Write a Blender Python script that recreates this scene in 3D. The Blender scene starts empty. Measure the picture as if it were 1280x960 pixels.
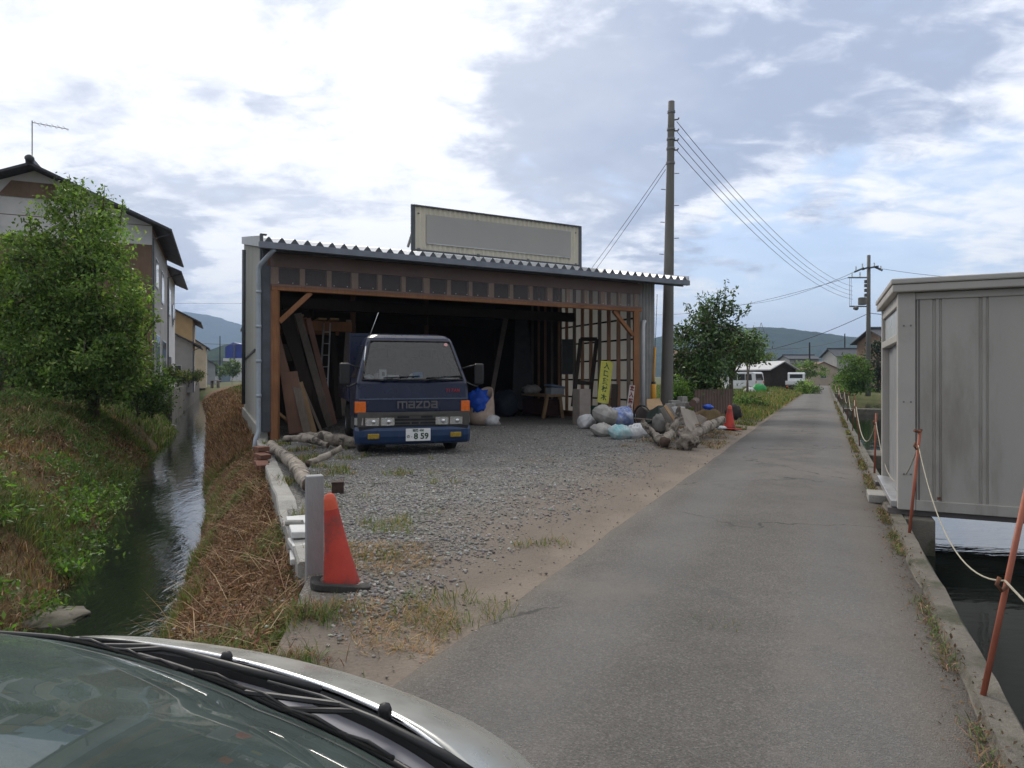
import bpy, bmesh, math, random
import numpy as np
from mathutils import Vector, Matrix, noise as mnoise

random.seed(7)
RNG = np.random.default_rng(7)
R = math.radians
F, H, CX, HV = 830.0, 1.4, 640.0, 470.0      # focal length in photo pixels, eye height, horizon row
COL = bpy.context.scene.collection
V = Vector
Z = V((0, 0, 1))


def G(u, v, z=0.0):
    """where the ray of a photo pixel meets the horizontal plane z: used once to survey the place"""
    Y = (H - z) * F / (v - HV)
    return V(((u - CX) / F * Y, Y, z))


def P(u, v, Y):
    return V(((u - CX) / F * Y, Y, H + (HV - v) / F * Y))


# ------------------------------------------------------------------ mesh builder
WL = {}


def tag(o, label=None, cat=None, group=None, kind=None):
    if label: o['label'] = label
    if cat: o['category'] = cat
    if group: o['group'] = group
    if kind: o['kind'] = kind
    return o


def thing(name, label, cat, loc=(0, 0, 0), rotz=0.0, group=None):
    o = bpy.data.objects.new(name, None)
    o.empty_display_size = 0.1
    COL.objects.link(o)
    o.location = loc
    o.rotation_euler = (0, 0, rotz)
    WL[o.name] = V(loc)
    return tag(o, label, cat, group)


def copy_thing(src, loc, rotz=0.0, label=None, scale=None):
    """a copy of a thing with copies of its parts and sub-parts"""
    def rec(o, parent):
        c = o.copy()
        COL.objects.link(c)
        if parent is not None:
            c.parent = parent
        for ch in list(o.children):
            rec(ch, c)
        return c
    r = rec(src, None)
    r.location = loc
    r.rotation_euler = (0, 0, rotz)
    if scale: r.scale = scale
    if label: r['label'] = label
    return r


class MB:
    def __init__(s):
        s.v, s.f, s.m = [], [], []

    def add(s, vs, fs, m=0):
        b = len(s.v)
        s.v += [tuple(p) for p in vs]
        s.f += [tuple(i + b for i in q) for q in fs]
        s.m += [m] * len(fs)
        return s

    def box(s, c, size, rot=None, m=0):
        c = V(c); x, y, z = size[0] / 2, size[1] / 2, size[2] / 2
        vs = [V((a, b, d)) for a in (-x, x) for b in (-y, y) for d in (-z, z)]
        if rot is not None: vs = [rot @ p for p in vs]
        return s.add([c + p for p in vs], [(0, 1, 3, 2), (4, 6, 7, 5), (0, 4, 5, 1), (2, 3, 7, 6), (0, 2, 6, 4), (1, 5, 7, 3)], m)

    def beam(s, p0, p1, w, h, up=Z, m=0):
        """bar from p0 to p1, w wide across, h along 'up'"""
        p0, p1 = V(p0), V(p1); d = p1 - p0; L = d.length
        d.normalize(); u = V(up)
        if abs(d.dot(u)) > 0.98: u = V((0, 1, 0))
        x = d.cross(u).normalized(); u = x.cross(d).normalized()
        rot = Matrix((x, d, u)).transposed()
        return s.box((p0 + p1) / 2, (w, L, h), rot, m)

    def tube(s, pts, rad, n=8, caps=True, m=0):
        pts = [V(p) for p in pts]
        if not hasattr(rad, '__len__'): rad = [rad] * len(pts)
        vs, fs = [], []
        d = (pts[1] - pts[0]).normalized()
        ref = V((1, 0, 0)) if abs(d.x) < 0.8 else V((0, 1, 0))
        for i, p in enumerate(pts):
            a = pts[max(i - 1, 0)]; b = pts[min(i + 1, len(pts) - 1)]
            d = (b - a)
            d = d.normalized() if d.length > 1e-9 else V((0, 0, 1))
            x = (ref - d * ref.dot(d)).normalized(); y = d.cross(x); ref = x
            for k in range(n):
                t = 2 * math.pi * k / n
                vs.append(p + (x * math.cos(t) + y * math.sin(t)) * rad[i])
        for i in range(len(pts) - 1):
            for k in range(n):
                k2 = (k + 1) % n
                fs.append((i * n + k, i * n + k2, (i + 1) * n + k2, (i + 1) * n + k))
        if caps:
            fs.append(tuple(range(n - 1, -1, -1)))
            fs.append(tuple(range((len(pts) - 1) * n, len(pts) * n)))
        return s.add(vs, fs, m)

    def lathe(s, prof, c=(0, 0, 0), n=16, rot=None, m=0, caps=True):
        c = V(c); vs, fs = [], []
        for r, z in prof:
            for k in range(n):
                t = 2 * math.pi * k / n
                p = V((r * math.cos(t), r * math.sin(t), z))
                vs.append(c + (rot @ p if rot is not None else p))
        L = len(prof)
        for i in range(L - 1):
            for k in range(n):
                k2 = (k + 1) % n
                fs.append((i * n + k, i * n + k2, (i + 1) * n + k2, (i + 1) * n + k))
        if caps:
            fs.append(tuple(range(n - 1, -1, -1))); fs.append(tuple(range((L - 1) * n, L * n)))
        return s.add(vs, fs, m)

    def blob(s, c, r, amp=0.15, freq=2.0, seed=0, nu=16, nv=10, flat=None, rot=None, m=0):
        """lumpy closed body; flat cuts its underside at that height"""
        c = V(c); vs, fs = [], []
        off = V((seed * 7.3, seed * 3.1, seed * 1.7))
        for j in range(nv + 1):
            ph = math.pi * j / nv - math.pi / 2
            for i in range(nu):
                th = 2 * math.pi * i / nu
                d = V((math.cos(ph) * math.cos(th), math.cos(ph) * math.sin(th), math.sin(ph)))
                k = 1 + amp * mnoise.noise(d * freq + off) + amp * .5 * mnoise.noise(d * freq * 2.7 + off)
                p = V((d.x * r[0], d.y * r[1], d.z * r[2])) * k
                if rot is not None: p = rot @ p
                p = c + p
                if flat is not None and p.z < flat: p.z = flat
                vs.append(p)
        for j in range(nv):
            for i in range(nu):
                i2 = (i + 1) % nu
                fs.append((j * nu + i, j * nu + i2, (j + 1) * nu + i2, (j + 1) * nu + i))
        return s.add(vs, fs, m)

    def prism(s, poly, off, m=0):
        """polygon (list of 3D points) pushed along vector off into a solid"""
        n = len(poly); poly = [V(p) for p in poly]; off = V(off)
        vs = poly + [p + off for p in poly]
        fs = [tuple(range(n - 1, -1, -1)), tuple(range(n, 2 * n))]
        fs += [(i, (i + 1) % n, (i + 1) % n + n, i + n) for i in range(n)]
        return s.add(vs, fs, m)

    def grid(s, rows, m=0, flip=False):
        """rows of equal length -> quads"""
        w = len(rows[0]); vs = [p for r in rows for p in r]; fs = []
        for i in range(len(rows) - 1):
            for j in range(w - 1):
                q = (i * w + j, i * w + j + 1, (i + 1) * w + j + 1, (i + 1) * w + j)
                fs.append(q[::-1] if flip else q)
        return s.add(vs, fs, m)

    def build(s, name, mats, parent=None, smooth=False, bevel=0, label=None, cat=None, group=None, kind=None,
              local=False, solid=0, subsurf=0, fix=True, origin=None):
        me = bpy.data.meshes.new(name)
        if parent is not None:
            off = V((0, 0, 0)) if local else WL[parent.name]
        else:
            if origin is not None: off = V(origin)
            elif kind == 'structure' or kind == 'stuff': off = V((0, 0, 0))
            else:
                a = np.array(s.v); off = V(((a[:, 0].min() + a[:, 0].max()) / 2, (a[:, 1].min() + a[:, 1].max()) / 2, a[:, 2].min()))
        me.from_pydata([V(p) - off for p in s.v], [], s.f)
        mats = mats if isinstance(mats, (list, tuple)) else [mats]
        for mm in mats: me.materials.append(mm)
        if len(mats) > 1: me.polygons.foreach_set('material_index', s.m)
        if fix:
            bm = bmesh.new(); bm.from_mesh(me)
            bmesh.ops.recalc_face_normals(bm, faces=bm.faces)
            bm.to_mesh(me); bm.free()
        if smooth:
            me.polygons.foreach_set('use_smooth', [True] * len(me.polygons))
        o = bpy.data.objects.new(name, me)
        COL.objects.link(o)
        if parent is not None:
            o.parent = parent; WL[o.name] = off
        else:
            o.location = off; WL[o.name] = off
        if solid:
            md = o.modifiers.new('solid', 'SOLIDIFY'); md.thickness = solid; md.offset = 0
        if bevel:
            md = o.modifiers.new('bevel', 'BEVEL'); md.width = bevel; md.segments = 2; md.limit_method = 'ANGLE'; md.angle_limit = R(40)
        if subsurf:
            md = o.modifiers.new('sub', 'SUBSURF'); md.levels = subsurf; md.render_levels = subsurf
        return tag(o, label, cat, group, kind)


def np_mesh(name, verts, sizes, loops, mat, tint=None, parent=None, off=(0, 0, 0), smooth=False, **kw):
    """big meshes straight from arrays; tint = one colour per vertex (natural colour of each leaf or blade)"""
    me = bpy.data.meshes.new(name)
    verts = np.asarray(verts, np.float32) - np.asarray(off, np.float32)
    me.vertices.add(len(verts)); me.vertices.foreach_set('co', verts.ravel())
    me.loops.add(len(loops)); me.loops.foreach_set('vertex_index', np.asarray(loops, np.int32))
    me.polygons.add(len(sizes))
    st = np.concatenate([[0], np.cumsum(sizes)[:-1]]).astype(np.int32)
    me.polygons.foreach_set('loop_start', st)
    if smooth: me.polygons.foreach_set('use_smooth', np.ones(len(sizes), bool))
    me.update(calc_edges=True)
    me.validate()
    if tint is not None:
        at = me.color_attributes.new('tint', 'FLOAT_COLOR', 'POINT')
        c = np.ones((len(verts), 4), np.float32); c[:, :3] = tint
        at.data.foreach_set('color', c.ravel())
    me.materials.append(mat)
    o = bpy.data.objects.new(name, me)
    COL.objects.link(o)
    if parent is not None: o.parent = parent; WL[o.name] = V(off)
    else: o.location = off; WL[o.name] = V(off)
    return tag(o, **kw)


def blades(name, base, h, w, col, mat, droop=0.5, lay=0.3, **kw):
    """grass: base (N,3), heights, widths; every blade a bent three-sided strip with a colour of its own"""
    n = len(base)
    a = RNG.uniform(0, 2 * np.pi, n)
    lean = np.clip(RNG.normal(lay, 0.25, n), 0, 1.45)
    dx, dy = np.cos(a), np.sin(a)
    b = a + np.pi / 2 + RNG.normal(0, .4, n)
    sx, sy = np.cos(b) * w / 2, np.sin(b) * w / 2
    up1 = h * .55 * np.cos(lean); o1 = h * .55 * np.sin(lean)
    lean2 = np.minimum(lean + droop * RNG.uniform(.3, 1.3, n), 1.75)
    up2 = up1 + h * .45 * np.cos(lean2); o2 = o1 + h * .45 * np.sin(lean2)
    vs = np.zeros((n, 5, 3), np.float32)
    S = np.stack([sx, sy, np.zeros(n)], 1)
    vs[:, 0] = base - S; vs[:, 1] = base + S
    mid = base + np.stack([dx * o1, dy * o1, up1], 1)
    vs[:, 2] = mid + S * .8; vs[:, 3] = mid - S * .8
    vs[:, 4] = base + np.stack([dx * o2, dy * o2, up2], 1)
    idx = (np.arange(n) * 5)[:, None]
    loops = (idx + np.array([0, 1, 2, 3, 3, 2, 4])).ravel()
    sizes = np.tile([4, 3], n)
    return np_mesh(name, vs.reshape(-1, 3), sizes, loops, mat, np.repeat(col, 5, 0), **kw)


def leaf_arrays(pos, size, up_bias=0.3, aspect=0.5):
    """diamond leaves folded along the midrib, facing all ways"""
    n = len(pos)
    d = RNG.normal(0, 1, (n, 3)); d[:, 2] -= .25
    d /= np.linalg.norm(d, axis=1)[:, None]
    nn = RNG.normal(0, 1, (n, 3)); nn[:, 2] += up_bias * 3
    s = np.cross(d, nn); s /= np.linalg.norm(s, axis=1)[:, None] + 1e-9
    up = np.cross(s, d)
    L = (size * RNG.uniform(.6, 1.3, n))[:, None]
    vs = np.zeros((n, 4, 3), np.float32)
    vs[:, 0] = pos
    vs[:, 1] = pos + d * L * .5 + s * L * aspect / 2 + up * L * .08
    vs[:, 2] = pos + d * L
    vs[:, 3] = pos + d * L * .5 - s * L * aspect / 2 + up * L * .08
    loops = ((np.arange(n) * 4)[:, None] + np.array([0, 1, 2, 0, 2, 3])).ravel()
    return vs.reshape(-1, 3), np.full(n * 2, 3), loops


def mixcol(n, cols, wts=None, jit=0.18):
    cols = np.array(cols, np.float32)
    k = RNG.choice(len(cols), n, p=wts)
    return np.clip(cols[k] * (1 + RNG.normal(0, jit, (n, 1))) * (1 + RNG.normal(0, jit * .35, (n, 3))), .004, 1).astype(np.float32)


# ------------------------------------------------------------------ materials
def newmat(name):
    m = bpy.data.materials.new(name); m.use_nodes = True
    nt = m.node_tree
    b = nt.nodes['Principled BSDF']
    return m, nt, b


class NT:
    """tiny node-graph writer"""
    def __init__(s, nt): s.nt = nt

    def n(s, typ, **kw):
        nd = s.nt.nodes.new(typ)
        for k, v in kw.items():
            if k.startswith('i_'): s.set(nd.inputs[k[2:].replace('_', ' ')], v)
            else: setattr(nd, k, v)
        return nd

    def set(s, sock, v):
        if isinstance(v, bpy.types.NodeSocket): s.nt.links.new(v, sock)
        elif isinstance(v, bpy.types.Node): s.nt.links.new(v.outputs[0], sock)
        else:
            if hasattr(sock.default_value, '__len__') and hasattr(v, '__len__') and len(v) == 3 and len(sock.default_value) == 4: v = (*v, 1)
            sock.default_value = v

    def math(s, op, a, b=0.0, clamp=False):
        nd = s.nt.nodes.new('ShaderNodeMath'); nd.operation = op; nd.use_clamp = clamp
        s.set(nd.inputs[0], a); s.set(nd.inputs[1], b)
        return nd.outputs[0]

    def noise(s, vec, scale, detail=4, rough=.55, dist=0.0):
        nd = s.n('ShaderNodeTexNoise'); s.set(nd.inputs['Vector'], vec)
        nd.inputs['Scale'].default_value = scale; nd.inputs['Detail'].default_value = detail
        nd.inputs['Roughness'].default_value = rough; nd.inputs['Distortion'].default_value = dist
        return nd.outputs['Fac']

    def ramp(s, fac, stops, interp='LINEAR'):
        nd = s.n('ShaderNodeValToRGB'); s.set(nd.inputs[0], fac)
        cr = nd.color_ramp; cr.interpolation = interp
        while len(cr.elements) < len(stops): cr.elements.new(.5)
        for e, (p, c) in zip(cr.elements, stops):
            e.position = p
            e.color = (c, c, c, 1) if not hasattr(c, '__len__') else (*c, 1)
        return nd.outputs[0]

    def sstep(s, x, a, b):
        nd = s.n('ShaderNodeMapRange', interpolation_type='SMOOTHSTEP')
        s.set(nd.inputs[0], x); nd.inputs[1].default_value = a; nd.inputs[2].default_value = b
        return nd.outputs[0]

    def mix(s, f, a, b, mode='MIX'):
        nd = s.n('ShaderNodeMix', data_type='RGBA', blend_type=mode)
        s.set(nd.inputs[0], f); s.set(nd.inputs[6], a); s.set(nd.inputs[7], b)
        return nd.outputs[2]

    def obj(s): return s.n('ShaderNodeTexCoord').outputs['Object']

    def world(s): return s.n('ShaderNodeNewGeometry').outputs['Position']

    def sep(s, v):
        nd = s.n('ShaderNodeSeparateXYZ'); s.set(nd.inputs[0], v); return nd.outputs

    def mapv(s, v, scale=(1, 1, 1), rot=(0, 0, 0)):
        nd = s.n('ShaderNodeMapping'); s.set(nd.inputs[0], v)
        nd.inputs['Scale'].default_value = scale; nd.inputs['Rotation'].default_value = rot
        return nd.outputs[0]

    def bump(s, h, strength=.3, dist=.02):
        nd = s.n('ShaderNodeBump'); s.set(nd.inputs['Height'], h)
        nd.inputs['Strength'].default_value = strength; nd.inputs['Distance'].default_value = dist
        return nd.outputs[0]


def pm(name, c1, c2=None, scale=6.0, rough=.75, metal=0.0, bump=0.0, bscale=None, stretch=(1, 1, 1), spec=.4,
       c3=None, s3=2.0, t3=(.55, .7), speck=0.0):
    """painted / weathered surface: two close tones in noise, an optional third tone as stains, optional fine bump"""
    m, nt, b = newmat(name); N = NT(nt)
    co = N.mapv(N.obj(), stretch)
    c2 = c2 or tuple(x * .8 for x in c1)
    f = N.ramp(N.noise(co, scale, 6, .6), [(.35, 0), (.65, 1)])
    col = N.mix(f, c1, c2)
    if c3: col = N.mix(N.sstep(N.noise(co, s3, 7, .65), *t3), col, c3)
    if speck:
        g = N.noise(N.obj(), 260, 2, .5)
        col = N.mix(speck, col, N.ramp(g, [(.3, .2), (.7, 1.7)]), 'MULTIPLY')
    N.set(b.inputs['Base Color'], col)
    rf = N.ramp(N.noise(co, scale * 2.3, 4), [(.3, max(rough - .1, .02)), (.7, min(rough + .1, 1))])
    N.set(b.inputs['Roughness'], rf)
    b.inputs['Metallic'].default_value = metal
    b.inputs['Specular IOR Level'].default_value = spec
    if bump:
        N.set(b.inputs['Normal'], N.bump(N.noise(co, bscale or scale * 5, 5, .6), bump, .02))
    return m


def wood(name, c1, c2, axis=2, scale=3.0, rough=.8, bump=.25, grey=None):
    m, nt, b = newmat(name); N = NT(nt)
    st = [14, 14, 14]; st[axis] = .9
    co = N.mapv(N.obj(), st)
    g = N.noise(co, scale, 6, .6, .6)
    col = N.mix(N.ramp(g, [(.3, 0), (.7, 1)]), c1, c2)
    big = N.noise(N.obj(), 1.7, 3)
    col = N.mix(N.ramp(big, [(.35, 0), (.7, .5)]), col, grey or tuple(x * .55 for x in c2))
    N.set(b.inputs['Base Color'], col)
    b.inputs['Roughness'].default_value = rough; b.inputs['Specular IOR Level'].default_value = .25
    N.set(b.inputs['Normal'], N.bump(g, bump, .01))
    return m


def glassy(name, tint=(.7, .75, .75), alpha=.75, rough=.03):
    """window pane: mirror-like by Fresnel, otherwise lets light through"""
    m, nt, b = newmat(name); N = NT(nt)
    nt.nodes.remove(b)
    tr = N.n('ShaderNodeBsdfTransparent'); tr.inputs[0].default_value = (*tint, 1)
    gl = N.n('ShaderNodeBsdfGlossy'); gl.inputs['Roughness'].default_value = rough
    fr = N.n('ShaderNodeFresnel'); fr.inputs[0].default_value = 1.55
    mx = N.n('ShaderNodeMixShader')
    N.set(mx.inputs[0], N.math('ADD', N.math('MULTIPLY', fr.outputs[0], 1.0), 1 - alpha - .05, True)); N.set(mx.inputs[1], tr); N.set(mx.inputs[2], gl)
    nt.links.new(mx.outputs[0], nt.nodes['Material Output'].inputs[0])
    return m


def leafmat(name, trans=.42, rough=.5, spec=.3, sat=1.0):
    m, nt, b = newmat(name); N = NT(nt)
    at = N.n('ShaderNodeAttribute', attribute_name='tint')
    N.set(b.inputs['Base Color'], at.outputs['Color'])
    b.inputs['Roughness'].default_value = rough; b.inputs['Specular IOR Level'].default_value = spec
    tl = N.n('ShaderNodeBsdfTranslucent')
    N.set(tl.inputs[0], N.mix(1.0, at.outputs['Color'], (1.5, 1.6, .7), 'MULTIPLY'))
    mx = N.n('ShaderNodeMixShader'); mx.inputs[0].default_value = trans
    nt.links.new(b.outputs[0], mx.inputs[1]); nt.links.new(tl.outputs[0], mx.inputs[2])
    nt.links.new(mx.outputs[0], nt.nodes['Material Output'].inputs[0])
    return m


M = {}
M['galv'] = pm('galvanised_sheet', (.46, .46, .45), (.38, .38, .37), 3, .5, .25, stretch=(1, 1, .3), c3=(.30, .27, .23), s3=1.3, t3=(.6, .8))
M['wall_sheet'] = pm('wall_sheet', (.44, .43, .39), (.36, .35, .32), 2, .55, .1, stretch=(1, 1, .2), c3=(.24, .2, .16), s3=1.1, t3=(.6, .85))
M['roof'] = pm('roof_sheet', (.62, .63, .63), (.52, .53, .54), 3, .38, .35)
M['flash'] = pm('dark_flashing', (.10, .11, .125), (.075, .08, .09), 4, .5, .2)
M['gutter'] = pm('gutter_vinyl', (.20, .22, .26), (.15, .165, .2), 4, .45)
M['pipe'] = pm('downpipe_vinyl', (.36, .40, .45), (.29, .32, .36), 3, .4, c3=(.2, .19, .17), s3=2, t3=(.6, .8))
M['timber'] = wood('sawn_timber', (.36, .175, .085), (.26, .115, .055))
M['timber_dark'] = wood('old_dark_timber', (.045, .034, .026), (.028, .02, .015))
M['timber_pale'] = wood('pale_timber', (.42, .29, .17), (.33, .21, .11))
M['timber_grey'] = wood('weathered_grey_timber', (.27, .225, .185), (.18, .145, .12))
M['timber_red'] = wood('reddish_timber', (.30, .16, .115), (.23, .14, .10))
M['bark'] = pm('bark', (.13, .10, .075), (.07, .055, .042), 9, .95, bump=.8, bscale=18, stretch=(1, 1, .3))
M['log'] = pm('weathered_log', (.33, .29, .24), (.17, .14, .115), 9, .95, bump=1.0, bscale=22, stretch=(1, 1, 1), c3=(.055, .046, .038), s3=5, t3=(.5, .62))
M['endgrain'] = pm('cut_end', (.07, .045, .035), (.12, .08, .06), 20, .9)
M['conc'] = pm('concrete', (.33, .32, .295), (.25, .24, .22), 3, .9, bump=.4, bscale=30, c3=(.13, .125, .10), s3=1.4, t3=(.5, .75), speck=.4)
M['conc_dark'] = pm('mossy_concrete', (.165, .148, .122), (.105, .095, .078), 3, .95, bump=.6, bscale=25, c3=(.06, .06, .038), s3=2.6, t3=(.48, .66), speck=.5)
M['conc_pale'] = pm('pale_concrete', (.58, .58, .57), (.48, .48, .47), 5, .85, bump=.2, bscale=40, c3=(.35, .34, .3), s3=3, t3=(.6, .8))
M['pole'] = pm('pole_concrete', (.165, .158, .146), (.125, .118, .108), 2.2, .85, stretch=(1, 1, .25), bump=.12, bscale=40)
M['rust'] = pm('rusty_steel', (.23, .095, .045), (.12, .055, .035), 12, .85, .2, bump=.3, bscale=60)
M['rustpaint'] = pm('faded_orange_paint', (.33, .10, .055), (.24, .07, .04), 9, .65, c3=(.16, .07, .04), s3=5, t3=(.58, .7))
M['navy'] = pm('navy_truck_paint', (.006, .012, .042), (.005, .009, .032), 2, .32, 0, spec=.4, c3=(.034, .034, .038), s3=3, t3=(.5, .9))
M['navy_bumper'] = pm('blue_bumper_paint', (.010, .034, .095), (.008, .026, .075), 3, .35, c3=(.05, .06, .07), s3=4, t3=(.55, .9))
M['plastic_dk'] = pm('dark_grey_plastic', (.085, .078, .07), (.065, .06, .055), 6, .6)
M['black'] = pm('black_plastic', (.016, .016, .017), (.012, .012, .013), 6, .5)
M['rubber'] = pm('rubber', (.022, .021, .02), (.035, .032, .03), 8, .85, bump=.3, bscale=40)
M['darkint'] = pm('dark_lining', (.03, .03, .032), (.022, .022, .024), 5, .8)
M['chrome'] = pm('bright_metal', (.7, .7, .7), (.6, .6, .6), 6, .2, 1.0)
M['alu'] = pm('aluminium', (.55, .55, .55), (.45, .45, .45), 5, .4, .8)
M['lamp'] = pm('headlamp_lens', (.62, .62, .60), (.42, .43, .44), 22, .12, .5, stretch=(1, 1, 1))
M['amber'] = pm('amber_lens', (.75, .16, .015), (.6, .11, .01), 30, .2, spec=.6)
M['yellowlens'] = pm('yellow_fog_lens', (.35, .24, .03), (.25, .16, .02), 22, .25)
M['white'] = pm('white_paper', (.72, .72, .71), (.65, .65, .64), 6, .7)
M['whitepaint'] = pm('white_paint', (.70, .71, .72), (.62, .63, .64), 3, .4, c3=(.45, .44, .42), s3=2.5, t3=(.6, .85))
M['ink'] = pm('black_ink', (.015, .017, .02), None, 6, .7)
M['green_ink'] = pm('dark_green_ink', (.02, .06, .03), None, 6, .7)
M['red_ink'] = pm('maroon_ink', (.16, .022, .025), None, 6, .7)
M['redscript'] = pm('red_script', (.30, .02, .03), None, 6, .5)
M['logo'] = pm('grey_logo', (.12, .115, .12), (.10, .095, .10), 8, .45, .3)
M['yellow_sign'] = pm('yellow_board', (.48, .46, .07), (.38, .37, .06), 4, .6, c3=(.28, .27, .10), s3=3)
M['yellow'] = pm('yellow_sleeve', (.62, .30, .025), (.5, .23, .02), 4, .5)
M['cone'] = pm('faded_red_cone', (.50, .055, .035), (.36, .035, .026), 4, .65, c3=(.19, .05, .042), s3=5, t3=(.46, .66), bump=.12, bscale=30)
M['conetop'] = pm('pale_orange_cone_tip', (.62, .11, .05), (.52, .08, .04), 6, .65)
M['sackwhite'] = pm('white_sack', (.62, .62, .62), (.50, .50, .51), 9, .8, bump=.5, bscale=60, c3=(.32, .29, .25), s3=3.5)
M['sackgrey'] = pm('grey_sack', (.40, .385, .36), (.30, .285, .265), 9, .85, bump=.5, bscale=60, c3=(.2, .18, .15), s3=3)
M['sackblue'] = pm('blue_printed_sack', (.50, .53, .60), (.12, .20, .52), 5, .75, bump=.5, bscale=60)
M['sackteal'] = pm('teal_printed_sack', (.22, .45, .48), (.50, .55, .55), 4, .75, bump=.5, bscale=60)
M['sacktan'] = pm('tan_sack', (.52, .40, .32), (.40, .30, .235), 5, .85, bump=.6, bscale=30, c3=(.6, .56, .52), s3=2)
M['tarp'] = pm('blue_tarp', (.01, .085, .52), (.008, .055, .36), 6, .45, bump=.8, bscale=14)
M['greenbin'] = pm('green_bin', (.035, .12, .085), (.028, .09, .065), 4, .55)
M['greenbag'] = pm('green_bag', (.02, .32, .06), (.015, .22, .045), 5, .5, bump=.5, bscale=20)
M['card'] = pm('cardboard', (.30, .255, .225), (.24, .205, .18), 6, .9)
M['ply'] = pm('weathered_plywood', (.33, .29, .25), (.25, .215, .18), 3, .9, stretch=(1, 1, .4), c3=(.17, .14, .12), s3=2)
M['bluebox'] = pm('pale_blue_lid', (.20, .26, .36), (.16, .21, .30), 5, .6)
M['paleblue'] = pm('pale_box', (.40, .43, .46), (.33, .36, .39), 5, .7)
M['brick'] = pm('old_red_brick', (.19, .085, .055), (.13, .06, .042), 9, .95, bump=.5, bscale=40, c3=(.09, .06, .05), s3=5)
M['stone'] = pm('grey_stone', (.27, .255, .235), (.17, .16, .15), 5, .95, bump=.7, bscale=14, c3=(.42, .41, .39), s3=4, t3=(.6, .75))
M['cont'] = pm('container_paint', (.385, .362, .325), (.34, .322, .292), 1.2, .5, c3=(.22, .20, .17), s3=2.2, t3=(.48, .75), speck=.10, stretch=(1, 1, .22))
M['cont_trim'] = pm('container_trim_paint', (.41, .385, .35), (.37, .35, .32), 2, .5, c3=(.3, .275, .25), s3=1.4, t3=(.55, .85))
M['cont_dark'] = pm('container_groove', (.15, .13, .125), (.11, .10, .095), 4, .6)
M['rope'] = pm('pale_rope', (.48, .44, .34), (.36, .33, .25), 60, .9, bump=.6, bscale=150)
M['wire'] = pm('black_wire', (.03, .03, .033), None, 5, .5)
M['steel'] = pm('grey_steel', (.22, .22, .22), (.17, .17, .17), 6, .5, .6)
M['signface'] = pm('blank_sign_face', (.36, .35, .33), (.34, .33, .315), 1.5, .7)
M['signpanel'] = pm('sign_cladding', (.60, .55, .44), (.53, .49, .40), 2, .6)
M['leaf'] = leafmat('leaf')
M['leafdark'] = leafmat('dark_leaf', trans=.2, rough=.42, spec=.4)
M['grassmat'] = leafmat('grass_blade', trans=.25, rough=.7, spec=.15)
M['straw'] = leafmat('dry_straw', trans=.12, rough=.85, spec=.1)
M['poly'] = None
M['glass'] = glassy('window_glass')
M['truckglass'] = glassy('truck_windscreen', (.58, .62, .64), .91, .015)
M['carglass'] = glassy('car_windscreen', (.50, .60, .56), .95, .012)
_nt = M['carglass'].node_tree; _N = NT(_nt); _out = _nt.nodes['Material Output']; _prev = _out.inputs[0].links[0].from_socket
_df = _N.n('ShaderNodeBsdfDiffuse'); _df.inputs[0].default_value = (.20, .26, .245, 1)      # film of road dust on the glass
_mx = _N.n('ShaderNodeMixShader'); _N.set(_mx.inputs[0], _N.ramp(_N.noise(_N.obj(), 5, 5, .6), [(.3, .16), (.7, .30)]))
_nt.links.new(_prev, _mx.inputs[1]); _nt.links.new(_df.outputs[0], _mx.inputs[2]); _nt.links.new(_mx.outputs[0], _out.inputs[0])

# ------------------------------------------------------------------ camera, sky, sun
sc = bpy.context.scene
cam = bpy.data.cameras.new('camera'); camo = bpy.data.objects.new('camera', cam); COL.objects.link(camo)
camo.location = (0, 0, H); camo.rotation_euler = (R(90), 0, 0)
cam.sensor_width = 36; cam.lens = 36 * F / 1280; cam.shift_y = -10 / 1280
cam.clip_start = 0.05; cam.clip_end = 20000
sc.camera = camo
sc.view_settings.view_transform = 'Standard'; sc.view_settings.look = 'None'
sc.view_settings.exposure = 0.34; sc.view_settings.gamma = 1; sc.view_settings.use_curve_mapping = False
sc.render.resolution_x, sc.render.resolution_y = 1024, 768

SUN_AZ, SUN_EL = -22.0, 38.0
world = bpy.data.worlds.new('World'); sc.world = world; world.use_nodes = True
wn = world.node_tree; N = NT(wn)
bg = wn.nodes['Background']; bg.inputs['Strength'].default_value = 0.135
sky = N.n('ShaderNodeTexSky', sky_type='NISHITA', sun_disc=False)
sky.sun_elevation = R(SUN_EL); sky.sun_rotation = R(SUN_AZ); sky.air_density = 1.0; sky.dust_density = 1.2; sky.ozone_density = 1.2
dirv = N.n('ShaderNodeTexCoord').outputs['Generated']
sx, sy, sz = N.sep(dirv)
# cloud deck seen in perspective: direction projected on a flat layer
den = N.math('ADD', N.math('MAXIMUM', sz, 0.0), 0.22)
cmb = N.n('ShaderNodeCombineXYZ')
N.set(cmb.inputs[0], N.math('DIVIDE', sx, den)); N.set(cmb.inputs[1], N.math('DIVIDE', sy, den)); cmb.inputs[2].default_value = 3.7
cp = cmb.outputs[0]


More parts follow.
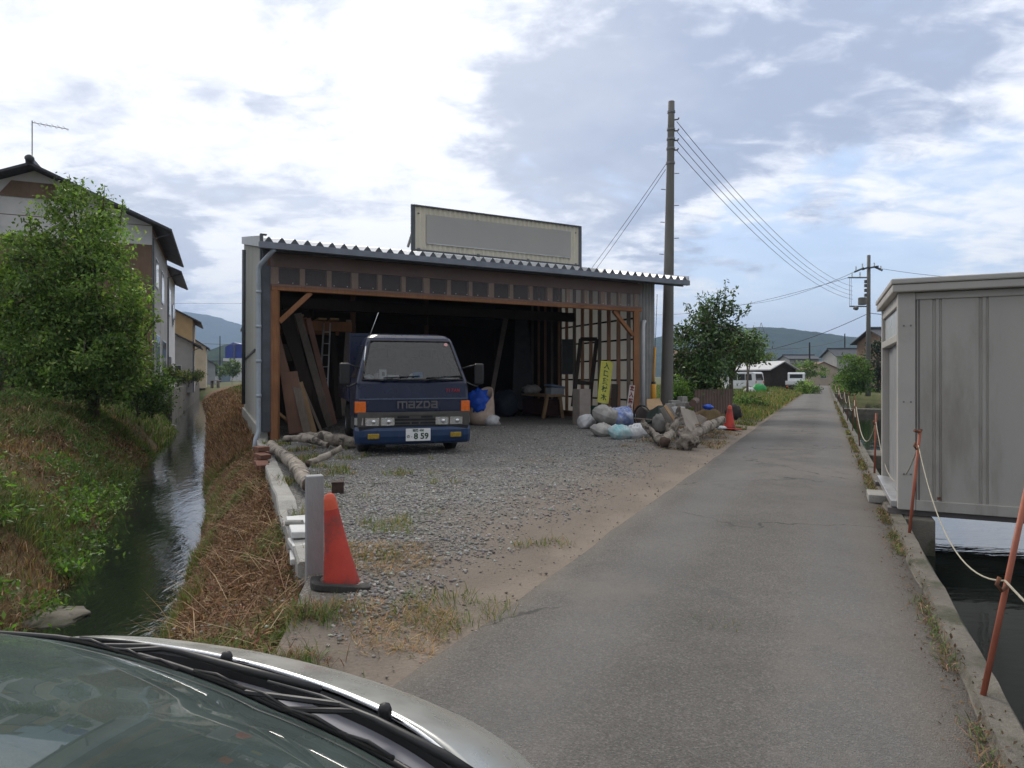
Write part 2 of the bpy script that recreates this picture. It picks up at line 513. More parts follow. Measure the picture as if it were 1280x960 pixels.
# the cloud masses have ragged edges: the direction is shaken by noise before it is compared
_nz = N.n('ShaderNodeTexNoise'); N.set(_nz.inputs['Vector'], cp); _nz.inputs['Scale'].default_value = 2.2; _nz.inputs['Detail'].default_value = 9; _nz.inputs['Roughness'].default_value = .62
_sb = N.n('ShaderNodeVectorMath', operation='SUBTRACT'); N.set(_sb.inputs[0], _nz.outputs['Color']); _sb.inputs[1].default_value = (.5, .5, .5)
_sc = N.n('ShaderNodeVectorMath', operation='SCALE'); N.set(_sc.inputs[0], _sb.outputs[0]); _sc.inputs['Scale'].default_value = .55
_ad = N.n('ShaderNodeVectorMath', operation='ADD'); N.set(_ad.inputs[0], dirv); N.set(_ad.inputs[1], _sc.outputs[0])
_nm = N.n('ShaderNodeVectorMath', operation='NORMALIZE'); N.set(_nm.inputs[0], _ad.outputs[0]); shaken = _nm.outputs[0]


def lobe(u, v, r0, r1):
    """soft patch of the sky around the direction of one photo pixel: r0, r1 are angles in degrees"""
    d = V(((u - CX) / F, 1, (HV - v) / F)).normalized()
    dt = N.n('ShaderNodeVectorMath', operation='DOT_PRODUCT'); N.set(dt.inputs[0], shaken); dt.inputs[1].default_value = d
    return N.sstep(dt.outputs['Value'], math.cos(R(r1)), math.cos(R(r0)))


def add(*xs):
    a = xs[0]
    for b in xs[1:]: a = N.math('ADD', a, b)
    return a


def mul(a, b): return N.math('MULTIPLY', a, b)


n1 = N.noise(cp, 1.15, 9, .56, .35)
n2 = N.noise(N.mapv(cp, (1, 1, 1), (0, 0, .6)), 2.6, 9, .58, .2)
n3 = N.noise(N.mapv(cp, (.8, 1.4, 1), (0, 0, -.5)), 6.5, 8, .6, .6)
# where the cloud is thick and grey
grey = add(mul(n1, 1.35), mul(n2, 1.45), mul(n3, 1.1),
           mul(lobe(185, 275, 1, 11), .46), mul(lobe(60, 330, 2, 12), .30), mul(lobe(880, 180, 1, 20), .24), mul(lobe(1000, 110, 1, 18), .22),
           mul(lobe(700, 140, 0, 15), .16), mul(lobe(690, 240, 0, 12), .22), mul(lobe(430, 290, 0, 9), .34), mul(lobe(1150, 40, 2, 14), .14), mul(lobe(500, 230, 0, 7), .14), mul(lobe(270, 190, 0, 5), .2),
           mul(lobe(290, 100, 0, 5), .22), mul(lobe(70, 20, 1, 8), .24), mul(lobe(160, 65, 0, 5), .2), mul(lobe(430, 20, 0, 5), .24), mul(lobe(330, -60, 0, 9), .24),
           mul(lobe(420, 110, 3, 20), -.30), mul(lobe(170, 130, 1, 12), -.30), mul(lobe(1240, 120, 1, 9), -.12), mul(lobe(880, 290, 1, 8), -.10), mul(lobe(270, 345, .5, 5), -.22))
g = N.sstep(grey, 1.80, 2.48)
glow = lobe(380, 90, 3, 34)
cloudcol = N.ramp(g, [(0.0, (7.4, 7.45, 7.55)), (.28, (6.5, 6.7, 7.1)), (.6, (5.0, 5.35, 6.2)), (1.0, (2.9, 3.35, 4.4))])
cloudcol = N.mix(mul(glow, .28), cloudcol, (8.2, 8.2, 8.2))
# gaps of blue, mostly low over the right-hand hills
gap = add(mul(n2, .8), mul(n3, .5), mul(lobe(1010, 390, 2, 12), .34), mul(lobe(560, 320, 1, 7), .05), mul(lobe(1230, 330, 2, 14), .22), mul(lobe(900, 360, 2, 9), .14), mul(lobe(400, 95, 1, 22), -.06))
gm = mul(N.sstep(gap, .70, 1.05), .85)
hz = N.sstep(sz, .0, .16)
bluesky = N.mix(.55, sky.outputs[0], (4.5, 5.6, 7.5))
skyc = N.mix(gm, cloudcol, bluesky)
skyc = N.mix(mul(N.math('SUBTRACT', 1.0, hz), .5), skyc, (4.9, 5.6, 6.8))
# the sky opposite the veiled sun is much dimmer than the bright side
sd_h = N.n('ShaderNodeVectorMath', operation='DOT_PRODUCT'); N.set(sd_h.inputs[0], dirv); sd_h.inputs[1].default_value = (math.sin(R(SUN_AZ)) * .9, math.cos(R(SUN_AZ)) * .9, .436)
dim = N.math('ADD', .55, mul(N.sstep(sd_h.outputs['Value'], -.75, .45), .45))
skyc = N.mix(1.0, skyc, dim, 'MULTIPLY')
wn.links.new(skyc, bg.inputs['Color'])

sun = bpy.data.lights.new('sun', 'SUN'); suno = bpy.data.objects.new('sun', sun); COL.objects.link(suno)
sun.energy = 1.9; sun.angle = R(16); sun.color = (1, .93, .83)
sd = V((math.sin(R(SUN_AZ)) * math.cos(R(SUN_EL)), math.cos(R(SUN_AZ)) * math.cos(R(SUN_EL)), math.sin(R(SUN_EL))))
suno.rotation_euler = (-sd).to_track_quat('-Z', 'Y').to_euler()

# ------------------------------------------------------------------ survey lines
RD = V((.4254, .905, 0)); RN = V((.905, -.4254, 0))     # along the road, across it (to the right)


def RL(lat, fwd, z=0.0): return V((lat * .905 + fwd * .4254, -lat * .4254 + fwd * .905, z))


def lut(tab):
    ys = [a for a, b in tab]; xs = [b for a, b in tab]
    return lambda y: float(np.interp(y, ys, xs))


xR = lut([(-12, -9.5), (-6, -6.6), (0, -3.9), (3, -2.75), (4.5, -2.65), (6.04, -3.05), (11.1, -5.0), (15.3, -7.0), (33, -15.1), (45, -20.7), (60, -27.9), (84, -39)])
xL = lut([(-12, -11.4), (-6, -8.5), (0, -5.75), (3, -4.6), (4.5, -4.55), (6.04, -4.5), (7.4, -5.0), (9, -5.8), (11.1, -6.75), (13.7, -8.05), (15.3, -8.8), (24, -12.5), (28, -14.1), (33, -17.0), (45, -22.3), (60, -28.8), (84, -39.4)])
xU = lut([(-12, -8.3), (-6, -5.2), (0, -2.3), (3, -1.15), (4.4, -1.33), (13.7, -5.2), (24, -9.7), (33, -12.5), (60, -24), (84, -34)])
zU = lut([(-12, 0), (3, -.02), (4.4, -.05), (14, -.1), (24, -.05), (32, .35), (50, .7), (84, .5)])
rdL = lambda y: -.53 + .476 * (y - 2.96)
WATER = -1.0


def nz(x, y, s, a): return mnoise.noise(V((x * s, y * s, 3.3))) * a


def yard_z(x, y):
    lat = .905 * x - .4254 * y
    k = min(max((-1.75 - lat) / 1.3, 0), 1)
    return -.012 + .10 * k + (nz(x, y, 1.3, .022) + nz(x, y, 4, .012)) * min(k * 3, 1)


def left_z(dx, y):
    z = float(np.interp(dx, [0, .3, .8, 1.5, 2.6, 5, 12, 70], [-1.08, -.72, -.2, .25, .55, .7, .7, .6]))
    return z


def rows_y(a, b, near=.4):
    ys = [a]
    while ys[-1] < b: ys.append(ys[-1] + max(near, ys[-1] * .04))
    return ys


def ground_mat(name, cols, scale, bump=.5, bs=30, extra=None):
    m, nt, b = newmat(name); N = NT(nt); p = N.world()
    f = N.noise(p, scale, 8, .62)
    c = N.ramp(f, [(.3, cols[0]), (.5, cols[1]), (.7, cols[2])])
    c = N.mix(.5, c, N.ramp(N.noise(p, 38, 4, .6), [(.25, .35), (.75, 1.6)]), 'MULTIPLY')
    if extra: c = extra(N, p, c)
    N.set(b.inputs['Base Color'], c); b.inputs['Roughness'].default_value = .95; b.inputs['Specular IOR Level'].default_value = .15
    N.set(b.inputs['Normal'], N.bump(N.noise(p, bs, 6, .65), bump, .04))
    return m


M['bank'] = ground_mat('bank_soil', [(.06, .07, .025), (.11, .085, .042), (.16, .105, .06)], .9)
M['drybank'] = ground_mat('dry_bank_soil', [(.085, .05, .03), (.15, .078, .042), (.10, .075, .035)], 1.6)
M['field'] = ground_mat('field_soil', [(.05, .075, .025), (.09, .10, .04), (.15, .12, .07)], .35)


def yard_extra(N, p, c):
    x, y, z = N.sep(p)
    lat = N.math('SUBTRACT', N.math('MULTIPLY', x, .905), N.math('MULTIPLY', y, .4254))
    wob = N.math('MULTIPLY', N.math('SUBTRACT', N.noise(p, 1.1, 5, .6), .5), 1.6)
    lw = N.math('ADD', lat, wob)
    # crushed stone: cells with a grey of their own
    vo = N.n('ShaderNodeTexVoronoi', feature='F1'); N.set(vo.inputs['Vector'], p); vo.inputs['Scale'].default_value = 62
    vr = N.n('ShaderNodeTexVoronoi', feature='DISTANCE_TO_EDGE'); N.set(vr.inputs['Vector'], p); vr.inputs['Scale'].default_value = 62
    sx_ = N.sep(vo.outputs['Color'])[0]
    grav = N.ramp(sx_, [(0, (.115, .11, .102)), (.45, (.20, .192, .178)), (.8, (.28, .27, .252)), (1, (.40, .385, .36))])
    grav = N.mix(N.sstep(vr.outputs['Distance'], .0, .12), (.05, .047, .042), grav)
    grav = N.mix(N.sstep(N.noise(p, .75, 5, .65), .55, .75), grav, c)
    sand = N.mix(N.noise(p, 3, 6, .6), (.215, .18, .148), (.155, .13, .108))
    out = N.mix(N.sstep(lw, -3.7, -2.2), grav, sand)
    out = N.mix(N.math('MULTIPLY', N.sstep(lw, -2.15, -1.7), .6), out, (.27, .222, .178))
    far = N.sstep(N.math('ADD', y, wob), 21, 25)
    out = N.mix(far, out, c)
    return out


M['yard'] = ground_mat('yard_gravel', [(.20, .165, .125), (.16, .13, .095), (.12, .105, .06)], .8, .55, 45, yard_extra)

mm, nt, b = newmat('asphalt'); N = NT(nt); p = N.world(); x, y, z = N.sep(p)
lat = N.math('SUBTRACT', N.math('MULTIPLY', x, .905), N.math('MULTIPLY', y, .4254))
c = N.ramp(N.noise(p, .8, 7, .6), [(.3, (.108, .101, .093)), (.7, (.158, .148, .136))])
vo = N.n('ShaderNodeTexVoronoi', feature='F1'); N.set(vo.inputs['Vector'], p); vo.inputs['Scale'].default_value = 150
agg = N.ramp(N.sep(vo.outputs['Color'])[0], [(0, .6), (.5, .95), (.85, 1.15), (1, 1.7)])
c = N.mix(.75, c, agg, 'MULTIPLY')
tr = N.math('MAXIMUM', N.sstep(N.math('ABSOLUTE', N.math('ADD', lat, 1.15)), .42, .1), N.sstep(N.math('ABSOLUTE', N.math('SUBTRACT', lat, .1)), .42, .1))
c = N.mix(N.math('MULTIPLY', tr, .28), c, (.19, .185, .178))
# patches of another mix, cracks and dust along the edges
c = N.mix(N.math('MULTIPLY', N.sstep(N.noise(N.mapv(p, (1, 1, 1)), .33, 5, .7), .52, .62), .4), c, (.20, .178, .155))
c = N.mix(N.math('MULTIPLY', N.sstep(N.noise(N.mapv(p, (1.3, .6, 1), (0, 0, -.44)), .9, 6, .7), .58, .68), .4), c, (.085, .082, .08))
ck = N.n('ShaderNodeTexVoronoi', feature='DISTANCE_TO_EDGE'); cw = N.n('ShaderNodeVectorMath', operation='ADD')
nzc = N.n('ShaderNodeTexNoise'); N.set(nzc.inputs['Vector'], p); nzc.inputs['Scale'].default_value = 1.7; nzc.inputs['Detail'].default_value = 5
N.set(cw.inputs[0], p); N.set(cw.inputs[1], nzc.outputs['Color']); N.set(ck.inputs['Vector'], cw.outputs[0]); ck.inputs['Scale'].default_value = .42
crk = N.math('MULTIPLY', N.sstep(ck.outputs['Distance'], .009, .002), N.sstep(N.noise(p, .5, 3), .46, .56))
c = N.mix(N.math('MULTIPLY', crk, .7), c, (.045, .043, .04))
ed = N.math('MAXIMUM', N.sstep(N.math('ADD', lat, N.math('MULTIPLY', N.noise(p, 2.2, 6, .65), .5)), .42, .72), N.sstep(N.math('SUBTRACT', lat, N.math('MULTIPLY', N.noise(p, 3.1, 6, .65), .5)), -1.78, -2.05))
c = N.mix(N.math('MULTIPLY', ed, .4), c, (.18, .15, .118))
N.set(b.inputs['Base Color'], c); b.inputs['Roughness'].default_value = .9; b.inputs['Specular IOR Level'].default_value = .22
N.set(b.inputs['Normal'], N.bump(N.math('ADD', vo.outputs['Distance'], N.noise(p, 200, 3, .6)), .55, .012))
M['asphalt'] = mm


def water_mat(name, base, s1, st, strength, rot, rough=.02):
    m, nt, b = newmat(name); N = NT(nt); p = N.mapv(N.world(), st, rot)
    b.inputs['Base Color'].default_value = (*base, 1); b.inputs['Roughness'].default_value = rough
    b.inputs['IOR'].default_value = 1.6; b.inputs['Specular IOR Level'].default_value = .65
    h = N.math('ADD', N.noise(p, s1, 3, .5, .6), N.math('MULTIPLY', N.noise(p, s1 * 3.1, 3, .55, .4), .4))
    N.set(b.inputs['Normal'], N.bump(h, strength, .05))
    return m


M['creekwater'] = water_mat('creek_water', (.013, .017, .012), 2.6, (1.5, .5, 1), .15, (0, 0, R(-23)), .03)
M['pondwater'] = water_mat('pond_water', (.010, .013, .011), 2.2, (.5, 1.5, 1), .09, (0, 0, R(-25)))

# ------------------------------------------------------------------ terrain
def strip(name, ys, cols, mat, smooth=True):
    mb = MB(); mb.grid([[c for c in cols(y)] for y in ys])
    return mb.build(name, mat, smooth=smooth, kind='structure')


def left_cols(y):
    out = []
    for dx in [-.25, 0, .15, .3, .55, .8, 1.1, 1.5, 2, 2.6, 3.3, 4.2, 5.2, 7, 9, 12, 16, 24, 40, 72]:
        x = xL(y) - dx
        z = (left_z(dx, y) if dx >= 0 else -1.5) + (nz(x, y, .9, .10) + nz(x, y, 2.6, .05) if dx > .1 else 0)
        out.append((x, y, z))
    return out


strip('left_bank', rows_y(-12, 83), left_cols, M['bank'])


def right_cols(y):
    a, b = xR(y), xU(y); out = [(a - .25, y, -1.5)]
    zu = zU(y)
    for t, k in [(0, 0), (.1, .2), (.22, .38), (.38, .55), (.55, .70), (.72, .83), (.88, .94), (1, 1)]:
        x = a + (b - a) * t + (nz(y, 0, .8, .14) + nz(y, 5, 2.1, .08)) * (1 - t)
        out.append((x, y, -1.05 + (zu + 1.05) * k + (nz(x, y, 1.5, .09) + nz(x, y, 4.1, .05) if 0 < t < 1 else 0)))
    return out


strip('right_bank', rows_y(-12, 83, .3), right_cols, M['drybank'])


def yard_cols(y):
    a, b = xU(y), rdL(y); out = []
    n = 46
    for i in range(n + 1):
        x = a + (b - a) * i / n
        z = yard_z(x, y)
        if y > 24: z += max(0, zU(y) + .02) * (1 - i / n) ** 2
        if i == 0 and y < 3.9: z = zU(y)
        out.append((x, y, z))
    return out


strip('yard', rows_y(-12, 83, .25), yard_cols, M['yard'])


def road_cols(y):
    a = rdL(y) + nz(y, 1, 1.1, .035) + nz(y, 9, 4, .02); bR = RL(.58, 0)
    b = bR.x + (y - bR.y) * .47 + nz(y, 3, 1.3, .015)
    return [(a - .02, y, -.02), (a, y, .004)] + [(a + (b - a) * t, y, .008 + .03 * (1 - (2 * t - 1) ** 2)) for t in (.1, .25, .4, .5, .6, .75, .9)] + [(b, y, .006), (b + .02, y, -.03)]


strip('road', rows_y(-12, 118, .25), road_cols, M['asphalt'])

mb = MB(); wy = rows_y(-12, 83, 1.0)
mb.grid([[(xL(y) - .35, y, WATER), ((xL(y) + xR(y)) / 2, y, WATER), (xR(y) + .35, y, WATER)] for y in wy])
mb.build('creek_water', M['creekwater'], smooth=True, kind='structure')

# canal on the right: kerb, wall, water, far bank
fw = [-13] + [i * .7 for i in range(-17, 1)] + [.2 + i * .16 for i in range(75)] + [12.5 + i * .7 for i in range(43)] + [44, 50, 60, 75, 95, 130]
mb = MB()
rows = []
for f in fw:
    w = nz(f, 2, 1.5, .02) + nz(f, 6, 5, .012)
    rows.append([RL(.50, f, -.05), RL(.575 + w, f, .012), RL(.588 + w, f, .05 + nz(f, 7, 2, .012) + nz(f, 5, 6, .01)), RL(.69 + w * .5, f, .048 + nz(f, 4, 2.3, .01)), RL(.70, f, .03), RL(.71, f, -.9)])
mb.grid(rows)
mb.build('canal_kerb', M['conc_dark'], smooth=False, kind='structure')
mb = MB(); mb.grid([[RL(.69, f, -.3), RL(5.6, f, -.3)] for f in (-13, 0, 20, 40, 62)])
mb.build('pond_water', M['pondwater'], kind='structure')
mb = MB()
for f0, f1, zt in ((13.9, 14.9, -.06), (33.2, 33.8, -.06), (58, 60, .02)):
    mb.box(RL(3.15, (f0 + f1) / 2, (zt - 1) / 2), (4.88, f1 - f0, zt + 1), Matrix((RN, RD, Z)).transposed())
mb.build('pond_cross_wall', M['conc_dark'], bevel=.02, kind='structure')
mb = MB()
rows = []
for f in [-13, -6, 0, 4, 8, 12, 16, 20, 26, 32, 40, 50, 60, 75, 95, 125]:
    edge = 5.4 if f < 58 else .6
    rows.append([RL(edge + nz(f, 1, .4, .15), f, -.8), RL(edge + .1 + nz(f, 1, .4, .15), f, .02), RL(edge + .6, f, .12), RL(edge + 2, f, .15), RL(10, f, .2), RL(20, f, .15), RL(45, f, .1), RL(88, f, .1)])
mb.grid(rows)
mb.build('right_field', M['field'], smooth=True, kind='structure')

gx = [-4800, -3000, -1500, -600, -250, -110, -80, -66, 80, 92, 130, 300, 700, 1500, 3000, 4800]
gy = [-1200, -600, -120, -30, -10, 74, 82, 95, 130, 200, 350, 600, 1000, 1800, 3000, 4400]
mb = MB()
mb.grid([[(x, y, -2.3 if (-70 < x < 84 and -12 < y < 76) else -.03) for x in gx] for y in gy])
mb.build('ground', M['field'], smooth=True, kind='structure')


# hills: ridge lines at their true distance
def hill(name, Y, prof, depth, mat, seed, rough=1.0):
    """prof: (pixel u, pixel v) of the skyline; a real ridge that falls to the plain on both sides"""
    us = [a for a, b_ in prof]; vs_ = [b_ for a, b_ in prof]
    rows = []
    nx = 150
    for j, t in enumerate(np.linspace(0, 1, 17)):
        row = []
        for i in range(nx + 1):
            u = us[0] + (us[-1] - us[0]) * i / nx
            top = (HV - np.interp(u, us, vs_)) / F * Y + H
            x = (u - CX) / F * Y; y = Y - depth + depth * 2 * t
            k = math.sin(math.pi * t) ** .8
            hgt = top * k * (1 + .12 * rough * mnoise.noise(V((x * 7 / Y, y * 7 / Y, seed))) * (1 if abs(t - .5) > .1 else .3))
            hgt += (mnoise.noise(V((x * 90 / Y, y * 90 / Y, seed))) * .03 + mnoise.noise(V((x * 260 / Y, y * 260 / Y, seed))) * .02) * top * rough * k
            row.append((x * (y / Y) ** .5, y, hgt - 2))
        rows.append(row)
    mb = MB(); mb.grid(rows)
    return mb.build(name, mat, smooth=True, kind='structure')


def forest_mat(name, c1, c2, scale):
    m, nt, b = newmat(name); N = NT(nt); p = N.world()
    f = N.noise(p, scale, 8, .7)
    N.set(b.inputs['Base Color'], N.ramp(f, [(.35, c1), (.65, c2)])); b.inputs['Roughness'].default_value = 1; b.inputs['Specular IOR Level'].default_value = 0
    N.set(b.inputs['Normal'], N.bump(f, 1.0, 25))
    return m


M['forest'] = forest_mat('hill_forest', (.018, .035, .014), (.05, .075, .028), .022)
M['forest_near'] = forest_mat('near_hill_forest', (.025, .05, .015), (.075, .105, .035), .05)
hill('hill', 1500, [(560, 470), (660, 452), (760, 430), (850, 415), (900, 411), (940, 409.5), (975, 411), (1010, 415), (1045, 420), (1080, 424), (1130, 428), (1200, 436), (1300, 446), (1420, 470)], 420, M['forest'], 1.5)
hill('hill', 3200, [(-120, 470), (0, 440), (120, 410), (200, 394), (245, 391), (270, 396), (300, 405), (340, 416), (400, 430), (480, 448), (580, 470)], 700, M['forest'], 6.1)
hill('hill', 800, [(60, 470), (150, 452), (230, 444), (268, 436), (284, 430), (300, 428), (340, 430), (420, 440), (520, 470)], 160, M['forest_near'], 9.2)

# ================================================================== the open-fronted shed
FL = V((-4.95, 13.7, 0)); FR = V((3.45, 18.3, 0))
SA = (FR - FL).normalized(); SB = V((-.406, .914, 0))
SL = (FR - FL).length
SROT = Matrix((SA, Z.cross(SA), Z)).transposed()


def S(s, t, z=0.0): return FL + SA * s + SB * t + Z * z


def roof_z(t): return 4.06 + (t + .45) * .190


mm, nt, b = newmat('clear_corrugated_plastic'); N = NT(nt)
tr = N.n('ShaderNodeBsdfTransparent'); tr.inputs[0].default_value = (.86, .84, .85, 1)
b.inputs['Base Color'].default_value = (.44, .39, .39, 1); b.inputs['Roughness'].default_value = .3
mx = N.n('ShaderNodeMixShader'); mx.inputs[0].default_value = .26
nt.links.new(tr.outputs[0], mx.inputs[1]); nt.links.new(b.outputs[0], mx.inputs[2])
nt.links.new(mx.outputs[0], nt.nodes['Material Output'].inputs[0])
M['poly'] = mm

mm, nt, b = newmat('milky_wall_sheet'); N = NT(nt)
b.inputs['Base Color'].default_value = (.52, .48, .43, 1); b.inputs['Roughness'].default_value = .5
tl = N.n('ShaderNodeBsdfTranslucent'); tl.inputs[0].default_value = (.84, .80, .74, 1)
mx = N.n('ShaderNodeMixShader'); mx.inputs[0].default_value = .68
nt.links.new(b.outputs[0], mx.inputs[1]); nt.links.new(tl.outputs[0], mx.inputs[2]); nt.links.new(mx.outputs[0], nt.nodes['Material Output'].inputs[0])
M['thinwall'] = mm
M['header'] = wood('header_timber', (.48, .35, .24), (.38, .27, .18))
M['lining'] = wood('shade_lining_wood', (.10, .075, .058), (.065, .05, .04))  # dark tone that puts the shade of the shed's depth into colour
M['stud'] = wood('inner_stud', (.46, .27, .17), (.36, .20, .12))
shed = thing('storage_shed', 'open-fronted timber shed with ribbed metal roof and a clear plastic strip over its opening', 'shed', S(SL / 2, 0, .08))


def corr(p0, p1, zb, zt, period=.09, amp=.011, nrm=None, mb=None):
    """ribbed sheet standing between two ground points; zb, zt: functions of the distance along"""
    mb = mb or MB(); d = (p1 - p0); L = d.length; d.normalize()
    nrm = nrm or V((d.y, -d.x, 0)); n = max(int(L / period * 4), 2); rows = [[], []]
    for i in range(n + 1):
        q = L * i / n; off = nrm * (amp * (1 if (i % 4) in (1, 2) else -1))
        p = p0 + d * q + off
        rows[0].append(p + Z * zb(q)); rows[1].append(p + Z * zt(q))
    return mb.grid(rows)


# walls
wl0 = S(-.16, .06); TL = 10.6
mb = corr(wl0, S(-.16, TL), lambda q: .3, lambda q: roof_z(q) - .12)
wl = mb.build('wall', M['wall_sheet'], shed, solid=.004)
mb = MB(); mb.beam(S(-.16, 0.02, -.22), S(-.16, TL, -.22), .16, 1.04)
mb.build('wall_footing', M['conc'], shed, bevel=.01)
mb = corr(S(SL + .16, .1), S(SL + .16, TL), lambda q: .1, lambda q: roof_z(q) - .12)
mb.build('wall', M['thinwall'], shed, solid=.004)
mb = corr(S(-.16, TL), S(SL + .16, TL), lambda q: .1, lambda q: roof_z(TL) - .1)
mb.build('wall', M['wall_sheet'], shed, solid=.004)
MB().box(S(SL / 2, TL - .1, 3.1), (SL + .2, .04, 6.1), SROT).build('lining', M['lining'], shed)  # added sheet: gloom at the back put into its dark colour
mb = MB(); mb.prism([S(SL + .07, 4.55, .1), S(SL + .07, TL - .15, .1), S(SL + .07, TL - .15, roof_z(TL) - .2), S(SL + .07, 4.55, roof_z(4.5) - .2)], SA * .03); mb.build('lining', M['lining'], shed)  # added dark panel standing in for shade on the deeper right wall
mb = MB(); mb.prism([S(-.05, 2.2, .1), S(-.05, TL - .15, .1), S(-.05, TL - .15, roof_z(TL) - .2), S(-.05, 2.2, roof_z(2.2) - .2)], -SA * .03); mb.build('lining', pm('shade_boarding', (.27, .25, .22), (.20, .185, .16), 4, .9), shed)  # added panel: shade of the deeper left wall put into its colour
mb = MB()
for j in range(7): mb.prism([S(-.1, .4 + j * 1.44, roof_z(.4 + j * 1.44) - .03), S(SL + .1, .4 + j * 1.44, roof_z(.4 + j * 1.44) - .03), S(SL + .1, 1.82 + j * 1.44, roof_z(1.82 + j * 1.44) - .03), S(-.1, 1.82 + j * 1.44, roof_z(1.82 + j * 1.44) - .03)] if j not in (1, 2, 3) else
                        [S(2.5, .4 + j * 1.44, roof_z(.4 + j * 1.44) - .03), S(SL + .1, .4 + j * 1.44, roof_z(.4 + j * 1.44) - .03), S(SL + .1, 1.82 + j * 1.44, roof_z(1.82 + j * 1.44) - .03), S(2.5, 1.82 + j * 1.44, roof_z(1.82 + j * 1.44) - .03)], Z * -.012)
mb.build('roof_shade_sheet', M['timber_dark'], shed)  # dark sheet added under the roof, its colour stands in for ceiling shade
# cover strips on the outer corner
mb = MB(); mb.box(S(-.21, .06, 2.2), (.05, .08, 3.9), SROT)
mb.box(S(-.11, -.02, 2.2), (.16, .03, 3.9), SROT)
mb.build('corner_trim', M['flash'], shed, bevel=.006)
mb = MB(); mb.beam(S(-.18, 3.0, 2.05), S(-.18, 10.4, 1.95), .04, .05)
mb.build('wall_rail', M['flash'], shed)

# roof: deep folded sheet, rising away from the yard
per, amp = .25, .10
prof = [(0, 0), (.035, 0), (.105, amp), (.125, amp + .008), (.145, amp), (.215, 0)]
svals = []
s0, s1 = -.22, 11.0
k = 0
while s0 + k * per < s1:
    svals += [(s0 + k * per + a, z) for a, z in prof]; k += 1
rows = [[S(s, t, roof_z(t) + z) for s, z in svals] for t in (-.47, 2, 5, 8, 11.2)]
mb = MB(); w_ = len(svals)
for i in range(4):
    for j in range(w_ - 1):
        if i == 1 and .5 < svals[j][0] < 2.2: continue           # clear sheets let light onto the loft
        mb.add([rows[i][j], rows[i][j + 1], rows[i + 1][j + 1], rows[i + 1][j]], [(0, 1, 2, 3)])
mb.build('roof', M['roof'], shed, solid=.006)
js = [j for j in range(w_) if .45 < svals[j][0] < 2.25]
MB().grid([[rows[i][j] + Z * .004 for j in js] for i in (1, 2)]).build('rooflight', M['poly'], shed)
mb = MB()
for i in range(k):
    a = s0 + i * per
    mb.prism([S(a + x, -.492, roof_z(-.47) + z) for x, z in [(.012, -.03), (.105, amp + .004), (.125, amp + .014), (.145, amp + .004), (.238, -.03)]], SB * .016)
mb.build('roof_closure', M['flash'], shed)
mb = MB()
mb.beam(S(s0, -.30, 3.99), S(s1, -.30, 3.99), .03, .15)
mb.build('fascia', M['flash'], shed)
mb = MB()
gz = 4.065
for off, w, h_ in ((-.52, .014, .13), (-.40, .014, .13)):
    mb.beam(S(s0 - .05, off, gz - .065), S(s1 + .05, off, gz - .065), w, h_)
mb.beam(S(s0 - .05, -.46, gz - .125), S(s1 + .05, -.46, gz - .125), .12, .012)
for e in (s0 - .055, s1 + .055): mb.box(S(e, -.46, gz - .065), (.012, .134, .135), SROT)
mb.build('gutter', M['gutter'], shed, bevel=.004)
# verge boards: pale sheet folded over both slopes' ends
M['verge'] = pm('verge_sheet', (.52, .53, .55), (.44, .45, .47), 3, .45, .2)
mb = MB()
mb.prism([S(-.235, -.5, roof_z(-.5) - .10), S(-.235, TL + .5, roof_z(TL + .5) - .13), S(-.235, TL + .5, roof_z(TL + .5) + .12), S(-.235, -.5, roof_z(-.5) + .13)], SA * .03)
mb.build('verge_board', M['verge'], shed)
mb = MB(); mb.prism([S(s1 + .02, -.5, roof_z(-.5) - .06), S(s1 + .02, TL + .5, roof_z(TL + .5) - .1), S(s1 + .02, TL + .5, roof_z(TL + .5) + .14), S(s1 + .02, -.5, roof_z(-.5) + .13)], SA * .03)
mb.build('verge_board', M['verge'], shed)
mb = MB(); mb.box(S(-.235, -.47, roof_z(-.47) + .02), (.06, .10, .26), SROT); mb.box(S(-.2, -.47, roof_z(-.47) + .15), (.13, .10, .03), SROT)
mb.build('verge_cap', M['flash'], shed, bevel=.01)

# frame of the opening
LZ0, LZ1 = 3.17, 3.30
for s, w in ((.06, .13), (SL - .04, .17)):
    MB().beam(S(s, 0, .05), S(s, 0, LZ0), .15, w).build('post', M['timber'], shed, bevel=.006)
mb = MB(); mb.beam(S(-.02, 0, (LZ0 + LZ1) / 2), S(SL + .12, 0, (LZ0 + LZ1) / 2), .13, LZ1 - LZ0)
mb.build('lintel', M['timber'], shed, bevel=.006)
for x0, x1 in ((.14, .78), (SL - .14, SL - .80)):
    MB().beam(S(x0, .02, 2.52), S(x1, .02, LZ0 - .005), .09, .10).build('brace', M['timber'], shed, bevel=.005)
mb = MB(); mb.beam(S(-.1, .02, 3.80), S(SL + .14, .02, 3.80), .12, .28)
mb.build('top_beam', wood('brown_beam', (.27, .15, .10), (.20, .11, .075), 0), shed, bevel=.006)
hs = .0
for i in range(18):
    s = .05 + i * (SL - .1) / 17
    MB().box(S(s, .03, 3.48), (.10 if i % 3 else .15, .08, .355), SROT).build('header_stud', M['header'], shed, bevel=.004)
mb = MB(); n = int(SL / .032 * 2); rows = [[], []]
for i in range(n + 1):
    s = -.05 + (SL + .15) * i / n; o = -.085 + (.008 if i % 2 else -.008)
    rows[0].append(S(s, o, 3.24)); rows[1].append(S(s, o, 3.97))
mb.grid(rows); mb.build('plastic_panel', M['poly'], shed)
for i in range(34):
    MB().box(S(.12 + i * (SL - .2) / 33, -.098, 3.33), (.014, .012, .014), SROT).build('screw_cap', M['white'], shed)
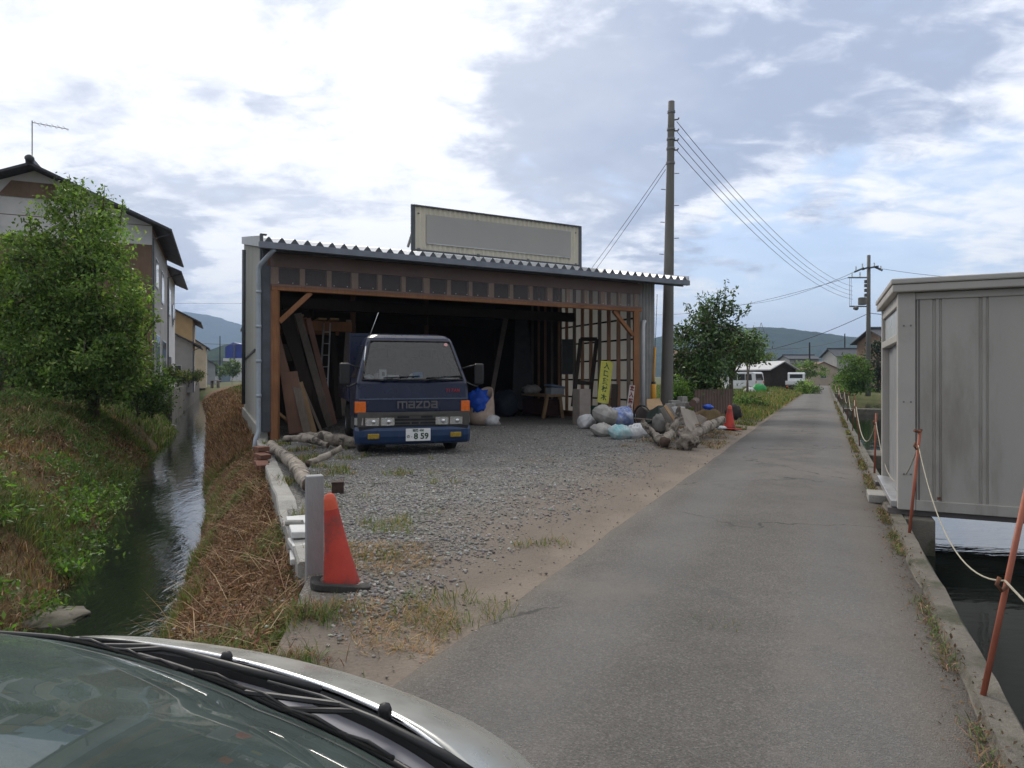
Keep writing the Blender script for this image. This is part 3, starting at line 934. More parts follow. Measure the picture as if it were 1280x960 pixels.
# rafters, purlins and inner posts
mb = MB()
for s in np.linspace(.1, SL + .05, 8): mb.beam(S(s, .1, roof_z(.1) - .17), S(s, TL, roof_z(TL) - .17), .10, .2)
for t in np.linspace(.8, TL - .3, 7): mb.beam(S(-.1, t, roof_z(t) - .045), S(SL + .1, t, roof_z(t) - .045), .06, .05)
for t in (3.6, 7.2): mb.beam(S(0, t, 3.3), S(SL, t, 3.3), .16, .28)
mb.build('rafters', M['timber_dark'], shed)
for s, t in ((2.75, 5.6), (5.6, 7.2), (.08, 3.6), (.08, 7.2)):
    MB().beam(S(s, t, .05), S(s, t, roof_z(t) - .2), .14, .14).build('inner_post', wood('brown_post', (.16, .085, .05), (.11, .06, .04)), shed, bevel=.005)
# right wall: bare studs and rails in front of the pale sheet
for i in range(13):
    t = .5 + i * .52
    MB().beam(S(SL + .06, t, .05), S(SL + .06, t, roof_z(t) - .2), .10, .10).build('stud', M['stud'] if i % 3 else M['timber_grey'], shed, bevel=.004)
for z in (.72, 1.28, 1.86, 2.44, 3.02):
    MB().beam(S(SL + .115, .1, z), S(SL + .115, 7, z), .035, .05).build('rail', M['timber_dark'], shed)
MB().beam(S(SL + .02, .15, .16), S(SL + .02, 7, .16), .14, .2).build('sill_beam', M['timber_red'], shed, bevel=.005)
# sheet wing and white pipe beside the right post
mb = corr(S(SL + .16, .12), S(SL + .72, .12), lambda q: .05, lambda q: 4.0, .11, .012)
mb.build('side_panel', pm('side_panel_sheet', (.27, .27, .26), (.20, .20, .19), 2, .6, .15), shed, solid=.004)
mb = MB(); mb.tube([S(SL + .19, -.03, .1), S(SL + .19, -.03, 2.75), S(SL + .22, -.01, 2.9), S(SL + .3, .05, 2.92)], .055, 10)
mb.build('pipe', pm('white_pipe', (.55, .56, .57), (.46, .47, .48), 3, .4), shed, smooth=True)
mb = MB()
d0 = S(-.26, -.42, 0)
mb.tube([S(.02, -.46, 3.94), S(-.02, -.44, 3.9), S(-.25, -.2, 3.64), S(-.27, -.17, 3.54), S(-.27, -.17, .38), S(-.27, -.2, .28), S(-.33, -.26, .14), S(-.345, -.28, .02), S(-.35, -.28, -.42)], .047, 10)
for z in (1.0, 1.7, 2.4, 3.1): mb.tube([S(-.27, -.17, z - .03), S(-.27, -.17, z + .03)], .056, 10)
mb.build('downpipe', M['pipe'], shed, smooth=True)
mb = MB(); mb.tube([S(-.26, 8.2, 5.4), S(-.27, 8.25, .5)], .06, 8)
mb.build('downpipe', M['flash'], shed, smooth=True)
# lower lean-to at the back end, seen past the corner
lean = thing('rear_shed', 'small dark-eaved shed behind the long metal wall beside the creek path', 'shed', S(-.3, 12.5, 0))
mb = corr(S(.25, 11.3), S(.25, 15.5), lambda q: .2, lambda q: 3.4); mb.build('wall', M['wall_sheet'], lean, solid=.004)
mb = corr(S(.25, 15.5), S(5, 15.5), lambda q: .2, lambda q: 3.4); mb.build('wall', M['wall_sheet'], lean, solid=.004)
mb = MB(); mb.prism([S(-.13, 11.25, 3.28), S(-.13, 16, 3.28), S(5, 16, 4.6), S(5, 11.25, 4.6)], Z * .1); mb.build('roof', M['flash'], lean)
mb = MB(); mb.tube([S(-.08, 11.4, 3.22), S(.12, 11.4, 3.0), S(.16, 11.4, 0)], .05, 8); mb.build('downpipe', M['flash'], lean, smooth=True)

# ------------------------------------------------------------------ blank sign board on the roof
sg0 = V(S(3.24, .62)); sg1 = V(S(8.04, .62))
sgd = (sg1 - sg0).normalized(); sgL = (sg1 - sg0).length; sgn = V((sgd.y, -sgd.x, 0))
SGZ0, SGZ1 = 4.41, 5.47
board = thing('sign_board', 'long blank grey sign board with cream ribbed border on top of the shed roof', 'sign', (sg0 + sg1) / 2 + Z * SGZ0)
mb = corr(sg0, sg1, lambda q: SGZ0, lambda q: SGZ1, .13, .009)
mb.build('panel', M['signpanel'], board, solid=.004)
mb = MB(); mb.prism([sg0 + sgd * .33 + sgn * .02 + Z * (SGZ0 + .19), sg0 + sgd * (sgL - .31) + sgn * .02 + Z * (SGZ0 + .20), sg0 + sgd * (sgL - .31) + sgn * .02 + Z * (SGZ1 - .17), sg0 + sgd * .33 + sgn * .02 + Z * (SGZ1 - .19)], sgn * .015)
mb.build('face', M['signface'], board)
mb = MB()
mb.beam(sg0 + sgd * .34 + sgn * .034 + Z * (SGZ0 + .18), sg0 + sgd * (sgL - .3) + sgn * .034 + Z * (SGZ0 + .185), .012, .022)
mb.beam(sg0 + sgd * 3.9 + sgn * .034 + Z * (SGZ1 - .165), sg0 + sgd * (sgL - .3) + sgn * .034 + Z * (SGZ1 - .165), .012, .014)
mb.build('face_trim', M['alu'], board)
mb = MB()
mb.beam(sg0 + Z * SGZ1, sg1 + Z * SGZ1, .1, .035); mb.beam(sg0 + Z * SGZ0, sg1 + Z * SGZ0, .08, .035)
mb.beam(sg0 + Z * (SGZ0 - .08), sg0 + Z * (SGZ1 + .018), .05, .1, sgd); mb.beam(sg1 + Z * (SGZ0 - .08), sg1 + Z * (SGZ1 + .018), .05, .1, sgd)
mb.build('frame', M['flash'], board, bevel=.006)
for q in (.03, .36, .66, .97):
    p = sg0 + sgd * sgL * q; mb = MB()
    mb.beam(p + Z * (SGZ0 + .9), p - sgn * .75 + Z * 4.62, .05, .05); mb.beam(p + Z * 4.36, p + Z * (SGZ0 + .05), .06, .06, sgd)
    mb.build('stay', M['steel'], board)

# ------------------------------------------------------------------ things leaning and stored at the left of the opening
def plank(name, p0, p1, w, th, mat, label, group=None, face=None):
    mb = MB(); d = (V(p1) - V(p0)).normalized()
    up = face or V((.25, -.95, .2)); mb.beam(p0, p1, w, th, up)
    return mb.build(name, mat, bevel=.006, label=label, cat='plank', group=group)


plank('leaning_plank', P(402, 536, 15.6), P(352, 388, 14.9), .26, .06, M['timber_dark'], 'long black-brown plank leaning highest against the left shed post', face=V((.5, -.8, .3)))
plank('leaning_plank', P(394, 538, 15.3), P(358, 380, 15.2), .22, .06, M['timber_dark'], 'second long dark plank leaning just behind the highest one', face=V((.5, -.8, .3)))
plank('leaning_plank', P(374, 541, 14.7), P(342, 410, 14.75), .2, .045, M['timber_red'], 'reddish-brown plank leaning behind the broad pinkish board', face=V((.4, -.9, .2)))
plank('broad_board', P(372, 541, 14.55), P(361, 465, 14.5), .36, .05, M['timber_red'], 'broad pinkish board, shortest and frontmost of the leaning timber', face=V((.25, -.95, .2)))
plank('narrow_board', P(384, 542, 14.5), P(368, 472, 14.55), .17, .04, M['timber_grey'], 'narrow grey board standing close beside the broad pinkish board', face=V((.3, -.95, .2)))
plank('tan_plank', P(392, 541, 14.7), P(374, 478, 14.9), .15, .04, M['timber_pale'], 'pale tan plank leaning between the grey board and the dark planks', face=V((.35, -.9, .2)))
plank('pale_plank', P(402, 540, 14.9), P(379, 485, 15.1), .06, .04, M['timber_grey'], 'thin whitish batten leaning low in front of the long dark planks', face=V((.35, -.9, .2)))
plank('low_plank', P(347, 516, 14.4), P(366, 532, 14.7), .1, .06, M['timber_pale'], 'short yellowish offcut lying behind the broad board by the left post', face=Z)
# loft with sawn timber, lit through the clear roof sheets
loft = thing('timber_rack', 'wooden loft rack high in the left of the shed carrying sawn boards', 'rack', S(1.2, 4.6, .1))
MB().beam(S(.0, 3.5, 2.72), S(2.3, 3.5, 2.72), .14, .26).build('beam', M['timber'], loft, bevel=.005)
MB().beam(S(.0, 5.6, 2.72), S(2.3, 5.6, 2.72), .14, .2).build('beam', M['timber'], loft, bevel=.005)
MB().beam(S(1.25, 3.62, 2.9), S(1.25, 3.62, 3.3), .1, .1).build('upright', M['timber_dark'], loft)
for i, (s, z) in enumerate([(.2, 2.9), (.45, 2.9), (.72, 2.9), (1.0, 2.9), (1.5, 2.9), (1.8, 2.9), (.3, 2.96), (.6, 2.97), (.9, 2.96)]):
    plank('stored_board', S(s, 3.4 - .1 * (i % 3), z), S(s + .25 * (i % 2), 6.0, z + .02), .22, .05, M['timber_pale'] if i % 3 else M['timber'], 'sawn board lying flat on the wooden loft rack inside the shed', 'boards on the loft rack', face=Z)
lad = thing('ladder', 'aluminium ladder standing upright inside the shed left of the truck', 'ladder', P(402, 520, 17.3))
for (a, c) in (((398, 477), (405, 404)), ((408, 477), (413, 404))):
    MB().beam(P(a[0], a[1] + 45, 17.0), P(c[0], c[1], 17.6), .03, .07).build('rail', M['alu'], lad)
for i in range(8):
    q = i / 8 + .03
    MB().tube([P(395.2 + 10 * q, 520 - 116 * q, 17.0 + .6 * q), P(405.5 + 7.6 * q, 520 - 116 * q, 17.0 + .6 * q)], .014, 6).build('rung', M['alu'], lad)
plank('inner_prop', P(428, 520, 18.0), P(436, 400, 18.6), .14, .05, M['timber_grey'], 'weathered prop board standing behind the ladder at the truck\'s mirror', face=V((.2, -.95, .1)))
shelf = MB(); shelf.box(S(.5, 6.4, 2.1), (1.0, .4, .5), SROT)
for z in (1.95, 2.2): shelf.box(S(.5, 6.15, z), (1.02, .05, .03), SROT)
shelf.build('storage_crate', M['timber_grey'], bevel=.006, label='low slatted crate hung under the loft rack behind the ladder', cat='crate')

for i, (ua, va, ub, vb, Y, w, mt, lb) in enumerate([(412, 533, 372, 392, 16.4, .18, 'timber_grey', 'weathered grey plank leaning farther in behind the dark planks'), (418, 530, 385, 398, 17.0, .14, 'timber_red', 'brown plank leaning farther in, nearest the ladder foot'), (380, 538, 346, 420, 15.0, .12, 'timber', 'orange-brown batten leaning tight in the left corner'), (424, 524, 414, 396, 17.9, .16, 'timber_dark', 'dark upright plank standing just right of the ladder')]):
    plank('leaning_plank', P(ua, va, Y), P(ub, vb, Y + .4), w, .05, M[mt], lb, face=V((.4, -.9, .2)))
for i in range(7):
    t = .6 + i * .75
    MB().beam(S(.03, t, .05), S(.03, t, roof_z(t) - .2), .09, .09).build('stud', M['stud'], shed, bevel=.004)

# ================================================================== truck
TR = V((-1.60, 10.95, .088)); TROT = R(17.5)
truck = thing('truck', 'dark navy flatbed truck parked nose out in the shed opening', 'truck', TR, TROT)
truck.scale = (.968, 1, .99)
TM = Matrix.Translation(TR) @ Matrix.Rotation(TROT, 4, 'Z') @ Matrix.Diagonal((.968, 1, .99, 1)) if True else Matrix.Translation(TR) @ Matrix.Rotation(TROT, 4, 'Z')


def rrect(w, y0, y1, r, z, n=5, bow=0.0):
    """rounded rectangle outline, front edge at y0; counted so the front face is the middle of the list"""
    pts = []
    for cx, cy, a0 in ((-w + r, y1 - r, 90), (-w + r, y0 + r, 180), (w - r, y0 + r, 270), (w - r, y1 - r, 0)):
        for k in range(n):
            a = R(a0 + 90 * k / (n - 1))
            x = cx + r * math.cos(a); y = cy + r * math.sin(a)
            if cy == y0 + r: y += bow * (x / w) ** 2
            pts.append(V((x, y, z)))
    return pts


CAB = [(.46, .955, .03, .10), (.60, .965, .02, .10), (.75, .972, .018, .10), (.95, .975, .03, .10), (1.20, .965, .07, .10), (1.25, .955, .10, .09),
       (1.92, .775, .44, .09), (1.985, .75, .50, .10), (2.04, .69, .60, .14)]
rings = [rrect(w, y0, 1.62, r, z, bow=.05) for z, w, y0, r in CAB]
nr = len(rings[0]); mb = MB(); vs = [p for r_ in rings for p in r_]; fs = []
FRONT = 9          # edge between the two front corners
for i in range(len(rings) - 1):
    for k in range(nr):
        if k == FRONT and i == 5: continue          # windscreen opening
        fs.append((i * nr + k, i * nr + (k + 1) % nr, (i + 1) * nr + (k + 1) % nr, (i + 1) * nr + k))
fs.append(tuple(range(nr))[::-1]); fs.append(tuple(range((len(rings) - 1) * nr, len(rings) * nr)))
mb.add(vs, fs)
body = mb.build('cab', M['navy'], truck, smooth=False, local=True, bevel=.012)


def front(x, z, off=.0):
    """point on the front of the cab"""
    zs = [c[0] for c in CAB]; y = np.interp(z, zs, [c[2] for c in CAB]); w = np.interp(z, zs, [c[1] for c in CAB])
    sl = V((0, -1, .0)) if z < 1.22 else V((0, -.89, .45))
    return V((x, float(y) + .05 * (min(abs(x), w * .9) / w) ** 2, z)) + sl * off


# windscreen with seal
def screen(shrink, off, name, mat, hole=None, solid=0):
    z0, z1 = 1.255 + shrink, 1.925 - shrink; mb = MB(); rows = []
    for j in range(11):
        t = j / 10; z = z0 + (z1 - z0) * t; w = np.interp(z, [1.25, 1.92], [.875, .70]) - shrink
        c = 1 - .10 * (max(0, .12 - t) / .12) ** 2 - .10 * (max(0, t - .88) / .12) ** 2
        rows.append([front(w * c * (2 * i / 12 - 1), z, off) for i in range(13)])
    mb.grid(rows)
    if hole:
        pass
    return mb.build(name, mat, truck, smooth=True, local=True, solid=solid)


screen(.0, .006, 'windscreen', M['truckglass'])
mb = MB(); ring = []
for t in np.linspace(0, 1, 12): ring.append((-1, t))
edge = []
for i in range(13): edge.append((2 * i / 12 - 1, 1.258))
for j in range(1, 11): edge.append((1, 1.258 + .664 * j / 10))
for i in range(1, 13): edge.append((1 - 2 * i / 12, 1.922))
for j in range(1, 11): edge.append((-1, 1.922 - .664 * j / 10))
mb.tube([front(x * float(np.interp(z, [1.25, 1.92], [.875, .70])), z, .012) for x, z in edge], .013, 6, caps=False)
mb.build('windscreen_seal', M['rubber'], truck, smooth=True, local=True)
mb = MB(); mb.box((0, .55, 1.20), (1.74, .55, .06)); mb.box((0, .40, 1.235), (1.7, .3, .03)); mb.build('dashboard', M['darkint'], truck, local=True, bevel=.02)
for x in (-.42, .42):
    mb = MB(); mb.box((x, 1.30, 1.30), (.55, .12, .75)); mb.box((x, 1.26, 1.74), (.26, .08, .2))
    mb.build('seat', M['darkint'], truck, local=True, bevel=.04)
mb = MB(); mb.tube([V((-.42 + .19 * math.cos(a), .74 - .06 * math.sin(a), 1.33 + .17 * math.sin(a))) for a in np.linspace(0, 2 * math.pi, 20)], .015, 6, caps=False)
mb.build('steering_wheel', M['black'], truck, local=True, smooth=True)
mb = MB(); mb.box((0, 1.58, 1.6), (1.4, .01, .5)); mb.build('rear_window', pm('pale_rear_window', (.10, .11, .12), None, 5, .3), truck, local=True)

# panels and trim on the nose
mb = MB(); mb.grid([[front(x, z, .012) for x in np.linspace(-.93, .93, 15)] for z in (.935, .945, .955)]); mb.build('panel_line', pm('pale_crease', (.07, .09, .14), None, 5, .3), truck, local=True, solid=.006)
mb = MB()
rows = [[front(x, z, .022) for x in np.linspace(-.955, .955, 17)] for z in (.475, .73)]
mb.grid(rows)
grille = mb.build('grille', M['plastic_dk'], truck, local=True, solid=.03)
mb = MB()
for z, x0, x1 in ((.645, -.30, -.10), (.645, .10, .30), (.60, -.36, .36), (.545, -.40, -.09), (.545, -.06, .06), (.545, .09, .40), (.500, -.42, .42)):
    mb.grid([[front(x, zz, .040) for x in np.linspace(x0, x1, 5)] for zz in (z - .016, z + .016)])
mb.build('grille_slot', M['ink'], truck, local=True, solid=.004)
mb = MB(); mb.grid([[front(x, z, .042) for x in np.linspace(-.55, .55, 9)] for z in (.675, .725)]); mb.build('grille_bar', M['plastic_dk'], truck, local=True, solid=.012)
for x in (-.715, -.465, .465, .715):
    mb = MB(); mb.grid([[front(x + dx, z, .042) for dx in (-.10, -.05, 0, .05, .10)] for z in (.525, .575, .625)])
    hl = mb.build('headlight', M['lamp'], truck, local=True, solid=.02)
    mb = MB(); mb.beam(front(x - .11, .518, .05), front(x + .11, .518, .05), .012, .014); mb.beam(front(x - .11, .632, .05), front(x + .11, .632, .05), .012, .014)
    mb.beam(front(x - .107, .52, .05), front(x - .107, .63, .05), .014, .012, V((0, 1, 0))); mb.beam(front(x + .107, .52, .05), front(x + .107, .63, .05), .014, .012, V((0, 1, 0)))
    mb.build('lamp_rim', M['chrome'], hl, local=True)
    mb = MB(); mb.lathe([(0.0, .0), (.036, .004), (.03, .012), (0, .016)], front(x + .02, .572, .055), 12, Matrix.Rotation(R(90), 3, 'X'), caps=False); mb.build('bulb', M['chrome'], hl, local=True, smooth=True)
for sg in (-1, 1):
    mb = MB(); mb.grid([[V((sg * x, y, z)) for x, y in ((.815, .03 + .035 - .02), (.90, .03 + .043 - .015), (.955, .075), (.982, .14))] for z in (.715, .80, .905)])
    mb.build('indicator', M['amber'], truck, local=True, solid=.03, bevel=.006)
    mb = MB(); mb.grid([[V((sg * x, y, z)) for x, y in ((.86, .035), (.94, .058), (.984, .15))] for z in (.52, .64)])
    mb.build('corner_lamp', M['lamp'] if sg < 0 else M['plastic_dk'], truck, local=True, solid=.03)
    mb = MB(); mb.box((sg * .70, -.045, .34), (.19, .02, .085)); mb.build('fog_lamp', M['yellowlens'], truck, local=True, bevel=.012)
# bumper
out = []
mb = MB()
pr = [(.20, .04), (.235, -.02), (.33, -.04), (.42, -.035), (.465, -.01), (.47, .06)]
rows = []
for z, dy in pr:
    rows.append([V((x, dy + .05 * (abs(x) / .98) ** 2 + (.10 * max(0, (abs(x) - .88) / .1) ** 2), z)) for x in (-.985, -.96, -.92, -.85, -.6, -.3, 0, .3, .6, .85, .92, .96, .985)])
mb.grid(rows); bump = mb.build('bumper', M['navy_bumper'], truck, local=True, solid=.03, smooth=False, bevel=.01)
for sg in (-1, 1):
    mb = MB(); mb.prism([(sg * .985, .16, .22), (sg * .985, .5, .30), (sg * .985, .5, .45), (sg * .985, .12, .465)], (-sg * .03, 0, 0))
    mb.build('bumper_end', M['navy_bumper'], truck, local=True, bevel=.008)
mb = MB(); mb.box((0, .10, .47), (1.86, .2, .05)); mb.build('bumper_gap', M['ink'], truck, local=True)


def strokes(mb, segs, x0, z0, sx, sz, w, y=-.0, fn=None):
    for (a, b_), (c, d) in segs:
        p = fn(x0 + a * sx, z0 + b_ * sz); q = fn(x0 + c * sx, z0 + d * sz)
        dd = (q - p).normalized() * w * .5
        mb.beam(p - dd, q + dd, w, .006, V((0, -1, 0)))


LET = {
    'm': [((0, 0), (0, 1)), ((0, 1), (1.5, 1)), ((.75, 1), (.75, 0)), ((1.5, 1), (1.5, 0))],
    'a': [((0, 1), (1, 1)), ((1, 1), (1, 0)), ((1, 0), (0, 0)), ((0, 0), (0, .5)), ((0, .5), (1, .5))],
    'z': [((0, 1), (1, 1)), ((1, 1), (0, 0)), ((0, 0), (1, 0))],
    'd': [((0, 0), (0, 1)), ((0, 1), (.75, 1)), ((.75, 1), (1, .7)), ((1, .7), (1, .3)), ((1, .3), (.75, 0)), ((.75, 0), (0, 0))],
    'T': [((0, 1), (1, 1)), ((.5, 1), (.5, 0))], 'I': [((.5, 0), (.5, 1))], 'A': [((0, 0), (.5, 1)), ((.5, 1), (1, 0)), ((.25, .4), (.75, .4))],
    'N': [((0, 0), (0, 1)), ((0, 1), (1, 0)), ((1, 0), (1, 1))]}
mb = MB(); x = -.285
for ch, wd in (('m', .145), ('a', .085), ('z', .09), ('d', .09), ('a', .085)):
    strokes(mb, LET[ch], x, .80, wd / (1.5 if ch == 'm' else 1), .095, .026, fn=lambda a, b_: front(a, b_, .02))
    x += wd + .042
mb.build('lettering', M['logo'], truck, local=True)
mb = MB(); x = .545
for ch in 'TITAN':
    strokes(mb, [((a + b_ * .25, b_), (c + d * .25, d)) for (a, b_), (c, d) in LET[ch]], x, 1.055, .038 if ch != 'I' else .02, .05, .010, fn=lambda a, b_: front(a, b_, .006)); x += .056 if ch != 'I' else .036
mb.build('script', M['redscript'], truck, local=True)


def text_mesh(body, size, name, mat, parent, mw, bold=0.0, align='CENTER', local=False, ext=.002, sx=1.0):
    cu = bpy.data.curves.new(name, 'FONT'); cu.body = body; cu.size = size; cu.align_x = align; cu.align_y = 'CENTER'
    cu.extrude = ext; cu.offset = bold; cu.resolution_u = 3
    t = bpy.data.objects.new(name + '_tmp', cu); COL.objects.link(t)
    dg = bpy.context.evaluated_depsgraph_get()
    me = bpy.data.meshes.new_from_object(t.evaluated_get(dg)); me.name = name
    bpy.data.objects.remove(t); bpy.data.curves.remove(cu)
    me.transform(Matrix.Diagonal((sx, 1, 1, 1)))
    me.transform(mw)
    if parent is not None and not local: me.transform(Matrix.Translation(-WL[parent.name]))
    me.materials.clear(); me.materials.append(mat)
    o = bpy.data.objects.new(name, me); COL.objects.link(o); o.parent = parent
    if parent is not None: WL[o.name] = WL.get(parent.name, V((0, 0, 0)))
    return o


def facing(o, nrm, up=Z):
    """text plane at o whose front looks along nrm"""
    n = V(nrm).normalized(); x = V(up).cross(n).normalized(); y = n.cross(x)
    m = Matrix((x, y, n)).transposed().to_4x4(); m.translation = V(o); return m


mb = MB(); mb.box((0.045, -.062, .352), (.42, .012, .205)); plate = mb.build('number_plate', M['white'], truck, local=True, bevel=.004)
text_mesh('8 59', .135, 'plate_number', M['green_ink'], plate, facing((.095, -.0695, .325), (0, -1, 0)), .004, local=True, sx=1.05)
text_mesh('姫路 400', .05, 'plate_region', M['green_ink'], plate, facing((.045, -.0695, .422), (0, -1, 0)), .0012, local=True)
text_mesh('の -', .06, 'plate_kana', M['green_ink'], plate, facing((-.105, -.0695, .325), (0, -1, 0)), .0012, local=True)

# wipers, mirrors, aerial
for x0, x1, px in ((-.62, .10, -.30), (.16, .80, .44)):
    mb = MB(); mb.tube([front(px - .28, 1.235, .02), front(px - .05, 1.275, .035), front(px + .10, 1.305, .03)], .009, 6)
    mb.tube([front(px - .22, 1.285, .025), front(px + .4, 1.315, .025)], .009, 6); mb.build('wiper', M['black'], truck, local=True, smooth=True)
for sg in (-1, 1):
    mb = MB(); mb.box((sg * 1.155, .10, 1.36), (.17, .06, .36)); mi = mb.build('mirror', M['black'], truck, local=True, bevel=.03)
    mb = MB(); mb.box((sg * 1.155, .132, 1.36), (.14, .006, .31)); mb.build('mirror_glass', M['chrome'], mi, local=True)
    mb = MB(); mb.tube([(sg * .93, .2, 1.22), (sg * 1.02, .16, 1.18), (sg * 1.12, .12, 1.14), (sg * 1.16, .10, 1.2), (sg * 1.16, .1, 1.3)], .014, 6); mb.build('mirror_arm', M['black'], truck, local=True, smooth=True); mb = MB()
    mb.tube([(sg * .90, .3, 1.46), (sg * 1.02, .17, 1.5), (sg * 1.155, .1, 1.53)], .010, 6); mb.build('mirror_stay', M['black'], truck, local=True, smooth=True)
mb = MB(); mb.tube([(-.83, .19, 1.38), (-.825, .20, 1.62), (-.80, .22, 1.82)], .011, 6); mb.tube([(-.80, .22, 1.82), (-.60, .12, 2.38)], .004, 5)
mb.build('aerial', M['chrome'], truck, local=True, smooth=True)
mb = MB(); mb.tube([front(.64, 1.86, .012), front(.64, 1.861, .014)], .001, 6)
mb = MB(); mb.lathe([(0, 0), (.035, 0), (.035, .004), (0, .004)], front(.625, 1.865, .016), 14, Matrix.Rotation(R(63), 3, 'X'), caps=False); mb.build('sticker', pm('pink_sticker', (.62, .33, .33), None, 5, .6), truck, local=True)
# door shut lines on both sides
for sg in (-1, 1):
    mb = MB(); mb.prism([(sg * .974, .36, .62), (sg * .974, 1.45, .62), (sg * .976, 1.45, 1.2), (sg * .966, .30, 1.2)], (sg * .006, 0, 0)); dr = mb.build('door', M['navy'], truck, local=True, bevel=.004)
    mb = MB(); mb.prism([(sg * .945, .42, 1.29), (sg * .945, 1.42, 1.29), (sg * .80, 1.42, 1.86), (sg * .80, .68, 1.86)], (sg * .012, 0, .004)); mb.build('side_window', pm('dark_side_glass', (.02, .022, .025), None, 5, .08), truck, local=True)
    mb = MB(); mb.box((sg * .985, 1.28, 1.08), (.02, .16, .035)); mb.build('door_handle', M['black'], dr, local=True)
# load bed
mb = MB(); mb.box((0, 3.45, .88), (1.96, 3.4, .08)); mb.build('bed_floor', M['navy'], truck, local=True, bevel=.01)
for sg in (-1, 1):
    mb = MB(); mb.box((sg * .97, 3.45, 1.12), (.04, 3.4, .40)); mb.build('bed_side', M['navy'], truck, local=True, bevel=.01)
mb = MB(); mb.box((0, 5.16, 1.12), (1.9, .04, .40)); mb.build('tailgate', M['navy'], truck, local=True, bevel=.01)
mb = MB()
for x in (-.94, -.5, 0, .5, .76): mb.box((x, 1.80, 1.5), (.05, .05, 1.2))
mb.box((-.10, 1.80, 2.1), (1.74, .05, .06)); mb.box((-.10, 1.80, 1.5), (1.74, .03, 1.15)); mb.build('headboard', M['navy'], truck, local=True, bevel=.006)
mb = MB(); mb.box((0, 2.9, .62), (.7, 4.5, .2)); mb.build('chassis', M['black'], truck, local=True)
for sg in (-1, 1):
    for y, n_ in ((.88, 1), (4.0, 2)):
        for q in range(n_):
            xc = sg * (.80 - q * .24)
            mb = MB(); mb.lathe([(.19, -.10), (.30, -.10), (.345, -.07), (.355, 0), (.345, .07), (.30, .10), (.19, .10)], (xc, y, .345), 28, Matrix.Rotation(R(90), 3, 'Y'), caps=False)
            wh = mb.build('wheel', M['rubber'], truck, local=True, smooth=True)
            mb = MB(); mb.lathe([(.0, .03), (.08, .05), (.12, .02), (.19, .06), (.195, .1)], (xc, y, .345), 20, Matrix.Rotation(R(90 * sg), 3, 'Y'), caps=False)
            mb.build('rim', M['steel'], wh, local=True, smooth=True)
    mb = MB(); pts = [(sg * .975, .88 + .44 * math.cos(a), .40 + .40 * math.sin(a)) for a in np.linspace(0, math.pi, 12)]
    mb.prism(pts, (-sg * .12, 0, 0)); mb.build('wheel_arch', M['ink'], truck, local=True)


# things on the dashboard: loose, so things of their own
def tw(p): return TM @ V(p)


def loose(mb, name, mat, label, cat, smooth=False, bevel=0):
    mb.v = [tuple(tw(p)) for p in mb.v]
    return mb.build(name, mat, smooth=smooth, bevel=bevel, label=label, cat=cat)


mb = MB(); mb.box((-.50, .33, 1.355), (.125, .008, .165), Matrix.Rotation(R(-12), 3, 'X')); card = loose(mb, 'paper_card', M['white'], 'white card with a dark picture propped inside the truck windscreen', 'card')
mb = MB(); mb.box((-.495, .322, 1.36), (.05, .004, .07), Matrix.Rotation(R(-12), 3, 'X')); mb.box((-.495, .32, 1.29), (.07, .004, .012), Matrix.Rotation(R(-12), 3, 'X')); mb.v = [tuple(tw(p)) for p in mb.v]; mb.build('picture', pm('card_picture', (.06, .09, .10), None, 5, .7), card)
mb = MB(); mb.prism([(-.43, .34, 1.25), (-.20, .36, 1.25), (-.22, .37, 1.34), (-.42, .35, 1.345)], (0, .03, .0)); sl = loose(mb, 'paper_slip', M['white'], 'wide white slip lying beside the propped card on the truck dashboard', 'paper')
mb = MB(); mb.prism([(-.37, .338, 1.27), (-.33, .342, 1.27), (-.34, .345, 1.31)], (0, -.003, 0)); mb.v = [tuple(tw(p)) for p in mb.v]; mb.build('print', M['bluebox'], sl)
mb = MB(); mb.blob((-.74, .36, 1.29), (.10, .06, .055), .3, 3, 1, 10, 6); loose(mb, 'rag', M['sackwhite'], 'crumpled white rag in the corner of the truck dashboard', 'rag', True)
mb = MB(); mb.blob((-.60, .37, 1.31), (.06, .05, .07), .3, 3, 2, 10, 6); loose(mb, 'cloth_bundle', pm('pinkish_cloth', (.5, .42, .42), None, 6, .9), 'pinkish cloth bundle left of the propped card', 'cloth', True)
mb = MB(); mb.box((.115, .40, 1.34), (.17, .10, .105)); loose(mb, 'tissue_box', pm('bright_blue_box', (.02, .17, .42), (.06, .28, .55), 22, .5), 'blue box on the dashboard behind the windscreen', 'box', bevel=.012)
mb = MB(); mb.blob((-.02, .37, 1.31), (.035, .03, .075), .2, 3, 5, 8, 6, rot=Matrix.Rotation(R(35), 3, 'Y')); loose(mb, 'soft_toy', M['sackwhite'], 'small white soft object leaning beside the blue box', 'toy', True)
mb = MB(); mb.blob((.60, .36, 1.275), (.14, .05, .03), .4, 4, 8, 12, 6); loose(mb, 'paper_wad', M['paleblue'], 'flat grey heap of papers at the right of the dashboard', 'paper', True)

# ================================================================== along the creek side of the yard
mb = MB(); rows = []
ys = np.linspace(13.45, 4.55, 46)
for i, y in enumerate(ys):
    x = xU(y) + .02; a = nz(y, 0, 1.7, .02); tz = .13 + nz(y, 3, 1.1, .025) + (-.05 if 6.6 > y > 5.9 else 0)
    rows.append([V((x - .10 + a, y, -.75)), V((x - .10 + a, y, tz - .02)), V((x - .085 + a, y, tz)), V((x + .09 + a * .5, y, tz + nz(y, 8, 3, .015))), V((x + .10, y, -.3))])
mb.grid(rows)
for r in (rows[0], rows[-1]): mb.add(r, [(0, 1, 2, 3, 4)])
mb.build('retaining_wall', M['conc'], label='low concrete retaining wall between the creek bank and the gravel yard', cat='wall')

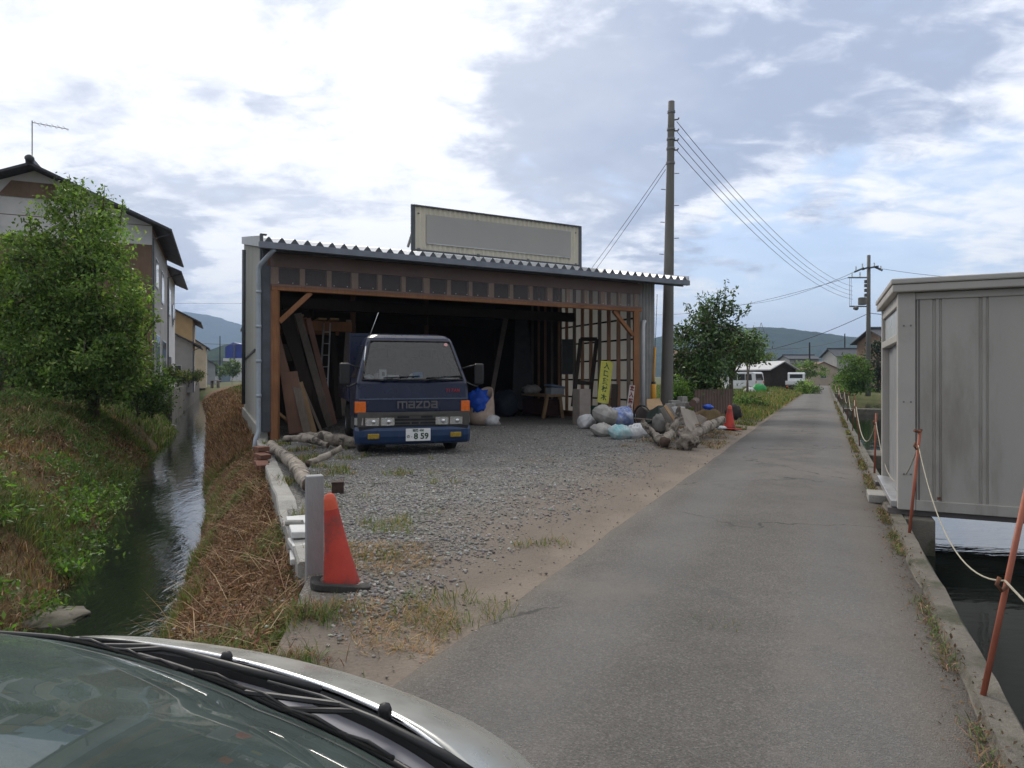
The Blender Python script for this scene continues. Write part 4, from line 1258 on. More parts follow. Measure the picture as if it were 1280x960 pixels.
pb = V((-1.315, 4.42, -.02))
mb = MB(); mb.box(pb + Z * .37, (.112, .085, .78), Matrix.Rotation(R(24), 3, 'Z'))
mb.build('concrete_post', pm('post_concrete', (.29, .295, .30), (.22, .225, .23), 3, .85, stretch=(1, 1, .3), bump=.25, bscale=60, c3=(.13, .135, .105), s3=3.5, t3=(.5, .72)), bevel=.008,
         label='square grey concrete post standing close beside the big red traffic cone', cat='post')


def cone(name, base, h, r0, tilt, rotz, label, group):
    t = thing(name, label, 'traffic cone', base, rotz, group)
    rot = Matrix.Rotation(R(tilt), 3, 'Y')
    n = 28; mb = MB()
    mb.lathe([(r0, .02), (r0 * .93, .06), (r0 * .62, h * .45), (r0 * .36, h * .85), (r0 * .30, h * .94), (r0 * .22, h * .985), (r0 * .05, h)], (0, 0, 0), n, rot)
    mb.build('cone_body', M['cone'], t, smooth=True, local=True)
    mb = MB()
    mb.lathe([(r0 * .37, h * .845), (r0 * .315, h * .94), (r0 * .235, h * .987), (r0 * .05, h * 1.004)], (0, 0, 0), n, rot, caps=False)
    mb.build('cone_tip', M['conetop'], t, smooth=True, local=True)
    mb = MB(); q = r0 * 1.5
    mb.box((.0, 0, .012), (q * 2, q * 2, .022), Matrix.Rotation(R(3), 3, 'Y')); mb.build('cone_foot', M['cone'], t, local=True, bevel=.01)
    return t


c1 = cone('traffic_cone', V((-1.09, 4.27, .015)), .64, .122, -7.5, R(18), 'big faded red traffic cone with a black rubber ring beside the concrete post', 'red traffic cones')
mb = MB(); rt = Matrix.Rotation(R(6), 3, 'Y') @ Matrix.Rotation(R(-9), 3, 'X')
prof = [(.128, -.022), (.128, .02), (.15, .026), (.185, .015), (.188, -.02), (.128, -.022)]
vs, fs = [], []
n = 32
for r_, z in prof:
    for k in range(n):
        a = 2 * math.pi * k / n; e = (abs(math.cos(a)) ** 5 + abs(math.sin(a)) ** 5) ** (-1 / 5)
        vs.append(c1.location + V((-.01, -.015, .052)) + rt @ V((r_ * e * math.cos(a + .3), r_ * e * math.sin(a + .3), z)))
for i in range(5):
    for k in range(n): fs.append((i * n + k, i * n + (k + 1) % n, (i + 1) * n + (k + 1) % n, (i + 1) * n + k))
mb.add(vs, fs)
mb.build('cone_weight', M['rubber'], smooth=False, bevel=.004, label='black rubber weight ring tipped round the foot of the big red cone', cat='weight')
c2 = cone('traffic_cone', V((5.56, 17.0, .05)), .60, .16, 2, R(10), 'small red traffic cone at the road edge beyond the driftwood heap', 'red traffic cones')


def slab(p, size, rz, name, mat, label, cat, group=None, tilt=(0, 0)):
    rot = Matrix.Rotation(rz, 3, 'Z') @ Matrix.Rotation(tilt[0], 3, 'X') @ Matrix.Rotation(tilt[1], 3, 'Y')
    mb = MB(); mb.box(V(p), size, rot)
    return mb.build(name, mat, bevel=.008, label=label, cat=cat, group=group)


q = R(22)
slab((-1.80, 5.62, .165), (.20, .26, .05), q, 'concrete_slab', M['conc_pale'], 'whitish concrete slab lying at the far end of the low slab pile', 'slab', 'whitish slabs on the retaining wall', (R(3), 0))
slab((-1.645, 5.22, .18), (.19, .28, .05), q, 'concrete_slab', M['conc_pale'], 'whitish concrete slab lying topmost and nearest on the low pile', 'slab', 'whitish slabs on the retaining wall', (0, R(4)))
slab((-1.60, 5.08, .12), (.19, .28, .045), q + .08, 'concrete_slab', M['conc_pale'], 'second whitish slab from the top of the low pile by the post', 'slab', 'whitish slabs on the retaining wall')
slab((-1.55, 4.93, .06), (.19, .28, .045), q - .05, 'concrete_slab', M['conc_pale'], 'whitish slab at the bottom of the low pile by the post', 'slab', 'whitish slabs on the retaining wall')
mb = MB(); mb.tube([(-1.84, 5.42, .20), (-1.70, 5.38, .21)], .025, 10); mb.build('pipe_piece', M['conc'], smooth=False, label='short grey pipe piece lying between the whitish slabs', cat='pipe')


def log(name, pts, rad, label, cat='log', group=None, mat='log', n=18, end=True, seed=0):
    """weathered trunk with uneven girth and dark cut ends"""
    P_ = [V(p) for p in pts]; fine = []; rr = []
    m = len(P_) - 1
    for i in range(m):
        for k in range(11):
            t = k / 11; a = P_[max(i - 1, 0)]; b_ = P_[i]; c = P_[i + 1]; d = P_[min(i + 2, m)]
            p = .5 * ((2 * b_) + (c - a) * t + (2 * a - 5 * b_ + 4 * c - d) * t * t + (3 * b_ - a - 3 * c + d) * t ** 3)
            fine.append(p); rr.append(rad[i] + (rad[i + 1] - rad[i]) * t)
    fine.append(P_[-1]); rr.append(rad[-1])
    mb = MB(); mb.tube(fine, rr, n, caps=False)
    for i, v in enumerate(mb.v):
        v = V(v); c = fine[i // n]; k = 1 + .34 * mnoise.noise(v * 4.5 + V((seed, 0, 0))) + .22 * mnoise.noise(v * 12) + .12 * mnoise.noise(v * 31)
        mb.v[i] = tuple(c + (v - c) * k)
    L = len(mb.v)
    mb.f += [tuple(range(n - 1, -1, -1)), tuple(range(L - n, L))]; mb.m += [1, 1]
    return mb.build(name, [M[mat], M['endgrain']], smooth=True, label=label, cat=cat, group=group)


log('weathered_log', [(-3.95, 10.9, .24), (-3.35, 9.8, .22), (-2.72, 8.4, .24), (-2.22, 7.2, .22)], [.085, .075, .09, .07], 'grey weathered log lying along the retaining wall beside the brick heap', seed=1)
log('broken_branch', [(-2.62, 8.5, .27), (-2.42, 8.75, .36), (-2.25, 8.8, .45)], [.05, .042, .035], 'short broken branch sticking up beside the grey log', 'branch', seed=2)
log('root_log', [(-4.0, 12.6, .26), (-3.4, 12.0, .27), (-2.8, 11.9, .2), (-2.3, 12.1, .14)], [.06, .11, .09, .03], 'pale gnarled root log lying in front of the left shed post', seed=3)
log('root_log', [(-3.95, 11.6, .3), (-3.5, 11.3, .33), (-3.05, 11.0, .25)], [.05, .07, .04], 'thin pale root curling over the top of the brick heap', 'root', seed=4)
bi = 0
for i, (x, y, z, rz, tl) in enumerate([(-3.98, 10.35, .17, .3, 0), (-3.90, 10.1, .16, .2, .1), (-3.78, 9.8, .165, .35, 0), (-3.95, 10.3, .25, .1, .05), (-3.83, 9.98, .25, .5, .1), (-3.70, 9.62, .16, .1, .2), (-4.05, 10.7, .2, .2, .3), (-3.93, 10.2, .335, .4, 0)]):
    slab((x + .08, y, z - .05), (.17, .22, .065), R(20) + rz, 'brick', M['brick'], 'old red brick in the small heap on the retaining wall', 'brick', 'red bricks heaped beside the log', (tl, 0))
mb = MB(); mb.box((-1.955, 7.45, .135), (.13, .13, .13), Matrix.Rotation(R(15), 3, 'Z')); mb.box((-1.955, 7.45, .21), (.14, .14, .02), Matrix.Rotation(R(15), 3, 'Z'))
mb.build('rusty_box', pm('dark_rust_box', (.06, .035, .028), (.035, .022, .018), 14, .9), bevel=.006, label='small dark rusty steel box standing on the gravel near the log', cat='box')

# ------------------------------------------------------------------ at the mouth and right side of the shed
def gp(u, v, z=.09): return G(u, v, z)


sk = thing('bulk_sack', 'open tan bulk sack with a blue tarpaulin stuffed inside beside the truck', 'sack', gp(602, 532))
c = gp(602, 531); mb = MB()
rows = []
for j, (r_, z) in enumerate([(.20, 0), (.36, .03), (.42, .2), (.41, .45), (.38, .62), (.37, .74), (.33, .72), (.30, .55)]):
    row = []
    for i in range(25):
        a = 2 * math.pi * i / 24; w = 1 + .10 * mnoise.noise(V((math.cos(a) * 1.6, math.sin(a) * 1.6, z * 3 + 5)))
        zz = z * (1 + .38 * math.sin(a + .6)) if z > .3 else z
        row.append(c + V((.86 * r_ * w * math.cos(a), r_ * w * .72 * math.sin(a), zz)))
    rows.append(row)
mb.grid(rows); mb.build('sack_cloth', M['sacktan'], sk, smooth=True)
mb = MB(); mb.blob(c + V((-.06, -.10, .62)), (.27, .24, .36), .34, 2.6, 3, 24, 16); mb.build('tarpaulin', M['tarp'], sk, smooth=True)
mb = MB(); mb.blob(c + V((.28, -.2, .12)), (.22, .16, .16), .5, 2.4, 9, 14, 8, flat=.09); mb.build('sack_flap', M['sackwhite'], sk, smooth=True)


def pillow(c, L, W, T, rot, seed, mb=None, n=18):
    """filled sack: seamed edges, fat middle, creased cloth"""
    mb = mb or MB(); top, bot = [], []
    for j in range(n + 1):
        rt_, rb_ = [], []
        for i in range(n + 1):
            u, v = 2 * i / n - 1, 2 * j / n - 1
            fat = ((1 - abs(u) ** 3.2) * (1 - abs(v) ** 3.2)) ** .55
            cr = mnoise.noise(V((u * 2.2 + seed, v * 2.2, seed * 1.3))) * .22 + mnoise.noise(V((u * 7 + seed, v * 3.2, seed))) * .16 + mnoise.noise(V((u * 3 + seed, v * 13, seed))) * .08
            pin = 1 - .10 * abs(u) ** 2 * abs(v) ** 2 - .08 * (1 - abs(u)) * abs(v) ** 4 + .07 * mnoise.noise(V((u * 2 + 9, v * 2, seed)))
            x, y = u * L / 2 * pin, v * W / 2 * pin
            rt_.append(c + rot @ V((x, y, T * .5 * fat * (1 + cr) + .02 * cr)))
            rb_.append(c + rot @ V((x, y, -T * .5 * fat * (1 - .3 * cr) + .02 * cr)))
        top.append(rt_); bot.append(rb_)
    mb.grid(top); mb.grid(bot)
    return mb


def bag(u, v, w, h, mat, label, seed, rz=0, z0=.09, up=0.0, knot=None, stand=18):
    c = gp(u, v, z0); s_ = c.y / F
    rot = Matrix.Rotation(R(26) + rz, 3, 'Z') @ Matrix.Rotation(R(stand), 3, 'X') @ Matrix.Rotation(rz * .5, 3, 'Y')
    L = w * s_ * 1.12; T = h * s_ * 1.15
    T *= .9; mb = pillow(c + Z * (T * .42 + up), L, L * .8, T, rot, seed, n=30)
    nk = c + Z * (T * .45 + up) + rot @ V((L * .47, 0, .0)); mb.lathe([(.012, -.09), (.03, -.05), (.018, 0), (.05, .05), (.065, .07)], nk, 9, rot @ Matrix.Rotation(R(90), 3, 'Y'))
    return mb.build('filled_sack', mat, smooth=True, label=label, cat='sack', group='filled sacks heaped before the right post')


bag(733, 536, 20, 19, M['sackwhite'], 'leftmost white sack, standing apart against the plywood box', 1, .3, stand=50)
bag(754, 545, 27, 15, M['sackgrey'], 'pale grey sack lying lowest under the big grey one', 2, .2)
bag(757, 537, 30, 22, M['sackgrey'], 'big grey sack lying on the heap in front of the green bin', 3, .4, up=.16)
bag(776, 536, 29, 22, M['sackblue'], 'white sack with blue print on the top of the heap', 4, -.2, up=.1, stand=40)
bag(775, 548, 25, 17, M['sackteal'], 'teal and white sack in front of the heap', 5, .1)
bag(797, 547, 24, 17, M['sackwhite'], 'white sack lying at the right end of the heap beside the driftwood', 6, -.3)
bag(768, 530, 22, 16, pm('dark_sack', (.16, .15, .15), (.11, .10, .10), 8, .85, bump=.5, bscale=60), 'dark grey sack at the back of the heap', 7, .2, up=.1)


def quad(name, pts, th, mat, label=None, cat=None, group=None, parent=None, bevel=.004):
    a, b_, c, d = [V(p) for p in pts]; n_ = (b_ - a).cross(d - a).normalized()
    mb = MB(); mb.prism([a, b_, c, d], n_ * th)
    return mb.build(name, mat, parent, label=label, cat=cat, group=group, bevel=bevel)


pbx = S(SL - 1.55, -.55, 0)
mb = MB(); mb.box(gp(727, 531) + Z * .48, (.36, .34, .96), SROT); o = mb.build('plywood_box', M['card'], bevel=.008, label='tall upright plywood box standing beside the sacks', cat='box')
bench = thing('work_bench', 'rough timber bench with splayed legs inside the right of the shed', 'bench', gp(697, 524))
bc = gp(698, 523); bc2 = bc + SB * 2.2
MB().beam(bc + Z * .70 - SA * .1, bc2 + Z * .70 - SA * .1, .62, .07).build('bench_top', M['timber_pale'], bench, bevel=.008)
for s_, t_ in ((-.42, .1), (.18, .1), (-.42, 2.0), (.18, 2.0)):
    b0 = bc + SA * s_ * 1.2 + SB * t_; MB().beam(b0, bc + SA * (s_ * .8 - .02) + SB * t_ + Z * .665, .09, .09).build('leg', M['timber_pale'] if t_ < 1 else M['timber_dark'], bench, bevel=.006)
mb = MB(); mb.box(bc + SA * -.12 + SB * 1.0 + Z * .32, (.5, 1.5, .5), SROT); mb.build('stored_box', pm('maroon_crate', (.06, .022, .018), (.04, .016, .014), 6, .8), bevel=.01, label='dark maroon crate pushed under the timber bench', cat='crate')
bx = thing('lidded_box', 'pale box with a blue-grey lid on the timber bench', 'box', bc + SB * .35 + Z * .737)
MB().box(bc + SB * .35 + SA * .06 + Z * .84, (.48, .36, .21), SROT).build('box_body', M['paleblue'], bx, bevel=.008)
MB().box(bc + SB * .35 + SA * .06 + Z * .985, (.52, .42, .07), SROT @ Matrix.Rotation(R(9), 3, 'Y')).build('lid', M['bluebox'], bx, bevel=.01)
mb = MB(); mb.blob(bc + SB * 1.4 - SA * .25 + Z * .86, (.3, .25, .16), .4, 2.5, 4, 14, 8); mb.build('cloth_heap', M['sackgrey'], smooth=True, label='grey cloth heap on the far end of the timber bench', cat='cloth')
mb = MB(); mb.blob(bc + SB * 1.6 - SA * 1.1 + Z * .42, (.42, .5, .48), .25, 1.8, 6, 16, 10, flat=.06); mb.build('covered_machine', pm('dark_blue_cover', (.035, .045, .06), (.02, .028, .04), 5, .7, bump=.5, bscale=12), smooth=True, label='machine under a dark blue cover left of the timber bench', cat='machine')
# yellow board with green writing
ya = [P(746, 503, 17.75), P(760, 505, 17.95), P(766, 452, 18.35), P(751, 451, 18.15)]
yb = quad('yellow_board', ya, .02, M['yellow_sign'], 'tall yellow board with dark green lettering leaning behind the green bin', 'sign board')
yn = (ya[1] - ya[0]).cross(ya[3] - ya[0]).normalized(); yn = -yn if yn.y > 0 else yn
yup = ((ya[3] + ya[2]) / 2 - (ya[0] + ya[1]) / 2)
for i, ch in enumerate('入口貸材木'):
    t = .87 - .185 * i
    p = (ya[0] + ya[1]) / 2 + yup * t + yn * .025
    text_mesh(ch, .20, 'lettering', M['green_ink'], yb, facing(p, yn, yup.normalized()), .004)
ra = [P(782.5, 513, 17.6), P(790, 514, 17.7), P(793.5, 482, 17.8), P(787, 481, 17.7)]
rb = quad('warning_board', ra, .012, pm('pinkish_white_board', (.52, .45, .42), (.45, .39, .37), 5, .7), 'narrow whitish board with maroon lettering leaning at the right shed post', 'sign board')
rn = (ra[1] - ra[0]).cross(ra[3] - ra[0]).normalized(); rn = -rn if rn.y > 0 else rn
rup = ((ra[3] + ra[2]) / 2 - (ra[0] + ra[1]) / 2)
for i, ch in enumerate('立入禁止'):
    text_mesh(ch, .145, 'lettering', M['red_ink'], rb, facing((ra[0] + ra[1]) / 2 + rup * (.87 - .25 * i) + rn * .016, rn, rup.normalized()), .006)
quad('grey_board', [P(763, 514, 17.9), P(771, 515, 18.0), P(772.5, 480, 18.2), P(764, 480, 18.1)], .02, M['timber_dark'], 'plain dark board standing just right of the yellow board', 'board')
gb = thing('green_bin', 'dark green bin standing behind the sacks', 'bin', gp(748, 527))
c = gp(748, 526); mb = MB(); mb.prism([c + V((x, y, 0)) for x, y in ((-.22, -.2), (.22, -.2), (.22, .2), (-.22, .2))], Z * .001)
rows = [[c + V((x * k, y * k, z)) for x, y in ((-.24, -.2), (.24, -.2), (.24, .2), (-.24, .2), (-.24, -.2))] for k, z in ((.9, 0), (1.0, .40), (1.07, .40), (1.07, .44), (.98, .44), (.9, .05))]
mb.grid(rows); mb.build('bin_body', M['greenbin'], gb, bevel=.01)
quad('label', [c + V((-.02, -.218, .28)), c + V((.06, -.218, .28)), c + V((.06, -.22, .35)), c + V((-.02, -.22, .35))], .004, M['white'], parent=gb)
# dark door frame leaning
fa, fb, fc, fd = P(716, 508, 18.6), P(736, 510, 18.9), P(746, 424, 19.6), P(726, 424, 19.3)
fr = thing('leaning_doorframe', 'dark empty timber frame leaning against the inner right wall', 'frame', (fa + fb) / 2)
for a, b_, nm in ((fa, fd, 'side_rail'), (fb, fc, 'side_rail'), (fd, fc, 'top_rail'), (fa + (fd - fa) * .35, fb + (fc - fb) * .35, 'cross_rail')):
    MB().beam(a, b_, .11, .05, V((.3, -.9, .2))).build(nm, M['timber_dark'], fr, bevel=.005)
quad('hanging_sheet', [P(703, 468, 21.5), P(717, 468, 21.0), P(717, 424, 21.0), P(703, 424, 21.5)], .02, pm('grey_green_sheet', (.16, .18, .17), (.12, .13, .125), 3, .7), 'grey-green sheet hung on the inner wall left of the leaning frame', 'sheet')
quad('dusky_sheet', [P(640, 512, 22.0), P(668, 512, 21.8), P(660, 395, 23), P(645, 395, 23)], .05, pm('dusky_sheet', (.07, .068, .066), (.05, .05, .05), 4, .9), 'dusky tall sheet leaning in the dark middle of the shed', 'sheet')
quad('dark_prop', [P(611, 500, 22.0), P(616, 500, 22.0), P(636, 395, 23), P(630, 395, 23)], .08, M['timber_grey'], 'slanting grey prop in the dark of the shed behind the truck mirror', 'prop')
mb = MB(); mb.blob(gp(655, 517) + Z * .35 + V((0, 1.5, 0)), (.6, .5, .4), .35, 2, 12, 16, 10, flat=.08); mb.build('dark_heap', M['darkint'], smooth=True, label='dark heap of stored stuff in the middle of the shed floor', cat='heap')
MB().beam(gp(623, 519, .12), gp(634, 518, .12), .1, .06).build('floor_batten', M['timber_pale'], bevel=.005, label='short pale batten lying on the gravel behind the tan sack', cat='batten')
# folding chair frame
ch = thing('folded_chair', 'black round-backed folded chair against the right shed post', 'chair', gp(802, 538))
cc = gp(802, 538); mb = MB(); mb.tube([cc + V((.17 * math.cos(a), -.05 - .1 * math.cos(a), .33 + .27 * math.sin(a))) for a in np.linspace(0, 2 * math.pi, 22)], .026, 8, caps=False); mb.build('chair_frame', M['black'], ch, smooth=True)
mb = MB(); mb.blob(cc + V((0, -.04, .33)), (.15, .03, .24), .05, 2, 1, 16, 8); mb.build('chair_back', pm('brown_vinyl', (.06, .045, .04), (.04, .03, .028), 6, .6), ch, smooth=True)

# driftwood and scrap heap between shed and road
dw = thing('forked_driftwood', 'big pale forked driftwood log lying in front of the scrap heap', 'driftwood', gp(828, 556, .06))
b0 = gp(829, 553, .16)
o = log('left_limb', [b0 + V((0, -.06, 0)), P(818, 544, 13.2), P(806, 531, 13.4), P(803, 526, 13.4)], [.10, .075, .06, .045], None, None); o.parent = dw; o.location = V(o.location) - V(dw.location)
o = log('right_limb', [b0 + V((0, -.02, 0)), P(838, 541, 13.2), P(845, 528, 13.4), P(849, 509, 13.6)], [.10, .075, .06, .04], None, None, seed=5); o.parent = dw; o.location = V(o.location) - V(dw.location)
o = log('stub', [P(836, 543, 13.15), P(834, 534, 13.1), P(835.5, 529, 13.1)], [.045, .04, .035], None, None, seed=6); o.parent = dw; o.location = V(o.location) - V(dw.location)
for nm in ('left_limb', 'right_limb', 'stub'):
    ob = bpy.data.objects[nm]; ob.name = 'limb' if nm != 'stub' else 'branch_stub'
mb = MB(); mb.blob(gp(857, 561, .05) + Z * .16, (.19, .18, .20), .55, 2.6, 21, 26, 18, flat=.03); mb.build('tree_stump', M['log'], smooth=True, label='grey knotty tree stump in front of the leaning plywood', cat='stump')
mb = MB(); mb.blob(gp(866, 557, .05) + Z * .12, (.12, .15, .14), .5, 2.8, 23, 18, 12, flat=.03); mb.build('root_knot', M['log'], smooth=True, label='smaller root knot touching the right side of the grey stump', cat='root')
log('fallen_log', [P(864, 545, 13.6), P(876, 538, 14.2), P(890, 531, 14.9), P(903, 525, 15.4)], [.09, .11, .10, .09], 'long grey fallen log pointing from the stump to the small cone', seed=8)
log('fallen_log', [P(882, 532, 15.6), P(896, 527, 15.9), P(905, 524, 16.1)], [.06, .06, .05], 'thin short log lying behind the long grey log', seed=9)
quad('plywood_sheet', [P(859, 541, 13.5), P(875, 536, 14.2), P(867, 514.5, 14.4), P(849, 509, 13.8)], .02, M['ply'], 'broad weathered plywood sheet leaning on the scrap heap', 'plywood')
quad('plywood_sheet', [P(834, 531, 13.9), P(846, 522, 14.3), P(836, 505, 14.3), P(824, 511, 13.9)], .02, pm('dark_ply', (.19, .17, .15), (.14, .125, .11), 4, .9), 'small dark plywood sheet leaning behind the forked driftwood', 'plywood')
quad('wood_strip', [P(842, 527, 13.8), P(845, 525, 13.85), P(832, 506, 13.95), P(829, 508, 13.9)], .02, M['timber_pale'], 'pale wooden strip leaning across the small dark plywood', 'strip')
for i, (u, v, w, h, yy, lb) in enumerate([(843, 505, 12, 9, 17.3, 'wide grey concrete block at the left of the block heap'), (853, 500, 8, 9, 17.6, 'upright grey concrete block at the back of the block heap'), (856, 506, 13, 7, 17.0, 'flat grey concrete block in front of the upright one'), (848, 512, 14, 7, 16.3, 'pale concrete block lying above the plywood sheet'), (838, 508, 9, 7, 16.6, 'whitish block beside the yellow stay guard')]):
    s_ = yy / F; slab(P(u, v, yy), (w * s_, .22, h * s_), R(10 + 12 * i), 'concrete_block', M['conc'] if i != 3 else M['conc_pale'], lb, 'block', 'concrete blocks on the scrap heap')
mb = MB(); mb.blob(P(846, 526, 16.2) + V((0, 0, -.2)), (.8, .6, .42), .2, 2, 31, 36, 20); mb.build('soil_mound', M['yard'], smooth=True, label='low soil mound carrying the concrete blocks and scrap', cat='mound')
mb = MB(); mb.blob(P(886, 524, 18.2) + V((0, 0, -.25)), (.62, .5, .52), .2, 2.2, 33, 36, 20); mb.build('rubble_mound', M['bank'], smooth=True, label='dark rubble mound in front of the brown corrugated fence', cat='mound')
mb = MB(); mb.tube([P(866, 504, 16.3), P(870, 501, 17.0)], .09, 16); mb.build('clay_pipe', pm('brown_clay', (.12, .07, .055), (.09, .055, .045), 6, .7), smooth=False, label='brown clay pipe lying end-on over the scrap heap', cat='pipe')
mb = MB(); mb.blob(P(885, 509, 16.6), (.13, .1, .07), .4, 3, 35, 12, 8); mb.build('blue_rag', M['tarp'], smooth=True, label='blue plastic scrap on the dark rubble mound', cat='plastic')
mb = MB(); mb.blob(P(902, 535, 15.6), (.12, .1, .05), .4, 3, 36, 10, 6); mb.build('white_scrap', M['sackwhite'], smooth=True, label='whitish scrap lying at the foot of the small cone', cat='scrap')
quad('tan_sheet', [P(808, 514, 16.2), P(829, 510, 16.8), P(824, 499, 17.2), P(808, 500, 16.8)], .03, M['timber_pale'], 'tan broken panel lying at the foot of the yellow stay guard', 'panel')
quad('dark_crate', [P(808, 530, 15.4), P(820, 530, 15.6), P(820, 516, 15.8), P(808, 516, 15.6)], .4, pm('dark_green_crate', (.035, .05, .04), (.025, .035, .03), 6, .8), 'dark green crate under the tan broken panel', 'crate')
mb = MB(); mb.blob(P(826, 529, 14.6), (.2, .2, .22), .35, 2, 41, 14, 10); mb.build('grey_rock', M['stone'], smooth=True, label='grey rock inside the fork of the driftwood', cat='rock')
mb = MB(); mb.blob(P(917, 515, 18.0), (.22, .2, .2), .4, 2, 45, 14, 10, flat=.04); mb.build('dark_tyre_scrap', M['rubber'], smooth=True, label='dark rubber scrap just behind the small red cone', cat='scrap')

# stay guard and the big pole
mb = MB(); y0 = 18.7
sg_ = thing('stay_guard', 'bright yellow stay-wire guard standing beside the big concrete pole', 'stay guard', P(817, 512, y0))
MB().tube([P(817, 508, y0), P(817, 480, y0)], .075, 12).build('guard_sleeve', M['yellow'], sg_, smooth=True)
MB().tube([P(817, 480, y0), P(817.3, 470, y0), P(819, 434, y0)], .03, 8).build('guard_rod', M['yellow'], sg_, smooth=True)
MB().tube([P(817, 482, y0), P(817, 477, y0)], .06, 12).build('collar', M['black'], sg_, smooth=True)
MB().tube([P(819, 434, y0), P(821.5, 368, y0 + .9)], .008, 6).build('stay_wire', M['wire'], sg_)
mb = MB()
pz = V((4.72, 20.3, 0)); ptop = P(839.3, 127, 20.3)
pole = thing('utility_pole', 'tall bare concrete utility pole rising behind the right end of the shed roof', 'utility pole', pz)
pts = [pz + (ptop - pz) * t for t in np.linspace(0, 1, 14)]
mb.tube(pts, list(np.linspace(.20, .095, 14)), 20); mb.build('shaft', M['pole'], pole, smooth=True)
for v in (140, 162, 174, 186, 204):
    t = (P(0, v, 20.3).z) / ptop.z; p = pz + (ptop - pz) * t; r_ = .215 - .11 * t
    MB().tube([p - Z * .03, p + Z * .03], r_ + .012, 16).build('band', M['steel'], pole)
for i, v in enumerate((217, 237, 257, 278, 298, 318)):
    t = (P(0, v, 20.3).z) / ptop.z; p = pz + (ptop - pz) * t; r_ = .215 - .11 * t; sg = 1 if i % 2 == 0 else -1
    MB().tube([p + V((sg * r_, 0, 0)), p + V((sg * (r_ + .14), 0, .01))], .012, 6).build('step_bolt', M['steel'], pole)
for i, v in enumerate((150, 164, 176, 188)):
    t = (P(0, v, 20.3).z) / ptop.z; p = pz + (ptop - pz) * t
    MB().tube([p + V((.1, -.02, 0)), p + V((.2, -.05, 0)), p + V((.22, -.06, .05))], .025, 8).build('insulator', M['steel'], pole)

# ================================================================== storage container over the canal
def RB(mb, a, b_, m=0):
    """box between two (lat, fwd, z) corners of the road frame"""
    c = [(a[i] + b_[i]) / 2 for i in range(3)]
    return mb.box(RL(*c), (abs(b_[0] - a[0]), abs(b_[1] - a[1]), abs(b_[2] - a[2])), Matrix((RN, RD, Z)).transposed(), m)


ct = thing('storage_container', 'large grey metal storage container standing over the canal beside the road', 'container', RL(2.7, 8.65, .06))
L0, L1, F0, F1, ZB, ZT = .65, 4.75, 7.46, 9.52, .10, 2.34
# ribbed front sheet
prof = [0, .30, .305, .325, .33, .355, .36, .38, .385]
lat = L0 + .16; rows = [[], [], ]
pat = []
per_ = [(0, 0), (.13, 0), (.136, .014), (.156, .014), (.162, 0), (.185, 0), (.191, .014), (.205, .014), (.211, 0), (.37, 0)]
k = 0
while lat + k * .37 < L1 - .3:
    pat += [(lat + k * .37 + a, d) for a, d in per_[:-1]]; k += 1
pat.append((L1 - .1, 0))
for z in (ZB + .10, ZT - .17): rows[0 if z < 1 else 1] = [RL(a, F0 + .03 + d, z) for a, d in pat]
MB().grid(rows).build('front_sheet', M['cont'], ct, solid=.003)
for fa_ in (F1 - .03,):
    MB().grid([[RL(a, fa_ - d, z) for a, d in pat] for z in (ZB + .1, ZT - .17)]).build('rear_sheet', M['cont'], ct, solid=.003)
for (a, b_) in ((L0, L0 + .15), (L1 - .15, L1)):
    for (c, d) in ((F0, F0 + .12), (F1 - .12, F1)):
        RB(MB(), (a, c, ZB), (b_, d, ZT - .13)).build('corner_post', M['cont_trim'], ct, bevel=.008)
RB(MB(), (L0 + .152, F0 + .006, ZB), (L1 - .152, F0 + .08, ZB + .10)).build('bottom_rail', M['cont'], ct, bevel=.006)
RB(MB(), (L0 + .152, F0 + .012, ZT - .20), (L1 - .152, F0 + .08, ZT - .135)).build('top_rail', M['cont_trim'], ct, bevel=.004)
for a in (L0 + .175,): RB(MB(), (a, F0 + .024, ZB + .1), (a + .012, F0 + .04, ZT - .2)).build('seam', M['cont_dark'], ct)
mb = MB()
RB(mb, (L0 - .05, F0 - .07, ZT - .13), (L1 + .1, F1 + .03, ZT - .055)); mb.build('roof', M['cont_trim'], ct, bevel=.012)
mb = MB(); RB(mb, (L0 - .062, F0 - .085, ZT - .053), (L1 + .115, F1 + .045, ZT)); mb.build('roof_cap', M['cont_trim'], ct, bevel=.012)
mb = MB(); RB(mb, (L0 + .02, F0 + .05, ZB + .01), (L1 - .02, F1 - .05, ZB + .05)); mb.build('floor', M['cont_dark'], ct)
# door side
RB(MB(), (L0 + .01, F0 + .12, ZT - .24), (L0 + .1, F1 - .12, ZT - .135)).build('door_header', M['cont_trim'], ct, bevel=.004)
RB(MB(), (L0 + .035, F0 + .14, ZT - .52), (L0 + .05, F1 - .14, ZT - .25)).build('transom_panel', pm('pale_transom', (.46, .48, .48), (.40, .42, .42), 3, .35), ct, bevel=.003)
RB(MB(), (L0 + .0, F0 + .12, ZT - .60), (L0 + .09, F1 - .12, ZT - .525)).build('transom_rail', M['cont_trim'], ct, bevel=.006)
for (c, d, o_) in ((F0 + .14, F0 + 1.16, .05), (F0 + 1.12, F1 - .14, .075)):
    dr = RB(MB(), (L0 + o_, c, ZB + .07), (L0 + o_ + .022, d, ZT - .605)).build('door', pm('door_sheet', (.27, .27, .275), (.235, .235, .24), 2, .45), ct, bevel=.004)
    RB(MB(), (L0 + o_ - .008, c + .05, ZB + .95), (L0 + o_ - .001, c + .09, ZB + 1.15)).build('handle', M['alu'], dr)
    RB(MB(), (L0 + o_ - .012, c + .001, ZB + .08), (L0 + o_ - .001, c + .03, ZT - .61)).build('door_edge', M['alu'], dr)
